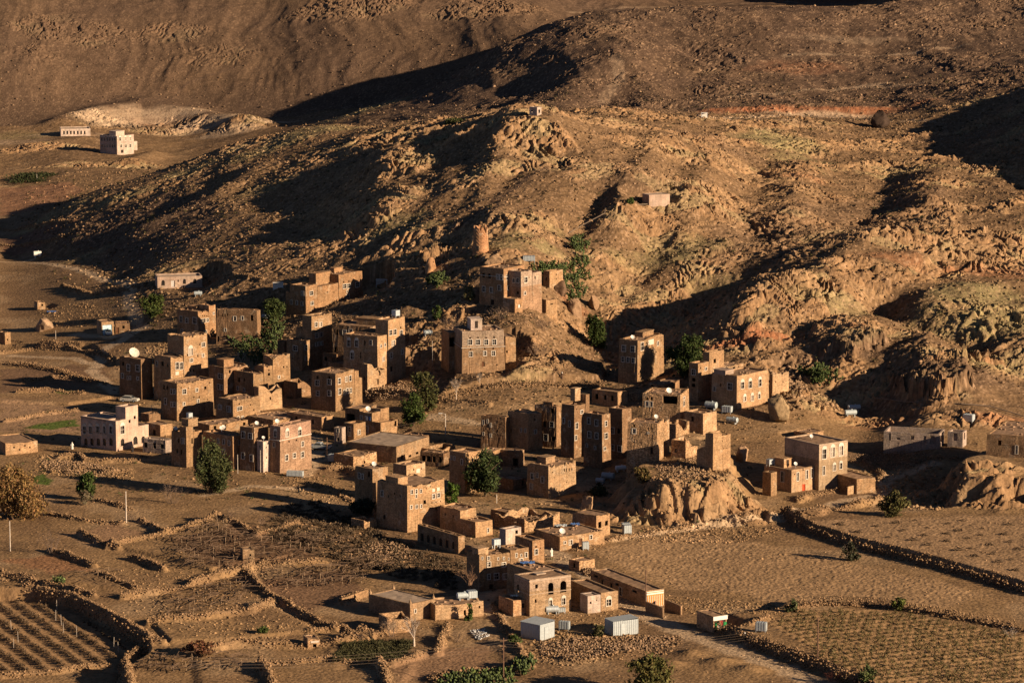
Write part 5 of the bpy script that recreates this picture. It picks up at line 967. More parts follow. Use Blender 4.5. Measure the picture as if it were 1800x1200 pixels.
def resample(pw, step):
    out = []
    for (ax, ay), (bx, by) in zip(pw[:-1], pw[1:]):
        n = max(1, int(math.hypot(bx - ax, by - ay) / step)); out += [(ax + (bx - ax) * i / n, ay + (by - ay) * i / n) for i in range(n)]
    return np.array(out + [pw[-1]])
OCT = np.array([(1,0,0),(0,1,0),(-1,0,0),(0,-1,0),(0,0,1),(0,0,-1)], np.float32); OCTF = np.array([(0,1,4),(1,2,4),(2,3,4),(3,0,4),(1,0,5),(2,1,5),(3,2,5),(0,3,5)], np.int32)
def small_rocks(pts, size, flat=.75, col=(.25,.16,.095), var=.3):
    n = len(pts); size = np.asarray(size, np.float32); v = OCT[None] * rs.uniform(.7, 1.3, (n, 6, 1)) + rs.uniform(-.35, .35, (n, 6, 3)); v[:, :, 2] *= flat; v = v * size[:, None, None]
    a = rs.uniform(0, 6.28, n); ca, sa = np.cos(a)[:, None], np.sin(a)[:, None]; v = np.stack([v[:, :, 0] * ca - v[:, :, 1] * sa, v[:, :, 0] * sa + v[:, :, 1] * ca, v[:, :, 2]], -1) + np.asarray(pts)[:, None, :]
    c = np.broadcast_to(np.asarray(col)[None, None] * rs.uniform(1 - var, 1 + var, (n, 1, 1)), (n, 6, 3)); return v.reshape(-1, 3), (OCTF[None] + (np.arange(n) * 6)[:, None, None]).reshape(-1, 3), c.reshape(-1, 3)
def stone_wall(label, pts, h=1.1, w=1.0, col=(.222, .140, .078), name='dry_stone_wall', retain=False, pw=None, dens=36):
    """a dry stone wall: stones heaped along a line over their earth core; retain lets them climb the higher side"""
    pw = pw or wpts(pts); c = resample(pw, .5); d = np.gradient(c, axis=0); d /= np.linalg.norm(d, axis=1)[:, None] + 1e-9; nrm = np.stack([-d[:, 1], d[:, 0]], 1)
    m = int(dens * .5 * (1.6 if retain else 1)); i = np.repeat(np.arange(len(c)), m); n = len(i)
    gap = (fbm(c[:, 0] / 4, c[:, 1] / 4, 2, 27)[i] > rs.uniform(-.9, -.1, len(i))); i = i[gap]; n = len(i)
    wv = w * (1 + .7 * fbm(c[:, 0] / 6, c[:, 1] / 6, 2, 7))[i]; o = rs.normal(0, .55, n); q = c[i] + d[i] * rs.uniform(-.35, .35, (n, 1)) + nrm[i] * (o * wv)[:, None]
    g = hz(q[:, 0], q[:, 1]); hv = h * (1 + .9 * fbm(c[:, 0] / 3.5, c[:, 1] / 3.5, 3, 17))[i]
    if retain:
        gl = np.minimum(hz(c[:, 0] + nrm[:, 0] * 1.3, c[:, 1] + nrm[:, 1] * 1.3), hz(c[:, 0] - nrm[:, 0] * 1.3, c[:, 1] - nrm[:, 1] * 1.3))[i]; z = np.where(rs.rand(n) < .6, np.maximum(g, gl + rs.rand(n) * h), g + rs.rand(n) * .25)
    else: z = g + np.clip(hv * .42 * rs.rand(n) * np.exp(-(o / .7) ** 2), 0, 2)
    v, f, cc = small_rocks(np.stack([q[:, 0], q[:, 1], z], 1) - [c[:, 0].mean(), c[:, 1].mean(), 0], (.06 + .24 * rs.rand(n) ** 2.6), .8, col)
    K = len(c); sec = [(-1.0, -.25), (-.5, .10), (0, .20), (.5, .10), (1.0, -.25)]; sv = []      # the earth and small stone core under them
    for o1, dz in sec:
        q1 = c + nrm * (o1 * w * .6); sv.append(np.stack([q1[:, 0] - c[:, 0].mean(), q1[:, 1] - c[:, 1].mean(), hz(q1[:, 0], q1[:, 1]) + dz], 1))
    sv = np.stack(sv, 1).reshape(-1, 3); fi = np.arange(K - 1)[:, None] * 5 + np.arange(4)[None]; b0_ = len(v)
    sf = np.concatenate([np.stack([fi, fi + 5, fi + 6], -1).reshape(-1, 3), np.stack([fi, fi + 6, fi + 1], -1).reshape(-1, 3)]) + b0_
    v = np.vstack([v, sv]); f = np.vstack([f, sf]); cc = np.vstack([cc, np.tile(np.array(col) * .85, (len(sv), 1))])
    o_ = link(name, np_mesh(name, v, f, STONE, cc)); o_.location = (c[:, 0].mean(), c[:, 1].mean(), 0); return tag(o_, label, 'stone wall')
for (lab, pts, h, ret), pw in zip(WL, WL2): stone_wall(lab, pts, h, retain=ret, pw=pw)
def block_wall(label, p0, p1, h, mat, name='yard_wall', th=.25):
    """a straight built wall with a coping, its own object"""
    a_, b_ = hit(*p0), hit(*p1); d = b_ - a_; L = math.hypot(d.x, d.y); mb = MB(); mb.box(0, L, -th / 2, th / 2, -1.2, h); mb.box(-.05, L + .05, -th / 2 - .05, th / 2 + .05, h + .002, h + .12)
    o = mb.build(name, mat); o.location = a_; o.rotation_euler = (0, 0, math.atan2(d.y, d.x)); return tag(o, label, 'wall')
block_wall('block yard wall on the lane side of the painted hall', (1136,1074), (1166,1086), 1.7, PALEM); block_wall('block yard wall on the field side of the painted hall', (1169,1068), (1198,1080), 1.5, PALEM)
block_wall('low stone yard wall in front of the outbuilding with white pillars', (1489,870), (1538,858), 1.6, PALEM); block_wall('straight wall of the open yard left of the finial house', (600,1062), (646,1046), 1.0, MUD)
# ------------------------------------------------------------------ loose stones and scree: beyond counting
def scatter_poly(pts, n):
    pw = wpts(pts); xs = [p[0] for p in pw]; ys = [p[1] for p in pw]; x = rs.uniform(min(xs), max(xs), n * 3); y = rs.uniform(min(ys), max(ys), n * 3)
    k = poly_sd(pw, x, y) > 0; return x[k][:n], y[k][:n]
PV, SV, CV = [], [], []
def strew(x, y, smin, smax, sink=.15):
    s_ = smin + (smax - smin) * rs.rand(len(x)) ** 3; PV.append(np.stack([x, y, hz(x, y) + s_ * sink], 1)); SV.append(s_)
for pts, n, a, b_ in [([(925,1130),(960,1110),(1110,1115),(1210,1120),(1170,1150),(1000,1170),(930,1160)], 1500, .12, .45), ([(60,800),(110,795),(160,815),(240,830),(230,850),(120,840),(60,830)], 900, .12, .45),
      ([(800,600),(870,585),(930,600),(900,630),(850,625)], 600, .15, .5), ([(640,660),(730,660),(760,690),(680,690)], 700, .12, .45), ([(1180,830),(1290,830),(1340,890),(1150,920),(1110,880)], 700, .15, .6), ([(250,610),(310,600),(310,650),(270,640)], 500, .15, .4),
      ([(1320,670),(1420,670),(1480,720),(1400,740)], 700, .15, .8), ([(1480,830),(1560,800),(1640,800),(1700,850),(1640,900),(1560,880)], 900, .15, .7), ([(1130,925),(1330,900),(1380,930),(1300,955),(1100,950)], 1200, .1, .4), ([(560,900),(660,950),(730,990),(620,990),(500,930)], 700, .1, .4),
      ([(560,970),(700,960),(740,1000),(600,1010)], 500, .1, .4), ([(180,1000),(460,1000),(600,1100),(400,1130),(260,1100)], 1500, .1, .35), ([(940,1060),(1120,1050),(1180,1090),(1000,1100)], 500, .1, .3), ([(60,545),(150,530),(220,560),(100,580)], 500, .1, .4),
      ([(480,840),(560,830),(640,880),(560,890)], 500, .1, .35), ([(780,560),(1000,555),(1080,620),(900,660),(780,600)], 900, .12, .5), ([(1080,1030),(1200,1050),(1360,1060),(1380,1085),(1200,1075)], 900, .1, .3)]:
    strew(*scatter_poly(pts, n), a, b_)
n = 60000; a = rs.uniform(-.165, .165, n); y = rs.uniform(760, 1240, n); x = a * y
k = hz(x, y) > 4.5 + rs.rand(n) * 3; strew(x[k], y[k], .10, .62)
n = 7000; a = rs.uniform(-.165, .165, n); y = rs.uniform(1230, 1480, n); x = a * y; k = hz(x, y) > 8 + rs.rand(n) * 8; strew(x[k], y[k], .15, .8)
n = 7000; a = rs.uniform(-.165, .165, n); y = rs.uniform(530, 800, n); x = a * y; strew(x, y, .06, .24)
x, y = scatter_poly([(200,560),(520,480),(720,520),(1000,560),(1300,600),(1420,720),(1300,850),(1080,950),(900,1080),(640,940),(300,850),(190,720)], 5000); strew(x, y, .10, .45)
PV = np.concatenate(PV); SV = np.concatenate(SV)
def albedo_at(x, y):
    i = np.clip(np.interp(x / y, Acols, IA).round().astype(int), 0, len(Acols) - 1); j = np.clip(np.interp(y, Ydense, IY).round().astype(int), 0, len(Ydense) - 1); return colr[i, j]
v, f, cc = small_rocks(PV, SV, .75, (1, 1, 1), .35); ab = np.repeat(albedo_at(PV[:, 0], PV[:, 1]), 6, 0)
ls = link('loose_stones', np_mesh('loose_stones', v, f, STONE, np.clip(cc * (ab * .8 + np.array([.045, .03, .018])), .01, .6))); tag(ls, 'loose brown stones and rubble strewn over slopes and terraces', 'stones', kind='stuff')
# ------------------------------------------------------------------ boulders large enough to point at
def fold(v, seed, amp=.22, fr=1.3):
    r = np.linalg.norm(v, axis=1, keepdims=True); d = v / r
    k = gnoise(d[:, 0] * fr + seed * 3.1 + d[:, 2] * .7, d[:, 1] * fr - seed + d[:, 2] * .9, seed % 50) + .5 * gnoise(d[:, 0] * fr * 2.3 + seed + d[:, 2], d[:, 1] * fr * 2.3 + d[:, 2] * 1.6, seed % 40 + 9)
    return v * (1 + amp * k[:, None])
def ico_sub(n):
    v, f = ICOV.copy(), ICOF.copy()
    for _ in range(n):
        e = {}; nv = list(map(tuple, v)); nf = []
        def mid(a, b):
            kk = (min(a, b), max(a, b))
            if kk not in e: m = (np.array(nv[a]) + np.array(nv[b])); m /= np.linalg.norm(m); e[kk] = len(nv); nv.append(tuple(m))
            return e[kk]
        for a, b, c in f: ab, bc, ca = mid(a, b), mid(b, c), mid(c, a); nf += [(a, ab, ca), (b, bc, ab), (c, ca, bc), (ab, bc, ca)]
        v, f = np.array(nv, np.float32), np.array(nf, np.int32)
    return v, f
BV, BF = ico_sub(3)
def boulder(label, u, v, wpx, hpx, dm, col, seed, lean=0, group=None, sink=.36):
    Pp = hit(u, v); s = px_scale(Pp); w, h = wpx / s / 2, hpx / s
    q = fold(BV.copy(), seed, .25, 1.0); rb = np.random.RandomState(seed)
    for k in range(22):                                            # angular breaks: many cut planes
        nn = rb.normal(size=3); nn[2] *= .6; nn /= np.linalg.norm(nn); dd = q @ nn; lim = .40 + .36 * rb.rand(); q = q - np.outer(np.maximum(dd - lim, 0) * .98, nn)
    ck = ridged(q[:, 0] * 1.3 + seed, q[:, 2] * .8 + q[:, 1], 3, seed); q = q * (1 - .16 * np.clip(ck - .35, 0, 1)[:, None]); q = fold(fold(q, seed + 5, .07, 3.5), seed + 9, .05, 8.0) * 1.2
    q[:, 0] = q[:, 0] * w + lean * q[:, 2] * h * .5; q[:, 1] *= dm; q[:, 2] *= h * .62
    nz = fbm(q[:, 0] * .8 + q[:, 2] * .6, q[:, 1] * .8 + q[:, 2], 3, seed)
    c = np.array(col)[None] * (1 + .45 * nz[:, None]); o = link('boulder', np_mesh('boulder', q, BF, STONE, np.clip(c, .01, .6), False)); o.location = (Pp.x, Pp.y + dm * .6, Pp.z + h * sink); tag(o, label, 'boulder', group)
for b in [('big dark round boulder by the white road cut at upper right', 1547,226,46,32,5,(.05,.034,.026),3), ('large orange faced boulder left of the round watchtower', 757,478,30,30,3.5,(.30,.165,.085),4), ('tan boulder at the foot of the round watchtower', 872,470,36,22,3,(.30,.19,.11),5,.3),
          ('brown boulder between the small stone hut and the cactus slope', 1010,556,36,34,3,(.22,.14,.085),6), ('dark brown rock above the small stone hut on the hillside', 985,520,36,26,3,(.12,.075,.048),7), ('leaning pale boulder behind the low long house by the lane', 1032,905,30,32,2.6,(.30,.19,.11),8,.1),
          ('round grassy boulder under the right end of the golden stone house', 1372,745,48,44,4,(.23,.16,.09),9), ('upright boulder beside the grey tank box above the red house', 912,466,16,16,2,(.26,.18,.10),10), ('tall split rock right of the ruined knoll wall', 1306,812,38,30,3.5,(.30,.19,.115),11), ('dark boulder with a lit edge behind the cactus right of the hillside houses', 1046,545,30,26,3,(.20,.125,.075),12),
          ('pale rock mound under the small tower of stone on the left terrace', 78,582,40,28,4,(.27,.18,.115),18)]: boulder(*b)
# ------------------------------------------------------------------ trees, shrubs, cactus
def leaves(centres, radii, n, size, col, var=.35, shell=.55):
    """leaf sprays through the volume of several lobes, each spray its own small crossing faces"""
    centres = np.array(centres, np.float32); radii = np.array(radii, np.float32); w = (radii.prod(1)) ** .8; w /= w.sum()
    i = rs.choice(len(centres), n, p=w); d = rs.normal(size=(n, 3)); d /= np.linalg.norm(d, axis=1)[:, None]; r = rs.uniform(shell, 1.06, n) ** .8
    p = centres[i] + d * radii[i] * r[:, None] * (1 + .18 * rs.normal(size=(n, 1)))
    k = gnoise(p[:, 0] * .9 + 9, p[:, 1] * .9 + p[:, 2] * .8, 3) > -.14 - .3 * rs.rand(n); p = p[k]; n = len(p)
    a = rs.normal(size=(n, 3)); a /= np.linalg.norm(a, axis=1)[:, None]; b = rs.normal(size=(n, 3)); b -= (a * b).sum(1)[:, None] * a; b /= np.linalg.norm(b, axis=1)[:, None]
    s = (size * rs.uniform(.6, 1.4, n))[:, None]
    v = np.stack([p - a * s, p + b * s * .45, p + a * s, p - b * s * .45], 1).reshape(-1, 3); f = np.arange(4 * n).reshape(-1, 4)
    c = np.array(col)[None] * (1 + var * rs.uniform(-1, 1, (n, 1))) * (1 + .25 * gnoise(p[:, 0] * .6, p[:, 1] * .6 + p[:, 2] * .6, 8)[:, None]) * (1 + rs.uniform(-.12, .12, (n, 3)))
    return v, f, np.repeat(np.clip(c, .005, .5), 4, 0)
def limb_set(mb, h, w, n, r0, rg):
    mb.tube((0, 0, -.5), (rg.uniform(-.1, .1) * h, 0, h * .35), r0, r0 * .7, 7)
    for k in range(n):
        a = 6.28 * k / n + rg.uniform(-.5, .5); z = h * rg.uniform(.25, .4); m = (math.cos(a) * w * .3, math.sin(a) * w * .3, h * rg.uniform(.5, .65)); e = (math.cos(a + .3) * w * .65, math.sin(a + .3) * w * .65, h * rg.uniform(.7, .92))
        mb.tube((0, 0, z), m, r0 * .55, r0 * .35, 5); mb.tube(m, e, r0 * .35, r0 * .08, 4)
def tree(label, u, v, wpx, hpx, col=(.045, .062, .018), name='tree', dens=1.0, low=.04, cat='tree', leaf=.30, lobes=9, seed=None, narrow=1.0, group=None):
    Pp = hit(u, v); s = px_scale(Pp); w, h = wpx / s / 2 * 1.12, hpx / s * 1.04; rg = random.Random(seed or int(u + v * 3)); root = thing(name, label, cat, Pp, 0, group)
    cs, rr = [], []
    for k in range(lobes):
        a = rg.uniform(0, 6.28); q = rg.uniform(0.15, .74); z = h * rg.uniform(low + .10, .80); t = 1 - .55 * max(0, (z / h - .5) / .5) * narrow
        cs.append((math.cos(a) * q * w * t, math.sin(a) * q * w * t, z)); k2 = rg.uniform(.22, .44); rr.append((w * k2, w * k2, min(h * rg.uniform(.14, .22), (h - z) * .98 + .1)))
    cs.append((0, 0, h * .45)); rr.append((w * .55, w * .55, h * .38)); cs.append((0, 0, h * .84)); rr.append((w * .3, w * .3, h * .15))
    n = int(min(16000, dens * 48 * w * h / (leaf * leaf) * .28)); vv, f, c = leaves(cs, rr, n, leaf, (col[0] * .95, col[1] * .88, col[2] * 1.0), .4, .35)
    vv = vv[:]; mb = MB(); limb_set(mb, h, w, 5, max(.10, h * .032), rg); mb.build('trunk', BARK, root); link('crown', np_mesh('crown', vv, f, LEAF, c), root); return root
def bare(label, u, v, wpx, hpx, mat=TWIG, name='bare_shrub', n=7, cat='shrub', th=.05, seed=None, depth=4, trunk=False):
    Pp = hit(u, v); s = px_scale(Pp); w, h = wpx / s / 2, hpx / s; rg = random.Random(seed or int(u * 7 + v)); root = thing(name, label, cat, Pp); mb = MB(); tw = MB()
    def grow(p, d, L, r, lev):
        e = p + d * L; (mb if lev > 1 else tw).tube(p, e, r, r * .6, 4 if lev > 1 else 3, False)
        if lev == 0: return
        for k in range(rg.choice((2, 3, 3))):
            nd = (d + Vector((rg.uniform(-1, 1) * .75, rg.uniform(-1, 1) * .75, rg.uniform(-.25, .5)))).normalized(); grow(p + d * L * rg.uniform(.55, 1), nd, L * rg.uniform(.55, .8), r * .62, lev - 1)
    base = Vector((0, 0, -.15))
    if trunk: mb.tube(base, (0, 0, h * .3), th * 2.6, th * 1.8, 6); base = Vector((0, 0, h * .28))
    for k in range(n):
        a = rg.uniform(0, 6.28); t = rg.uniform(.1, 1.0); d = Vector((math.cos(a) * t * w / h * 1.1, math.sin(a) * t * w / h * 1.1, 1)).normalized(); grow(base + Vector((math.cos(a), math.sin(a), 0)) * (0 if trunk else w * .25 * t), d, h * rg.uniform(.3, .42), th, depth - 1)
    mb.build('stems', mat, root); tw.build('twigs', mat, root); return root
def cactus(label, pts, n, h=1.6, group=None):
    """a thicket of prickly pear: flat pads grown on each other"""
    x, y = scatter_poly(pts, n); V, F, Cc = [], [], []; org = np.array([x.mean(), y.mean(), float(hz(x.mean(), y.mean()))]); b = 0
    for px_, py_ in zip(x, y):
        z = float(hz(px_, py_)); st = [(np.array([px_, py_, z + .1]), np.array([0, 0, 1.0]), .34)]; cnt = 0
        while st and cnt < 16:
            p, d, r = st.pop(); c_ = p + d * r; nrm = np.cross(d, rs.normal(size=3)); nrm /= np.linalg.norm(nrm) + 1e-9; sd_ = np.cross(d, nrm)
            t = np.linspace(0, 2 * np.pi, 9)[:-1]; ring = c_[None] + np.cos(t)[:, None] * d[None] * r + np.sin(t)[:, None] * sd_[None] * r * .72
            V.append(np.vstack([ring, c_ + nrm * .06, c_ - nrm * .06])); F += [(b + i, b + (i + 1) % 8, b + 8) for i in range(8)] + [(b + (i + 1) % 8, b + i, b + 9) for i in range(8)]; b += 10
            Cc.append(np.tile(np.array([.070, .092, .034]) * rs.uniform(.5, 1.35) * np.array([1, 1, rs.uniform(.7, 1.2)]), (10, 1))); cnt += 1
            if c_[2] - z < h:
                for k in range(rs.randint(1, 4)): nd = d + rs.normal(size=3) * .55; nd[2] = abs(nd[2]); nd /= np.linalg.norm(nd); st.insert(0, (p + d * r * 1.8, nd, r * rs.uniform(.8, 1.05)))
    o = link('prickly_pear', np_mesh('prickly_pear', np.vstack(V) - org, np.array(F), LEAF, np.vstack(Cc))); o.location = org; tag(o, label, 'cactus', group)
BG = (.045, .068, .015)
tree('large dark green tree in front of the house with small windows, left cluster', 370, 866, 84, 92, (.050, .060, .019), 'pepper_tree', 1.2, lobes=12)
tree('big yellowish feathery tree at the left edge', 22, 912, 118, 96, (.165, .105, .036), 'tamarisk_tree', 1.2, lobes=12, narrow=.4)
tree('round bright green bush between the yellow tree and the pale pole', 152, 878, 46, 46, BG, 'bush', 1.4, 0, 'bush')
tree('bare topped grey green shrub just below the round bright green bush', 150, 886, 30, 26, (.10, .085, .045), 'bush', .6, 0, 'bush')
tree('tall olive green tree right of the tall tower house', 752, 722, 56, 68, (.062, .066, .020), 'pepper_tree', 1.1); tree('dark bright leaved tree directly right of the hollow recess house', 728, 748, 56, 58, (.045, .068, .014), 'tree', 1.3)
tree('dense dark tree in front of the half hidden mud house, centre', 853, 872, 72, 82, (.034, .050, .014), 'tree', 1.3, lobes=12)
tree('small bright green tree right of the big square tower', 795, 888, 30, 40, (.055, .098, .014), 'tree', 1.3)
tree('round dark green tree between the oval windowed house and the tall narrow house', 1206, 664, 70, 74, (.034, .052, .012), 'tree', 1.5, lobes=12, narrow=.5)
tree('dark green tree in the shaded gully right of the four windowed house', 1047, 610, 46, 56, (.036, .056, .012), 'tree', 1.4)
tree('wide low green bush on the bank below the bungalow', 270, 553, 54, 36, (.050, .070, .015), 'bush', 1.3, 0, 'bush')
tree('dark tree behind the cactus grove by the red mud house', 482, 568, 50, 44, (.038, .055, .014), 'tree', 1.2); tree('small green tree beside the water tank above the porch house', 769, 562, 20, 24, BG, 'tree', 1.3)
tree('olive green bush at the bottom edge, right of centre', 1145, 1222, 108, 70, (.085, .082, .022), 'bush', 1.2, 0, 'bush', lobes=12); tree('feathery green bush by the dark pole at the bottom edge', 1523, 1202, 46, 36, (.075, .095, .030), 'bush', .8, 0, 'bush')
tree('olive bush on the bank below the road, right', 1573, 906, 56, 46, (.075, .072, .022), 'bush', 1.1, 0, 'bush'); tree('small green bush on the upper wall of the right vineyard', 1580, 1072, 24, 24, (.07, .085, .018), 'bush', 1.2, 0, 'bush')
tree('small grey green bush at the left end of the vineyard wall', 1393, 1076, 24, 24, (.06, .07, .025), 'bush', 1, 0, 'bush'); tree('small green bush by the concrete box house on the bare slope', 1109, 358, 16, 12, BG, 'bush', 1.2, 0, 'bush')
tree('small leafy tree at the foot of the pink topped house', 517, 822, 30, 26, (.07, .085, .028), 'tree', .8); tree('green shrub growing in the roofless wall of the long tank roofed house', 826, 1090, 16, 30, BG, 'bush', 1.2, 0, 'bush')
tree('dark bush between the two metal sheds', 1050, 1118, 26, 22, (.07, .07, .025), 'bush', 1, 0, 'bush'); tree('small olive tree left of the dark red house below the watchtower', 826, 530, 22, 30, (.085, .082, .03), 'tree', .8)
tree('dry brown green bush against the foot of the ruined tower', 1130, 850, 44, 30, (.085, .065, .020), 'bush', 1.1, 0, 'bush'); tree('dark shaded bush on the slope right of the arcaded house field', 640, 905, 70, 30, (.030, .034, .016), 'bush', 1, 0, 'bush')
tree('low green bush on the left terrace among bare plots', 463, 1112, 26, 12, BG, 'bush', 1.2, 0, 'bush'); tree('bright green cactus bush on the dark wall at left', 104, 1028, 30, 18, (.11, .15, .05), 'bush', 1.2, 0, 'bush')
tree('dark shrub in shade right of the right terrace wall', 1494, 985, 40, 34, (.03, .032, .015), 'bush', .7, 0, 'bush'); tree('green weeds along the path left of the metal shed', 905, 1130, 34, 16, BG, 'bush', 1.1, 0, 'bush')
tree('green bush in the shaded gully below the narrow stone annexe', 1440, 668, 50, 20, (.05, .075, .02), 'bush', 1, 0, 'bush'); tree('brown rusty shrub on the terrace at lower left', 350, 1150, 60, 26, (.12, .06, .028), 'bush', .9, 0, 'bush')
tree('dark bushes in the field far at left', 50, 316, 130, 9, (.028, .036, .012), 'hedge', 1.4, 0, 'hedge', leaf=.4); tree('dark tree on the crest behind the middle hill', 800, 218, 50, 10, (.05, .06, .018), 'bush', 1.2, 0, 'bush')
tree('shaded dark bush beside the dark row of houses', 1052, 870, 40, 22, (.04, .045, .016), 'bush', 1, 0, 'bush')
bare('bare reddish brown shrub below the big dark green tree', 303, 884, 78, 44, name='bare_shrub', n=12, th=.05); bare('lone bare pinkish shrub on the left terrace wall', 92, 972, 44, 48, n=10, th=.045)
bare('leafless brown tree in front of the long white windowed house', 826, 1052, 54, 50, flat_mat('brown_twigs', (.20, .12, .075)), 'bare_tree', 9, 'tree', .07, trunk=True); bare('pale trunked bare fig tree below the finial house', 728, 1135, 66, 50, PALETW, 'bare_tree', 8, 'tree', .075, trunk=True)
bare('bare brown shrub left of the fig tree', 690, 1118, 48, 44, n=9); bare('grey bare shrub against the wall below the lintel hut', 636, 1124, 34, 20, n=8); bare('bare shrub at the wall corner of the large vine plot', 405, 912, 18, 22, n=6, th=.035); bare('pink grey bare shrub on the shaded slope above the trellis', 462, 922, 30, 22, n=8, th=.035)
bare('pale leafless tree on the shaded garden terrace', 802, 702, 34, 36, PALETW, 'bare_tree', 7, 'tree', .05, trunk=True); bare('thin pale tree in front of the four windowed house', 843, 672, 18, 26, PALETW, 'bare_tree', 5, 'tree', .04); bare('large bare grey shrub in front of the hillside annexe', 795, 586, 50, 40, n=12, th=.05); bare('bare brown shrub spreading below the hillside houses', 880, 560, 56, 34, n=12)
bare('bare thorn shrub right of the four windowed house', 945, 625, 50, 32, n=12); bare('dry bare shrub on the slope under the hillside huts', 955, 580, 60, 30, n=12); bare('bare pale shrub at the shady terrace wall, right', 1488, 978, 22, 30, PALETW, n=6, th=.035); bare('thin bare shrub at the right edge of the vineyard wall', 1778, 1120, 26, 26, PALETW, n=7, th=.04)
bare('small bare shrub beside the pale pole', 232, 915, 26, 16, n=8, th=.03); bare('reddish bare shrub under the dark pole at bottom right', 1462, 1196, 46, 26, flat_mat('red_twigs', (.14, .05, .035)), n=12, th=.035); bare('small bare tree in the shade of the cactus grove', 424, 640, 20, 30, PALETW, 'bare_tree', 6, 'tree', .04); bare('leafless shrub in the rubbish heap', 805, 1128, 44, 26, n=12, th=.04)
cactus('prickly pear grove in sun and shade left of the two part house', [(398,590),(440,565),(495,570),(500,615),(480,650),(420,640)], 170, 2.6); cactus('prickly pear thicket right of the hillside houses', [(985,480),(1025,450),(1040,480),(1030,520),(1000,540)], 80, 1.7)
cactus('small prickly pear patch behind the hillside houses roof', [(930,475),(960,470),(990,478),(985,492),(940,490)], 60, 1.8); cactus('prickly pear on the slope left of the watchtower boulder', [(745,500),(770,488),(790,498),(770,510)], 50, 1.5); cactus('prickly pear above the hillside cactus thicket near boulders', [(995,430),(1020,418),(1035,440),(1010,450)], 40, 1.8)
cactus('prickly pear patch at the bottom edge, centre', [(760,1215),(800,1192),(870,1185),(905,1180),(900,1230)], 130, 1.1); cactus('prickly pear clump below the path at the bottom edge', [(905,1170),(935,1165),(940,1185),(915,1190)], 35, 1.2); cactus('prickly pear among the boulders right of the golden house', [(1400,655),(1450,650),(1480,670),(1430,680)], 50, 1.4)
# scrub dots over the slopes
n = 5200; a = rs.uniform(-.165, .165, n); y = rs.uniform(770, 1250, n); x = a * y; k = (hz(x, y) > 5) & (fbm(x / 25, y / 25, 2, 33) > rs.uniform(-.5, .35, n)); x, y = x[k], y[k]
V, F, Cc = [], [], []; b0 = 0
cs = np.stack([x, y, hz(x, y)], 1); rad = rs.uniform(.25, .85, len(x)) ** 1.2; m = 26
d = rs.normal(size=(len(x), m, 3)); d /= np.linalg.norm(d, axis=2, keepdims=True); d[:, :, 2] = np.abs(d[:, :, 2]) * .7; p = (cs[:, None] + d * rad[:, None, None] * rs.uniform(.4, 1, (len(x), m, 1))).reshape(-1, 3)
A_ = rs.normal(size=p.shape) * .14; B_ = rs.normal(size=p.shape) * .14; vv = np.stack([p - A_, p + B_, p + A_], 1).reshape(-1, 3)
cl = np.where(rs.rand(len(x), 1) < .5, np.array([[.050, .044, .018]]), np.array([[.095, .070, .036]])) * rs.uniform(.7, 1.3, (len(x), 1)); cl = np.repeat(cl, m * 3, 0)
o = link('scrub', np_mesh('scrub', vv, np.arange(len(vv)).reshape(-1, 3), LEAF, cl)); tag(o, 'low dark scrub dotted over the stony slopes', 'scrub', kind='stuff')
n = 1500; x, y = scatter_poly([(200,560),(520,480),(720,520),(1000,560),(1300,600),(1420,720),(1300,850),(1340,900),(1080,960),(900,1090),(640,940),(400,880),(190,880),(20,830),(20,700),(190,700)], n); n = len(x); m = 24; rad = rs.uniform(.2, .7, n); d = rs.normal(size=(n, m, 3)); d /= np.linalg.norm(d, axis=2, keepdims=True); d[:, :, 2] = np.abs(d[:, :, 2]) * .8
p = (np.stack([x, y, hz(x, y)], 1)[:, None] + d * rad[:, None, None] * rs.uniform(.3, 1, (n, m, 1))).reshape(-1, 3); A_ = rs.normal(size=p.shape) * .10; B_ = rs.normal(size=p.shape) * .10; vv = np.stack([p - A_, p + B_, p + A_], 1).reshape(-1, 3)
cl = np.where(rs.rand(n, 1) < .3, np.array([[.050, .055, .020]]), np.array([[.100, .072, .042]])) * rs.uniform(.6, 1.4, (n, 1)); o = link('weeds', np_mesh('weeds', vv, np.arange(len(vv)).reshape(-1, 3), LEAF, np.repeat(cl, m * 3, 0))); tag(o, 'dry weeds and low scrub between the houses', 'weeds', kind='stuff')
n = 900; x, y = scatter_poly([(560,880),(720,960),(820,990),(800,1040),(640,1000),(450,930),(500,890)], n); n = len(x); m = 40; rad = rs.uniform(.3, .9, n); d = rs.normal(size=(n, m, 3)); d /= np.linalg.norm(d, axis=2, keepdims=True); d[:, :, 2] = np.abs(d[:, :, 2])
p = (np.stack([x, y, hz(x, y)], 1)[:, None] + d * rad[:, None, None] * rs.uniform(.3, 1, (n, m, 1))).reshape(-1, 3); A_ = rs.normal(size=p.shape) * .12; B_ = rs.normal(size=p.shape) * .12; vv = np.stack([p - A_, p + B_, p + A_], 1).reshape(-1, 3)
o = link('dry_brush', np_mesh('dry_brush', vv, np.arange(len(vv)).reshape(-1, 3), LEAF, np.tile(np.array([[.075, .052, .032]]), (len(vv), 1)) * np.repeat(rs.uniform(.6, 1.4, (n, 1)), m * 3, 0))); tag(o, 'dry brown brush covering the shaded slope left of the arcaded house', 'brush', kind='stuff')
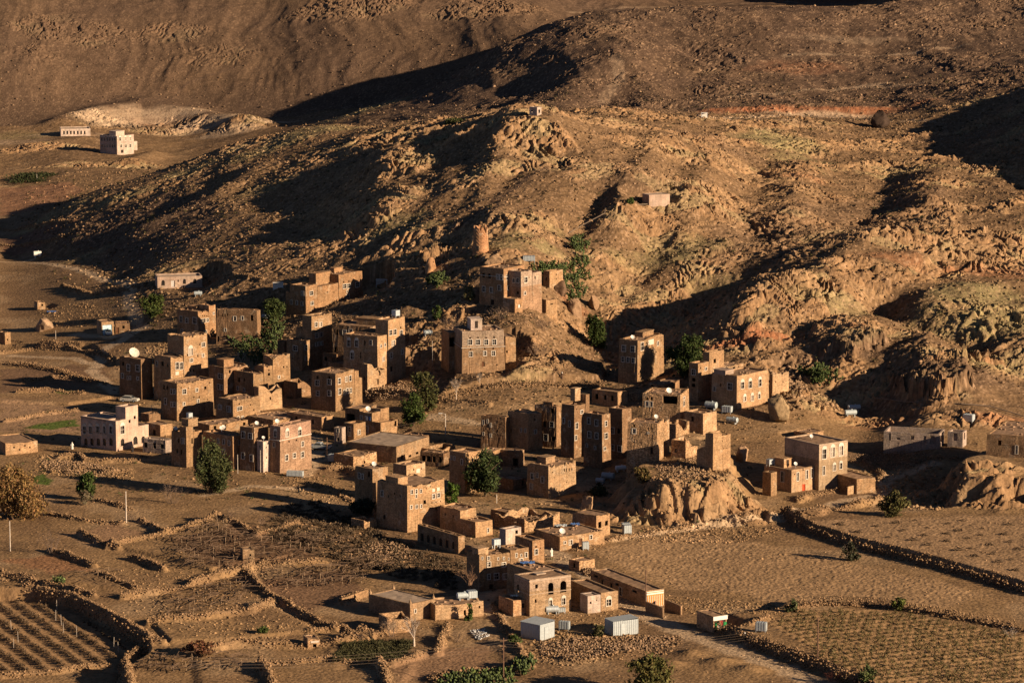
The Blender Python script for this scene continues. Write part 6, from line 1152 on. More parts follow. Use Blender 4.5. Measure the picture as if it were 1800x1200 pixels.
# ------------------------------------------------------------------ watchtower
def watchtower():
    Pp = hit(845, 441); s = px_scale(Pp); r = 14.5 / s; h = 46 / s; root = thing('watchtower', 'round tapering stone watchtower with a broken rim, above the hillside houses', 'tower', Pp); mb = MB(); N, M = 40, 16; rg = random.Random(4)
    top = [h - (.9 + .9 * math.sin(i * .9 + 1) + rg.uniform(0, .5)) * (.4 if 8 < i < 30 else 1) for i in range(N)]; R_ = lambda t: r * (1.02 - .2 * t)
    for j in range(M):
        for i in range(N):
            q = []
            for ii, jj in ((i, j), (i + 1, j), (i + 1, j + 1), (i, j + 1)):
                t = jj / M; a = 2 * math.pi * ii / N; z = -1 + (top[ii % N] + 1) * t; rr = R_(t) + .05 * math.sin(ii * 7.3 + jj * 3.1) * (0 < jj); q.append((rr * math.cos(a), rr * math.sin(a), z))
            mb.face(*q)
    for i in range(N):
        a, b = 2 * math.pi * i / N, 2 * math.pi * ((i + 1) % N) / N; z0, z1 = top[i], top[(i + 1) % N]
        for (k, ra, rb) in ((0, R_(1), R_(1) - .5),):
            mb.face((ra * math.cos(a), ra * math.sin(a), z0), (ra * math.cos(b), ra * math.sin(b), z1), (rb * math.cos(b), rb * math.sin(b), z1 - .02), (rb * math.cos(a), rb * math.sin(a), z0 - .02))
            mb.face((rb * math.cos(a), rb * math.sin(a), z0 - .02), (rb * math.cos(b), rb * math.sin(b), z1 - .02), (rb * math.cos(b), rb * math.sin(b), h - 2.6), (rb * math.cos(a), rb * math.sin(a), h - 2.6))
    mb.build('wall', wall_mat('orange_tower_stone', (.275, .158, .085)), root); q = MB(); q.lathe([(.01, h - 2.5), (r * .7, h - 2.5)], 20); q.build('floor_slab', ROOF, root)
    q = MB(); a = -1.95; c = (math.cos(a) * (R_(.12) - .05), math.sin(a) * (R_(.12) - .05), .9); q.obox(c, .12, .32, .55, a); q.build('window', DARKP, root)
watchtower()
# ------------------------------------------------------------------ poles and wires
def pole(label, u, v, hpx, mat, r=.11, arm=0, name='utility_pole', lamp=False, top=True):
    Pp = hit(u, v); s = px_scale(Pp); h = hpx / s; root = thing(name, label, 'pole', Pp); mb = MB(); mb.tube((0, 0, -1), (0, 0, h), r, r * .75, 8); mb.build('shaft', mat, root)
    if arm: q = MB(); q.obox((0, 0, h - .45), arm, .05, .06, .5); q.build('crossarm', TIMB, root)
    if lamp: q = MB(); q.tube((0, 0, h - .1), (-.9, -.3, h + .15), .05, .04, 6); q.build('lamp_arm', mat, root); q = MB(); q.obox((-1.1, -.35, h + .12), .4, .16, .08); q.build('lamp_head', WHITEP, root)
    return Pp + Vector((0, 0, h))
pole('tall pale pole standing on the left terraces', 222, 918, 56, CONCP, .12); pole('pale pole cut close to the left edge', 18, 968, 54, CONCP, .12)
pA = pole('dark wooden pole at the bottom edge, centre', 885, 1206, 88, WOODP, .12, .7); pB = pole('dark leaning wooden pole by the roadside wall at right', 1437, 1166, 84, WOODP, .12, 0)
pole('wooden mast standing in front of the painted hall', 1135, 1070, 70, WOODP, .10); pole('street lamp pole on the shaded mound right of the tall trees', 783, 764, 38, CONCP, .12, 0, 'street_lamp', True); pole('short pale post in the shade behind the roofless ruin', 873, 884, 16, CONCP, .10)
pole('brown post by the silver pickup', 575, 802, 34, WOODP, .12); pole('thin pale pole in front of the slim turret', 458, 830, 40, CONCP, .06); pole('thin pale pole at the sunlit corner of the tree hidden house', 418, 832, 34, CONCP, .07); pole('pale pole in front of the porch house', 760, 638, 40, CONCP, .07)
pole('pale post by the white car track', 98, 596, 16, CONCP, .08); pole('short white post behind the cream villa', 266, 724, 12, CONCP, .08); pole('thin pole on the far green field', 65, 318, 12, CONCP, .08)
pole('left iron post on the painted hall yard wall', 1166, 1088, 26, WOODP, .05); pole('right iron post on the painted hall yard wall', 1196, 1082, 24, WOODP, .05)
WIRE = flat_mat('dull_wire', (.16, .12, .09), .8)
def wires(label, a, b, sag, offs):
    mb = MB()
    for o in offs:
        p = Vector(a) + Vector((0, 0, o)); q = Vector(b) + Vector((0, 0, o)); prev = None
        for i in range(13):
            t = i / 12; w = p.lerp(q, t) - Vector((0, 0, sag * 4 * t * (1 - t)))
            if prev is not None: mb.tube(prev, w, .014, n=3, cap=False)
            prev = w
    org = Vector(a); mb.v = [tuple(Vector(k) - org) for k in mb.v]; o = mb.build('overhead_wires', WIRE); o.location = org; tag(o, label, 'wires')
G_ = lambda u, v, h: hit(u, v) + Vector((0, 0, h))
wires('overhead wires running left from the dark pole at the bottom edge', pA, G_(330, 1240, 8), 1.2, (-.2, -.7, -1.2, -1.7)); wires('overhead wires running right from the bottom pole across the road', pA, G_(1375, 1135, 3.5), 1.6, (-.2, -.6, -1.0, -1.4))
wires('wire from the lamp post to the porch house', G_(783, 764, 5.3), G_(690, 790, 5), .5, (0,)); 
# pipes on the hill
def pipe(label, pts, h=.35):
    mb = MB(); org = hit(*pts[0]); pp = [hit(*p) + Vector((0, 0, h)) - org for p in pts]
    for a, b in zip(pp[:-1], pp[1:]): mb.tube(a, b, .12, n=6)
    o = mb.build('water_pipe', WIRE); o.location = org; tag(o, label, 'pipe')
pipe('thin water pipe running from the concrete box house down to the cactus', [(1138,361),(1100,363),(1064,366),(1063,377),(1020,400),(1000,412)]); pipe('water pipe across the slope above the unfinished shells', [(1800,734),(1740,716),(1690,712),(1610,710),(1540,702)])
# ------------------------------------------------------------------ satellite dishes
def dish(label, pos, d=.9, az=200, mat=WHITEP, post=.7):
    root = thing('satellite_dish', label, 'satellite dish', pos); mb = MB(); mb.tube((0, 0, -.2), (0, 0, post), .04, n=6); mb.build('mast', STEEL, root); b = MB(); n = 16
    b.lathe([(d / 2 * k / 5, (k / 5) ** 2 * d * .16) for k in range(6)], n); b.lathe([(d / 2 * k / 5, (k / 5) ** 2 * d * .16 - .03) for k in range(6)], n); b.tube((0, -d * .3, .05), (0, 0, d * .45), .02, n=4); b.tube((0, 0, d * .42), (0, 0, d * .55), .05, n=6)
    o = b.build('reflector', mat, root); o.location = (0, 0, post + .05); o.rotation_euler = (R(52), 0, R(az - 180))
dish('large white and rusty satellite dish on the dark tower house roof', world_of('A1', .25, .45, 70), 2.6, 215, flat_mat('rusty_white', (.55, .46, .38)), 1.0)
for lab, key, r, l, h, d in [('white satellite dish on the roof of the narrow house with a tank', 'A13', .1, .8, 60, .9), ('left one of two white dishes on the roof of the tree hidden house', 'A14', .7, .7, 58, .9), ('right one of two white dishes on the roof of the tree hidden house', 'A14', .95, .75, 58, .9),
     ('white dish on the roof of the pink topped house', 'A17', .2, .8, 82, 1.0), ('white dish on the house roof behind the big square tower', 'F1a', .55, .4, 79, 1.0), ('white dish on the roof of the low long house', 'G5', .12, .12, 26, 1.2), ('white dish in the open porch of the stone house behind the ruined tower', 'T2', .2, .35, 57, 1.3), ('small white dish on the ruined tower roof', 'T', .5, .25, 66, .9),
     ('white dish on the roof of the oval windowed stone house', 'U1', .1, .4, 74, 1.0), ('white dish on the low roof beside the red door', 'R1l', .45, .25, 40, .8), ('white dish on the pale villa roof', 'R1u', .45, .6, 79, .8), ('white dish on the open bay house roof', 'B7b', .15, .7, 40, 1.2), ('pale dish on the low dark house left of the slim turret', 'A18', .6, .4, 74, .9), ('small dish on the slim turret', 'A16', .5, .5, 54, .7)]: dish(lab, world_of(key, r, l, h - 1), d)
# ------------------------------------------------------------------ water tanks
def tank(label, pos, L, d, rz, mat=TANKP):
    root = thing('water_tank', label, 'water tank', pos, rz); b = MB(); b.lathe([(.01, -L / 2), (d * .36, -L / 2 + .02), (d / 2, -L / 2 + .12), (d / 2, -L / 6), (d / 2 + .02, -L / 6 + .04), (d / 2, -L / 6 + .08), (d / 2, L / 6), (d / 2 + .02, L / 6 + .04), (d / 2, L / 6 + .08), (d / 2, L / 2 - .12), (d * .36, L / 2 - .02), (.01, L / 2)], 20, (0, 0, d / 2 + .25), 'x')
    b.build('drum', mat, root, smooth=False)
    for x in (-L * .3, L * .3): q = MB(); q.box(x - .08, x + .08, -d * .42, d * .42, -.2, .36); q.build('cradle', STEEL, root)
    q = MB(); q.tube((L * .1, 0, d + .2), (L * .1, 0, d + .42), .16, n=8); q.build('hatch', mat, root)
def box_tank(label, pos, w, d, h, rz, mat=SHEET, legs=.3):
    root = thing('metal_tank', label, 'water tank', pos, rz); b = MB(); b.box(-w / 2, w / 2, -d / 2, d / 2, legs, legs + h); 
    for i in range(4): x = -w / 2 + w * (i + .5) / 4; b.box(x - .04, x + .04, -d / 2 - .03, d / 2 + .03, legs + .05, legs + h + .03)
    b.build('box', mat, root)
    for sx in (-1, 1):
        for sy in (-1, 1): q = MB(); q.box(sx * (w / 2 - .1) - .05, sx * (w / 2 - .1) + .05, sy * (d / 2 - .1) - .05, sy * (d / 2 - .1) + .05, -.4, legs - .003); q.build('leg', STEEL, root)
for lab, u, v, L, d, rz, m in [('large blue grey cylinder tank below the golden stone house', 1250, 719, 2.8, 1.5, -.5, TANKP), ('grey cylinder tank on the bank right of the stone doorway room', 1287, 744, 2.7, 1.2, -.5, TANKP), ('rear one of the two pale tanks side by side on the right slope', 1501, 722, 3.0, 1.2, .25, TANKP), ('front one of the two pale tanks side by side on the right slope', 1495, 731, 2.8, 1.2, .25, TANKP),
      ('pale cylinder tank nearest the roofless topped tower, in shade', 1055, 850, 2.0, 1.0, -.4, TANKP), ('larger pale tank in shade left of the ruined tower', 1069, 843, 2.8, 1.3, -.4, TANKP), ('white capsule tank in shade at the foot of the ruined tower', 1091, 828, 2.3, 1.0, .3, WHITEP), ('silver cylinder tank in front of the arched villa', 970, 1078, 2.4, 1.2, .2, STEEL),
      ('blue grey tank in shade by the cactus grove', 467, 561, 2.0, 1.0, .2, TANKP), ('blue grey tank on the bank above the porch house', 752, 589, 2.2, 1.0, .25, TANKP), ('small white tank by the track at far left', 66, 452, 2.4, 1.6, .2, WHITEP), ('small grey tank on the bank below the bungalow', 348, 520, 2.2, 1.0, .1, TANKP)]: tank(lab, hit(u, v), L, d, rz, m)
tank('cylinder tank on the roof of the long low house, next to the bare tree', world_of('K2', .72, .6, 24), 2.4, 1.1, .3, TANKP)
for lab, pos, w, d, h, rz in [('grey box tank on the roof end of the long low house', world_of('K2', .9, .6, 24), 1.6, 1.4, 1.2, .3), ('white topped box tank on the tall tower house corner', world_of('B3', .9, .2, 111), 1.5, 1.3, 1.3, .9), ('blue grey sheet metal box above the dark red house', hit(930, 460), 3.0, 1.6, 1.2, 0), ('dark green box tank beside the blue grey cylinder tanks', hit(1278, 726), 2.2, 1.4, 1.3, -.4), ('grey metal box tank on the slope above the small shell', hit(1703, 742), 2.2, 1.6, 1.5, -.5),
      ('white box tank on the roof room of the narrow house', world_of('A13', .5, .28, 84), 1.0, .9, .8, .7), ('small white tank box on the long front house', world_of('G3', .55, .85, 68), 1.3, 1.0, 1.0, .5), ('low grey metal box before the pink topped house', hit(519, 838), 3.4, 1.2, 1.0, -.2), ('metal cube beside the brown post and the silver pickup', hit(586, 812), 2.0, 1.6, 1.4, -.3), ('white box by the end of the low long house', hit(1102, 938), 1.5, 1.2, 1.5, .3),
      ('small white cube standing on the lane by the field corner', hit(1029, 966), 1.2, 1.0, 1.3, .2), ('white metal kiosk box on the vineyard wall', hit(1338, 1110), 1.8, 1.2, 1.4, -.3), ('grey box on the lower roof left of the red door', world_of('R1l', .1, .85, 40), 1.6, 1.0, 1.0, .7), ('flat grey trough beside the silver tank', hit(987, 1077), 1.3, .8, .7, .2), ('white cistern box on the pale low wall by the lane', hit(1100, 929), 1.6, 1.0, .9, .2)]: box_tank(lab, pos, w, d, h, rz)
# ------------------------------------------------------------------ corrugated sheds, shelters, sheets
def metal_shed(label, u, vb, ul, ur, vt, phi, mat=SHEET, slope=.25):
    ph = R(phi); P = hit(u, vb); s = px_scale(P); L = (u - ul) / s / math.cos(ph); W = (ur - u) / s / math.sin(ph); h = (vb - vt) / s / .985; root = thing('metal_shed', label, 'shed', P, math.pi / 2 - ph); mb = MB()
    def wave(ax, n, fixed):
        k = int(n / .18)
        for i in range(k):
            a0, a1 = n * i / k, n * (i + 1) / k; o0, o1 = (.035 if i % 2 else -.035), (.035 if (i + 1) % 2 else -.035); z0 = -.6
            f = (lambda a, o, z: (a, fixed + o, z)) if ax == 'x' else (lambda a, o, z: (fixed + o, a, z)); mb.face(f(a0, o0, z0), f(a1, o1, z0), f(a1, o1, h), f(a0, o0, h))
    wave('x', W, 0); wave('x', W, L); wave('y', L, 0); wave('y', L, W); mb.build('wall', mat, root); q = MB(); k = int(L / .2)
    for i in range(k):
        a0, a1 = -.1 + (L + .2) * i / k, -.1 + (L + .2) * (i + 1) / k; o0, o1 = (.03 if i % 2 else 0), (.03 if (i + 1) % 2 else 0)
        q.face((-.1, a0, h + .03 + o0), (W + .1, a0, h + .03 + o0 + slope * .6), (W + .1, a1, h + .03 + o1 + slope * .6), (-.1, a1, h + .03 + o1))
    q.build('roof', mat, root); d = MB(); d.box(W * .3, W * .3 + .9, -.09, -.05, 0, h * .8); d.build('door', mat, root)
metal_shed('left corrugated grey metal shed with a bent roof, in front of the villa', 949, 1126, 915, 975.5, 1098, 40); metal_shed('right corrugated grey metal shed beside the lane', 1078, 1118, 1064, 1123, 1092, 63)
box_tank('small tilted grey metal locker between the two corrugated sheds', hit(992, 1107), 1.8, 1.0, 1.3, -.3); 
def shelter(label, u, v, w, d, h, mat, rz=0.0):
    root = thing('shelter', label, 'shelter', hit(u, v), rz); q = MB(); q.box(-w / 2, w / 2, -d / 2, d / 2, h, h + .12); q.build('roof', mat, root)
    for x in (-1, 1):
        for y in (-1, 1): q = MB(); q.box(x * (w / 2 - .12) - .06, x * (w / 2 - .12) + .06, y * (d / 2 - .12) - .06, y * (d / 2 - .12) + .06, -.5, h - .003); q.build('post', STEEL, root)
    q = MB(); q.box(-w / 2 + .1, w / 2 - .1, d / 2 - .2, d / 2 - .12, -.4, h - .003); q.build('back_panel', mat, root)
shelter('white roofed open shelter on the bank right of the red mud house', 671, 501, 3.0, 2.0, 1.4, WHITEP); shelter('white metal panel stand above the red mud house at its left', 489, 507, 2.8, .8, 1.5, WHITEP); shelter('white sheet shelter on the hill by the road cut', 1238, 206, 2.0, 1.5, 1.3, WHITEP)
def sheet(label, pos, w, d, mat, name='tarpaulin', cat='tarpaulin', seed=1):
    q = MB(); n = 8
    f = lambda i, j: ((i / n - .5) * w, (j / n - .5) * d, .12 + .16 * math.sin(i * 1.7 + seed) * math.cos(j * 1.3 + seed) + .05 * math.sin(i * 5 + j * 3))
    for i in range(n):
        for j in range(n): q.face(f(i, j), f(i + 1, j), f(i + 1, j + 1), f(i, j + 1))
    o = q.build(name, mat); o.location = pos; tag(o, label, cat)
sheet('blue tarpaulin on the rear roof behind the arched villa', world_of('H1b', .55, .75, 57), 2.6, 1.6, BLUE); sheet('blue tarpaulin lying on the rubble roof by the leaning boulder', world_of('G5', .8, .8, 27), 1.8, 1.4, BLUE, seed=3); sheet('faded blue sheet on the rubble mound left of the garage', hit(93, 548), 3.2, 1.2, BLUE, seed=5)
sheet('grey tarpaulin heap beside the blue one near the leaning boulder', world_of('G5', .5, .85, 27), 2.4, 1.6, SHEET, seed=4); sheet('white sheet on the ground in shade behind the ruined tower', hit(1084, 700), 1.4, .8, WHITEP, seed=6); sheet('pale plank sheet on the arched villa terrace roof', world_of('H1l', .6, .6, 28), 1.4, .6, WHITEP, seed=7)
def cloth(label, u0, u1, v0, v1, mat, seed):
    root, P, s, ex, ey, L, W = HB['SH']; q = MB(); n = 6
    r = lambda u: (u - 1254) / s / math.sin(R(60)); z = lambda v, u: (project(*(P + ex * r(u)))[1] - v) / s / .985; c0 = P + ex * r(u0)
    f = lambda i, j: tuple(ex * (r(u1) - r(u0)) * (i / n) - ey * (.16 + .05 * math.sin(i * 2.1 + seed)) + Vector((0, 0, z(v0, u0) + (z(v1, u0) - z(v0, u0)) * j / n * (1 - .35 * abs(math.sin(i + seed)) * (j / n > .7)))))
    for i in range(n):
        for j in range(n): q.face(f(i, j), f(i + 1, j), f(i + 1, j + 1), f(i, j + 1))
    o = q.build('hanging_cloth', mat); o.location = c0; tag(o, label, 'cloth')
cloth('green cloth hanging at the left of the shop booth', 1257, 1262, 1092, 1106, GRN, 1); cloth('dark red cloth hanging in the middle of the shop booth', 1263, 1270, 1090, 1101, REDC, 2); cloth('green cloth hanging at the right of the shop booth', 1272, 1277, 1092, 1104, GRN, 3); cloth('white cloth hanging between green and red at the shop booth', 1261, 1264, 1095, 1106, WHITEP, 4)
for lab, m, r in [('dark garment on the washing line of the mud house above the big flat roof', BLUE, .5), ('pale garment on the washing line of the mud house above the big flat roof', WHITEP, .62)]:
    q = MB(); q.box(-.25, .25, -.03, .03, -.5, .4); q.box(-.45, .45, -.025, .025, .22, .4); o = q.build('laundry', m); root, P, s, ex, ey, L, W = HB['B7b']; o.location = P + ey * (L * r) - ex * .12 + Vector((0, 0, 31 / s)); o.rotation_euler = (0, 0, math.atan2(ey.y, ey.x)); tag(o, lab, 'laundry')
# fallen beams of the roofless ruin, planks
rg = random.Random(8)
root, P, s, ex, ey, L, W = HB['G4']
for k, lab in enumerate(['thick fallen beam lying across the left of the roofless ruin', 'long pole leaning over the front of the roofless ruin', 'broken beam in the middle of the roofless ruin', 'beam resting on the back wall of the roofless ruin', 'short pale beam at the right end of the roofless ruin']):
    c = P + ex * (W * (.15 + .17 * k)) + ey * (L * rg.uniform(.2, .7)) + Vector((0, 0, 1.6)); a = rg.uniform(.2, 1.2); d = Vector((math.cos(a), math.sin(a), rg.uniform(-.2, .25))) * rg.uniform(2.0, 3.6); mb = MB(); mb.tube(-d, d, .13, .10, 6); o = mb.build('beam', TIMB); o.location = c; tag(o, lab, 'beam')
def rubble_pile(label, pts, n, size, h):
    x, y = scatter_poly(pts, n); xc, yc = x.mean(), y.mean(); d = np.hypot(x - xc, y - yc); k = np.clip(1 - d / (d.max() + .01), 0, 1); z = hz(x, y) + k * h * rs.rand(len(x))
    v, f, c = small_rocks(np.stack([x - xc, y - yc, z], 1), size * rs.uniform(.5, 1.4, len(x)), .8, (.23, .15, .092), .4); o = link('rubble_pile', np_mesh('rubble_pile', v, f, STONE, c)); o.location = (xc, yc, 0); tag(o, label, 'rubble')
rubble_pile('rubble pile spilling from the collapsed middle of the knoll ruin', [(1150,815),(1235,800),(1240,835),(1170,850)], 380, .22, .7); rubble_pile('long rubble heap in front of the two metal sheds', [(945,1128),(1060,1122),(1200,1116),(1160,1140),(1010,1165),(950,1150)], 1600, .20, .9); rubble_pile('rubble at the foot of the tall tower house', [(620,680),(700,672),(735,690),(660,706)], 700, .22, 1.4)
rubble_pile('stones heaped inside the roofless ruin above the lane', [(880,928),(930,905),(985,915),(930,934)], 700, .24, 1.6); rubble_pile('pale rubble bank in front of the left cream villa', [(70,806),(150,812),(230,826),(150,840),(80,826)], 900, .2, .7); rubble_pile('grey gravel heap below the unfinished shell', [(1490,800),(1560,792),(1640,800),(1600,824),(1520,824)], 1200, .14, 2.0)
rubble_pile('rubble strewn bank left of the big square tower', [(632,960),(700,945),(735,985),(650,985)], 700, .2, .9); rubble_pile('boulder rubble under the bench shaped rock', [(1320,660),(1400,640),(1420,690),(1340,700)], 350, .5, .8); rubble_pile('stone pile at the field corner by the small shed', [(1022,1004),(1045,996),(1050,1012),(1030,1014)], 260, .18, .9)
rp = ['rubbish heap of pale scraps below the long low house']; x, y = scatter_poly([(825,1108),(850,1104),(862,1118),(840,1126)], 170); v, f, c = small_rocks(np.stack([x - x.mean(), y - y.mean(), hz(x, y) + .1], 1), rs.uniform(.08, .22, len(x)), .5, (.42, .42, .42), .5); o = link('rubbish_heap', np_mesh('rubbish_heap', v, f, STONE, c)); o.location = (x.mean(), y.mean(), 0); tag(o, rp[0], 'rubbish')
# ------------------------------------------------------------------ cars
def car(label, u, v, rz, mat, pickup=False, kind='car'):
    root = thing('pickup_truck' if pickup else 'parked_car', label, kind, hit(u, v), rz); b = MB(); L, Wd = (5.0, 1.75) if pickup else (4.3, 1.7)
    def loft(prof_, y0, y1, inset=0):
        n = len(prof_)
        for i in range(n):
            (x0, z0), (x1, z1) = prof_[i], prof_[(i + 1) % n]; b.face((x0, y0, z0), (x1, y0, z1), (x1, y1, z1), (x0, y1, z0))
        b.face(*[(x, y0, z) for x, z in prof_]); b.face(*[(x, y1, z) for x, z in reversed(prof_)])
    low = [(-L/2, .35), (L/2, .35), (L/2 + .05, .6), (L/2 - .15, .85), (L/2 - 1.1, .95), (-L/2 + .1, .98), (-L/2, .7)]; loft(low, -Wd/2, Wd/2)
    cab = [(L/2 - 1.1, .95), (L/2 - 1.75, 1.48), (-.35, 1.52), (-.75, .96)] if pickup else [(L/2 - 1.05, .95), (L/2 - 1.7, 1.42), (-L/2 + .8, 1.45), (-L/2 + .15, .96)]; loft(cab, -Wd/2 + .12, Wd/2 - .12)
    b.build('body', mat, root); g = MB()
    for y in (-1, 1):
        c = [(cab[0][0] - .18, 1.0), (cab[1][0] - .05, 1.40), (cab[2][0] + .08, 1.42), (cab[3][0] + .12, 1.0)]; g.face(*[(x, y * (Wd/2 - .11), z) for x, z in c])
    q = MB(); q.face((cab[0][0] - .03, -Wd/2 + .2, 1.0), (cab[0][0] - .03, Wd/2 - .2, 1.0), (cab[1][0] + .05, Wd/2 - .22, 1.42), (cab[1][0] + .05, -Wd/2 + .22, 1.42)); q.build('windscreen', GLASS, root)
    for y in (-1, 1):
        c = [(cab[0][0] - .18, 1.0), (cab[1][0] - .05, 1.40), (cab[2][0] + .08, 1.42), (cab[3][0] + .12, 1.0)]; w = MB(); w.face(*[(x, y * (Wd/2 - .11), z) for x, z in c]); w.build('side_window', GLASS, root)
    q = MB(); q.face((cab[3][0] - .02, -Wd/2 + .2, 1.0), (cab[3][0] - .02, Wd/2 - .2, 1.0), (cab[2][0] - .06, Wd/2 - .22, 1.42), (cab[2][0] - .06, -Wd/2 + .22, 1.42)); q.build('rear_window', GLASS, root)
    if pickup: q = MB(); q.box(-L/2 + .15, -.85, -Wd/2 + .1, Wd/2 - .1, .985, 1.0); q.build('cargo_bed', RUBBER, root)
    for x in (-L/2 + .85, L/2 - .85):
        for y in (-1, 1):
            w = MB(); w.tube((x, y * (Wd/2 - .2), .33), (x, y * (Wd/2 + .02), .33), .33, n=16); w_ = w.build('wheel', RUBBER, root); r_ = MB(); r_.tube((x, y * (Wd/2 + .02), .33), (x, y * (Wd/2 + .03), .33), .18, n=12); r_.build('rim', STEEL, w_)
    for y in (-1, 1): q = MB(); q.box(L/2 - .06, L/2 + .06, y * .6 - .18, y * .6 + .18, .62, .78); q.build('headlight', GYPS, root)
    q = MB(); q.box(-L/2 - .06, -L/2 + .02, -Wd/2 + .05, Wd/2 - .05, .38, .52); q.build('bumper', RUBBER, root)
car('small white hatchback parked before the blue garage door', 190, 588, R(-75), WHITEP); car('silver pickup parked in the shade of the lane below the low sunlit house', 562, 789, R(165), STEEL, True, 'pickup'); car('pale saloon car in shade at the foot of the dish roofed house', 228, 706, R(-15), flat_mat('pale_car_paint', (.42, .40, .36), .4, .4))
# ------------------------------------------------------------------ people
def person(label, u, v, robe, rz=0.0, walk=.12, h=1.68, scarf=WHITEP):
    Pp = hit(u, v); root = thing('person', label, 'person', Pp, rz); me = bpy.data.meshes.new('body')
    J = {'pel': (0, 0, .95), 'chest': (0, 0, 1.28), 'neck': (0, 0, 1.44), 'head': (.01, 0, 1.56), 'crown': (0, 0, 1.68)}
    vs = [J['pel'], J['chest'], J['neck'], J['head'], J['crown']]; es = [(0, 1), (1, 2), (2, 3), (3, 4)]; rad = [.14, .16, .06, .09, .07]
    for y in (-1, 1):
        k = len(vs); sw = walk * y; vs += [(0, .10 * y, .88), (sw * .6, .10 * y, .48), (sw, .10 * y, .07), (sw + .17, .10 * y, .03)]; es += [(0, k), (k, k + 1), (k + 1, k + 2), (k + 2, k + 3)]; rad += [.10, .065, .045, .035]
        k = len(vs); vs += [(0, .20 * y, 1.36), (-.04 - sw * .4, .27 * y, 1.10), (.08 - sw, .27 * y, .88), (.12 - sw, .26 * y, .78)]; es += [(1, k), (k, k + 1), (k + 1, k + 2), (k + 2, k + 3)]; rad += [.065, .045, .035, .03]
    me.from_pydata(vs, es, []); me.materials.append(flat_mat('skin', (.22, .12, .075), .7)); o = link('body', me, root); m = o.modifiers.new('Skin', 'SKIN')
    for i, r in enumerate(rad): me.skin_vertices[0].data[i].radius = (r, r)
    me.skin_vertices[0].data[0].use_root = True; o.modifiers.new('Sub', 'SUBSURF').levels = 1
    q = MB(); q.lathe([(.26, .12), (.25, .4), (.20, .8), (.19, .98), (.215, 1.25), (.20, 1.36), (.08, 1.46)], 14); c = q.build('robe', robe, root, smooth=True); c.scale = (.78, 1.15, 1)
    q = MB(); q.lathe([(.13, 1.44), (.125, 1.56), (.115, 1.66), (.06, 1.735), (.01, 1.75)], 12); q.build('headscarf', scarf, root, smooth=True)
    for y in (-1, 1): q = MB(); q.tube((0, .20 * y, 1.37), (-.04 - walk * y * .4, .28 * y, 1.09), .085, .075, 8); q.tube((-.04 - walk * y * .4, .28 * y, 1.09), (.08 - walk * y, .28 * y, .90), .075, .065, 8); q.build('sleeve', robe, root)
    root.scale = (h / 1.75,) * 3
DKC = flat_mat('dark_robe', (.022, .02, .02)); person('person in a long white robe walking down the lane by the low long house', 969.5, 978, WHITEP, R(-60)); person('person in dark clothes standing on the path left of centre', 525, 866, DKC, R(200), .05, scarf=DKC); person('person in white sitting height near the left end of the cream villa', 127, 790, WHITEP, R(-80), .04)
person('person in black robe on the road, left of the pair below the shop', 1295, 1124, DKC, R(150), .1, scarf=DKC); person('person in black with a pale scarf, right of the pair below the shop', 1309, 1127, DKC, R(170), .1); person('person in brown standing on the shaded terrace right of the four windowed house', 988, 666, flat_mat('brown_robe', (.10, .06, .04)), R(-90), .05); person('person in dark clothes by the doorway of the cream villa', 233, 795, DKC, R(-60), .05, scarf=DKC)
# ------------------------------------------------------------------ vines, posts and crops
def vine_mesh(seed, h=.9, w=.65, col=(.075, .058, .024), m=46):
    r = np.random.RandomState(seed); d = r.normal(size=(m, 3)); d /= np.linalg.norm(d, axis=1)[:, None]; d[:, 2] = np.abs(d[:, 2]); p = d * r.uniform(.3, 1, (m, 1)) * np.array([w, w, h]); A_ = r.normal(size=p.shape) * .10; B_ = r.normal(size=p.shape) * .10
    V = np.stack([p - A_, p + B_, p + A_], 1).reshape(-1, 3); F = np.arange(len(V)).reshape(-1, 3); c = np.repeat(np.array(col)[None] * r.uniform(.6, 1.5, (m, 1)), 3, 0)
    return np_mesh('grape_vine', V, F, LEAF, c)
VM = [vine_mesh(k) for k in range(5)]; VM2 = [vine_mesh(20 + k, .55, .40, (.075, .05, .03), 40) for k in range(4)]
def vine_field(poly, d, sp_row, sp, jitter=.25):
    pw = wpts(poly); x0, y0 = np.mean(pw, 0); nx, ny = -d[1], d[0]; out = []
    for i in range(-40, 41):
        for j in range(-60, 61):
            x = x0 + i * sp_row * nx + j * sp * d[0] + rng.uniform(-jitter, jitter); y = y0 + i * sp_row * ny + j * sp * d[1] + rng.uniform(-jitter, jitter); out.append((x, y))
    out = np.array(out); k = poly_sd(pw, out[:, 0], out[:, 1]) > .8; out = out[k]; a = out[:, 0] / out[:, 1]; uu, vv = project(out[:, 0], out[:, 1], hz(out[:, 0], out[:, 1])); k = (uu > -5) & (uu < 1805) & (vv < 1205); return out[k]
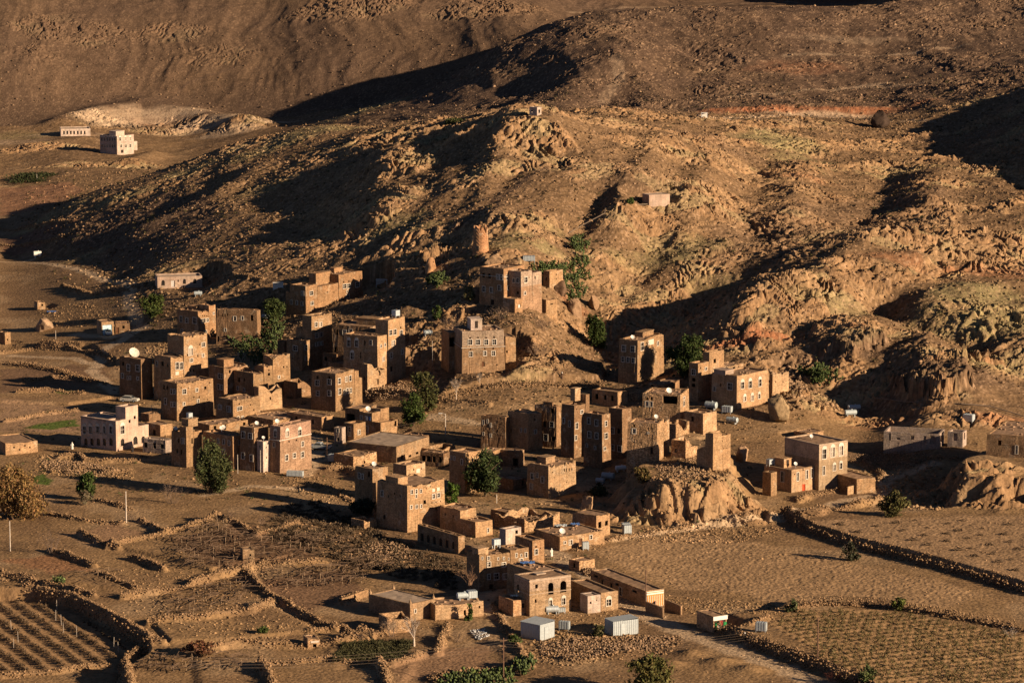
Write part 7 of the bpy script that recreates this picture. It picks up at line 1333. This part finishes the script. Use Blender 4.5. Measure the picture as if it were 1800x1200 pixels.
def plant(pts, meshes, label, group, limit, stuff_label):
    pts = pts[np.argsort(pts[:, 1])]; first = pts[:limit]; rest = pts[limit:]
    for x, y in first:
        o = bpy.data.objects.new('grape_vine', rng.choice(meshes)); COL.objects.link(o); o.location = (x, y, ground(x, y)); o.rotation_euler = (0, 0, rng.uniform(0, 6.28)); k = rng.uniform(.7, 1.35); o.scale = (k, k, k * rng.uniform(.7, 1.2)); tag(o, label, 'vine', group)
    if len(rest):
        V, F, Cc = [], [], []; b = 0
        for x, y in rest:
            me = rng.choice(meshes); n = len(me.vertices); v = np.empty(n * 3, np.float32); me.vertices.foreach_get('co', v); c = np.empty(n * 4, np.float32); me.color_attributes['albedo'].data.foreach_get('color', c)
            V.append(v.reshape(-1, 3) * rng.uniform(.7, 1.3) + [x, y, ground(x, y)]); F.append(np.arange(n).reshape(-1, 3) + b); Cc.append(c.reshape(-1, 4)[:, :3]); b += n
        o = link('grape_vines', np_mesh('grape_vines', np.vstack(V), np.vstack(F), LEAF, np.vstack(Cc))); tag(o, stuff_label, 'vines', kind='stuff')
a0, a1 = hit(1400, 1110), hit(1600, 1090); dd = Vector((a1.x - a0.x, a1.y - a0.y, 0)).normalized()
plant(vine_field([(1352,1098),(1400,1072),(1530,1072),(1600,1080),(1830,1124),(1830,1300),(1560,1300),(1440,1170)], (dd.x, dd.y), 2.4, 1.55), VM, 'low leafy vine in the rows of the right walled vineyard', 'vines of the right vineyard', 180, 'low leafy vines in the back rows of the right walled vineyard')
plant(vine_field([(-20,1052),(60,1046),(200,1100),(238,1136),(200,1168),(-20,1184)], LROW, 3.2, 1.3), VM2, 'bare stubby vine in the ploughed rows at lower left', 'vines of the left ploughed field', 110, 'bare stubby vines in the back rows at lower left')
o_pts = vine_field([(1430,918),(1800,908),(1830,1030),(1620,975)], (.8, .6), 6, 5, 1.5)
for x, y in o_pts: o = bpy.data.objects.new('dry_bush', rng.choice(VM2)); COL.objects.link(o); o.location = (x, y, ground(x, y)); k = rng.uniform(1, 1.9); o.scale = (k * 1.4, k, k * .7); tag(o, 'small dry bush dotted over the high bare field at right', 'bush', 'dry bushes on the high right field')
POSTM = MB(); POSTM.tube((0, 0, -.3), (0, 0, 1.35), .065, .05, 5); POST = POSTM.build('post', flat_mat('vine_post_wood', (.27, .19, .12), .9)); post_me = POST.data; bpy.data.objects.remove(POST)
def trellis(label, poly, d, sr, sp, mat_vine=True, hscale=1.0):
    pw = wpts(poly); c = np.mean(pw, 0); root = thing('vine_trellis', label, 'trellis', (c[0], c[1], ground(*c))); z0 = ground(*c); pts = vine_field(poly, d, sr, sp, .2); pts = pts[rs.rand(len(pts)) < .62]; pts = pts[np.argsort(pts[:, 1])][:95]
    for x, y in pts: o = bpy.data.objects.new('post', post_me); COL.objects.link(o); o.parent = root; o.location = (x - c[0], y - c[1], ground(x, y) - z0); o.rotation_euler = (rng.uniform(-.12, .12), rng.uniform(-.12, .12), 0); o.scale = (1, 1, hscale * rng.uniform(.75, 1.15))
    x, y = scatter_poly(poly, int(len(pts) * 11)); n = len(x)
    if n:
        a = rs.uniform(0, 3.14, n); L = rs.uniform(.6, 1.8, n); p = np.stack([x - c[0], y - c[1], hz(x, y) - z0 + rs.uniform(.5, 1.3, n) * hscale], 1); dv = np.stack([np.cos(a) * L, np.sin(a) * L, rs.uniform(-.2, .2, n)], 1); w = np.stack([-np.sin(a), np.cos(a), np.ones(n)], 1) * .035
        V = np.stack([p - dv - w, p - dv + w, p + dv + w, p + dv - w], 1).reshape(-1, 3); me = np_mesh('bare_canes', V, np.arange(len(V)).reshape(-1, 4), LEAF, np.tile(np.array([[.085, .055, .036]]), (len(V), 1)) * np.repeat(rs.uniform(.5, 1.5, (n, 1)), 4, 0)); link('bare_canes', me, root)
dA = (.94, .34)
for lab, poly, sr, sp in [('trellis with many pale posts in front of the field hut', [(290,952),(385,912),(450,945),(440,992),(330,1000)], 3.2, 1.9), ('bare vine trellis right of the field hut up to the brush', [(450,948),(520,940),(560,960),(560,988),(455,990)], 3.0, 1.9), ('trellis with a row of pale posts below the sunlit middle wall', [(470,1005),(570,996),(660,1000),(640,1030),(500,1036)], 3.2, 1.7),
      ('small vine trellis on the plot below the stone bank', [(290,1052),(430,1018),(450,1040),(420,1066),(300,1082)], 3.2, 2.2), ('short row of posts on the plot with the dark wall', [(120,1012),(200,1000),(230,1030),(160,1030)], 3.5, 2.2), ('vine trellis in the sunken plot at the bottom edge', [(250,1160),(345,1150),(440,1160),(430,1180),(260,1182)], 3.0, 2.3), ('low trellis in front of the shaded brush', [(500,942),(560,945),(620,952),(560,962)], 2.5, 1.8), ('shaded trellis beside the finial house field', [(590,960),(680,985),(700,1010),(620,1000)], 3.2, 2.4)]: trellis(lab, poly, dA, sr, sp)
# thin white stakes in the left ploughed rows
for u, v in ((32,1128),(100,1072),(108,1098),(20,1108),(135,1118),(200,1138),(24,1140),(112,1112),(208,1146),(98,1090)):
    Pp = hit(u, v); q = MB(); q.tube((0, 0, -.3), (rng.uniform(-.1, .1), 0, 1.9), .045, .035, 5); o = q.build('vine_stake', CONCP); o.location = Pp; tag(o, 'thin pale stake standing in the ploughed rows at lower left', 'stake', 'stakes in the left ploughed rows')
# dark planted strips below the fig tree
rowsx = [(596,1150),(612,1149),(630,1148),(646,1147),(662,1147),(678,1146),(694,1146),(708,1146)]
for i, (u, v) in enumerate(rowsx):
    Pp = hit(u, v); n = 90; x = Pp.x + rs.uniform(-.6, .6, n) + np.linspace(-.2, 1.6, n) * .5; y = Pp.y + np.linspace(-6, 6, n); V, F, Cc = [], [], []; m = 14; p = (np.stack([x, y, hz(x, y)], 1)[:, None] + rs.normal(size=(n, m, 3)) * [.28, .2, .16] + [0, 0, .25]).reshape(-1, 3) - np.array(Pp); A_ = rs.normal(size=p.shape) * .13; B_ = rs.normal(size=p.shape) * .13
    V = np.stack([p - A_, p + B_, p + A_], 1).reshape(-1, 3); o = link('crop_row', np_mesh('crop_row', V, np.arange(len(V)).reshape(-1, 3), LEAF, np.tile(np.array([[.045, .042, .018]]), (len(V), 1)))); o.location = Pp; tag(o, 'dark short crop row on the bare plot below the fig tree', 'crop row', 'crop rows below the fig tree')
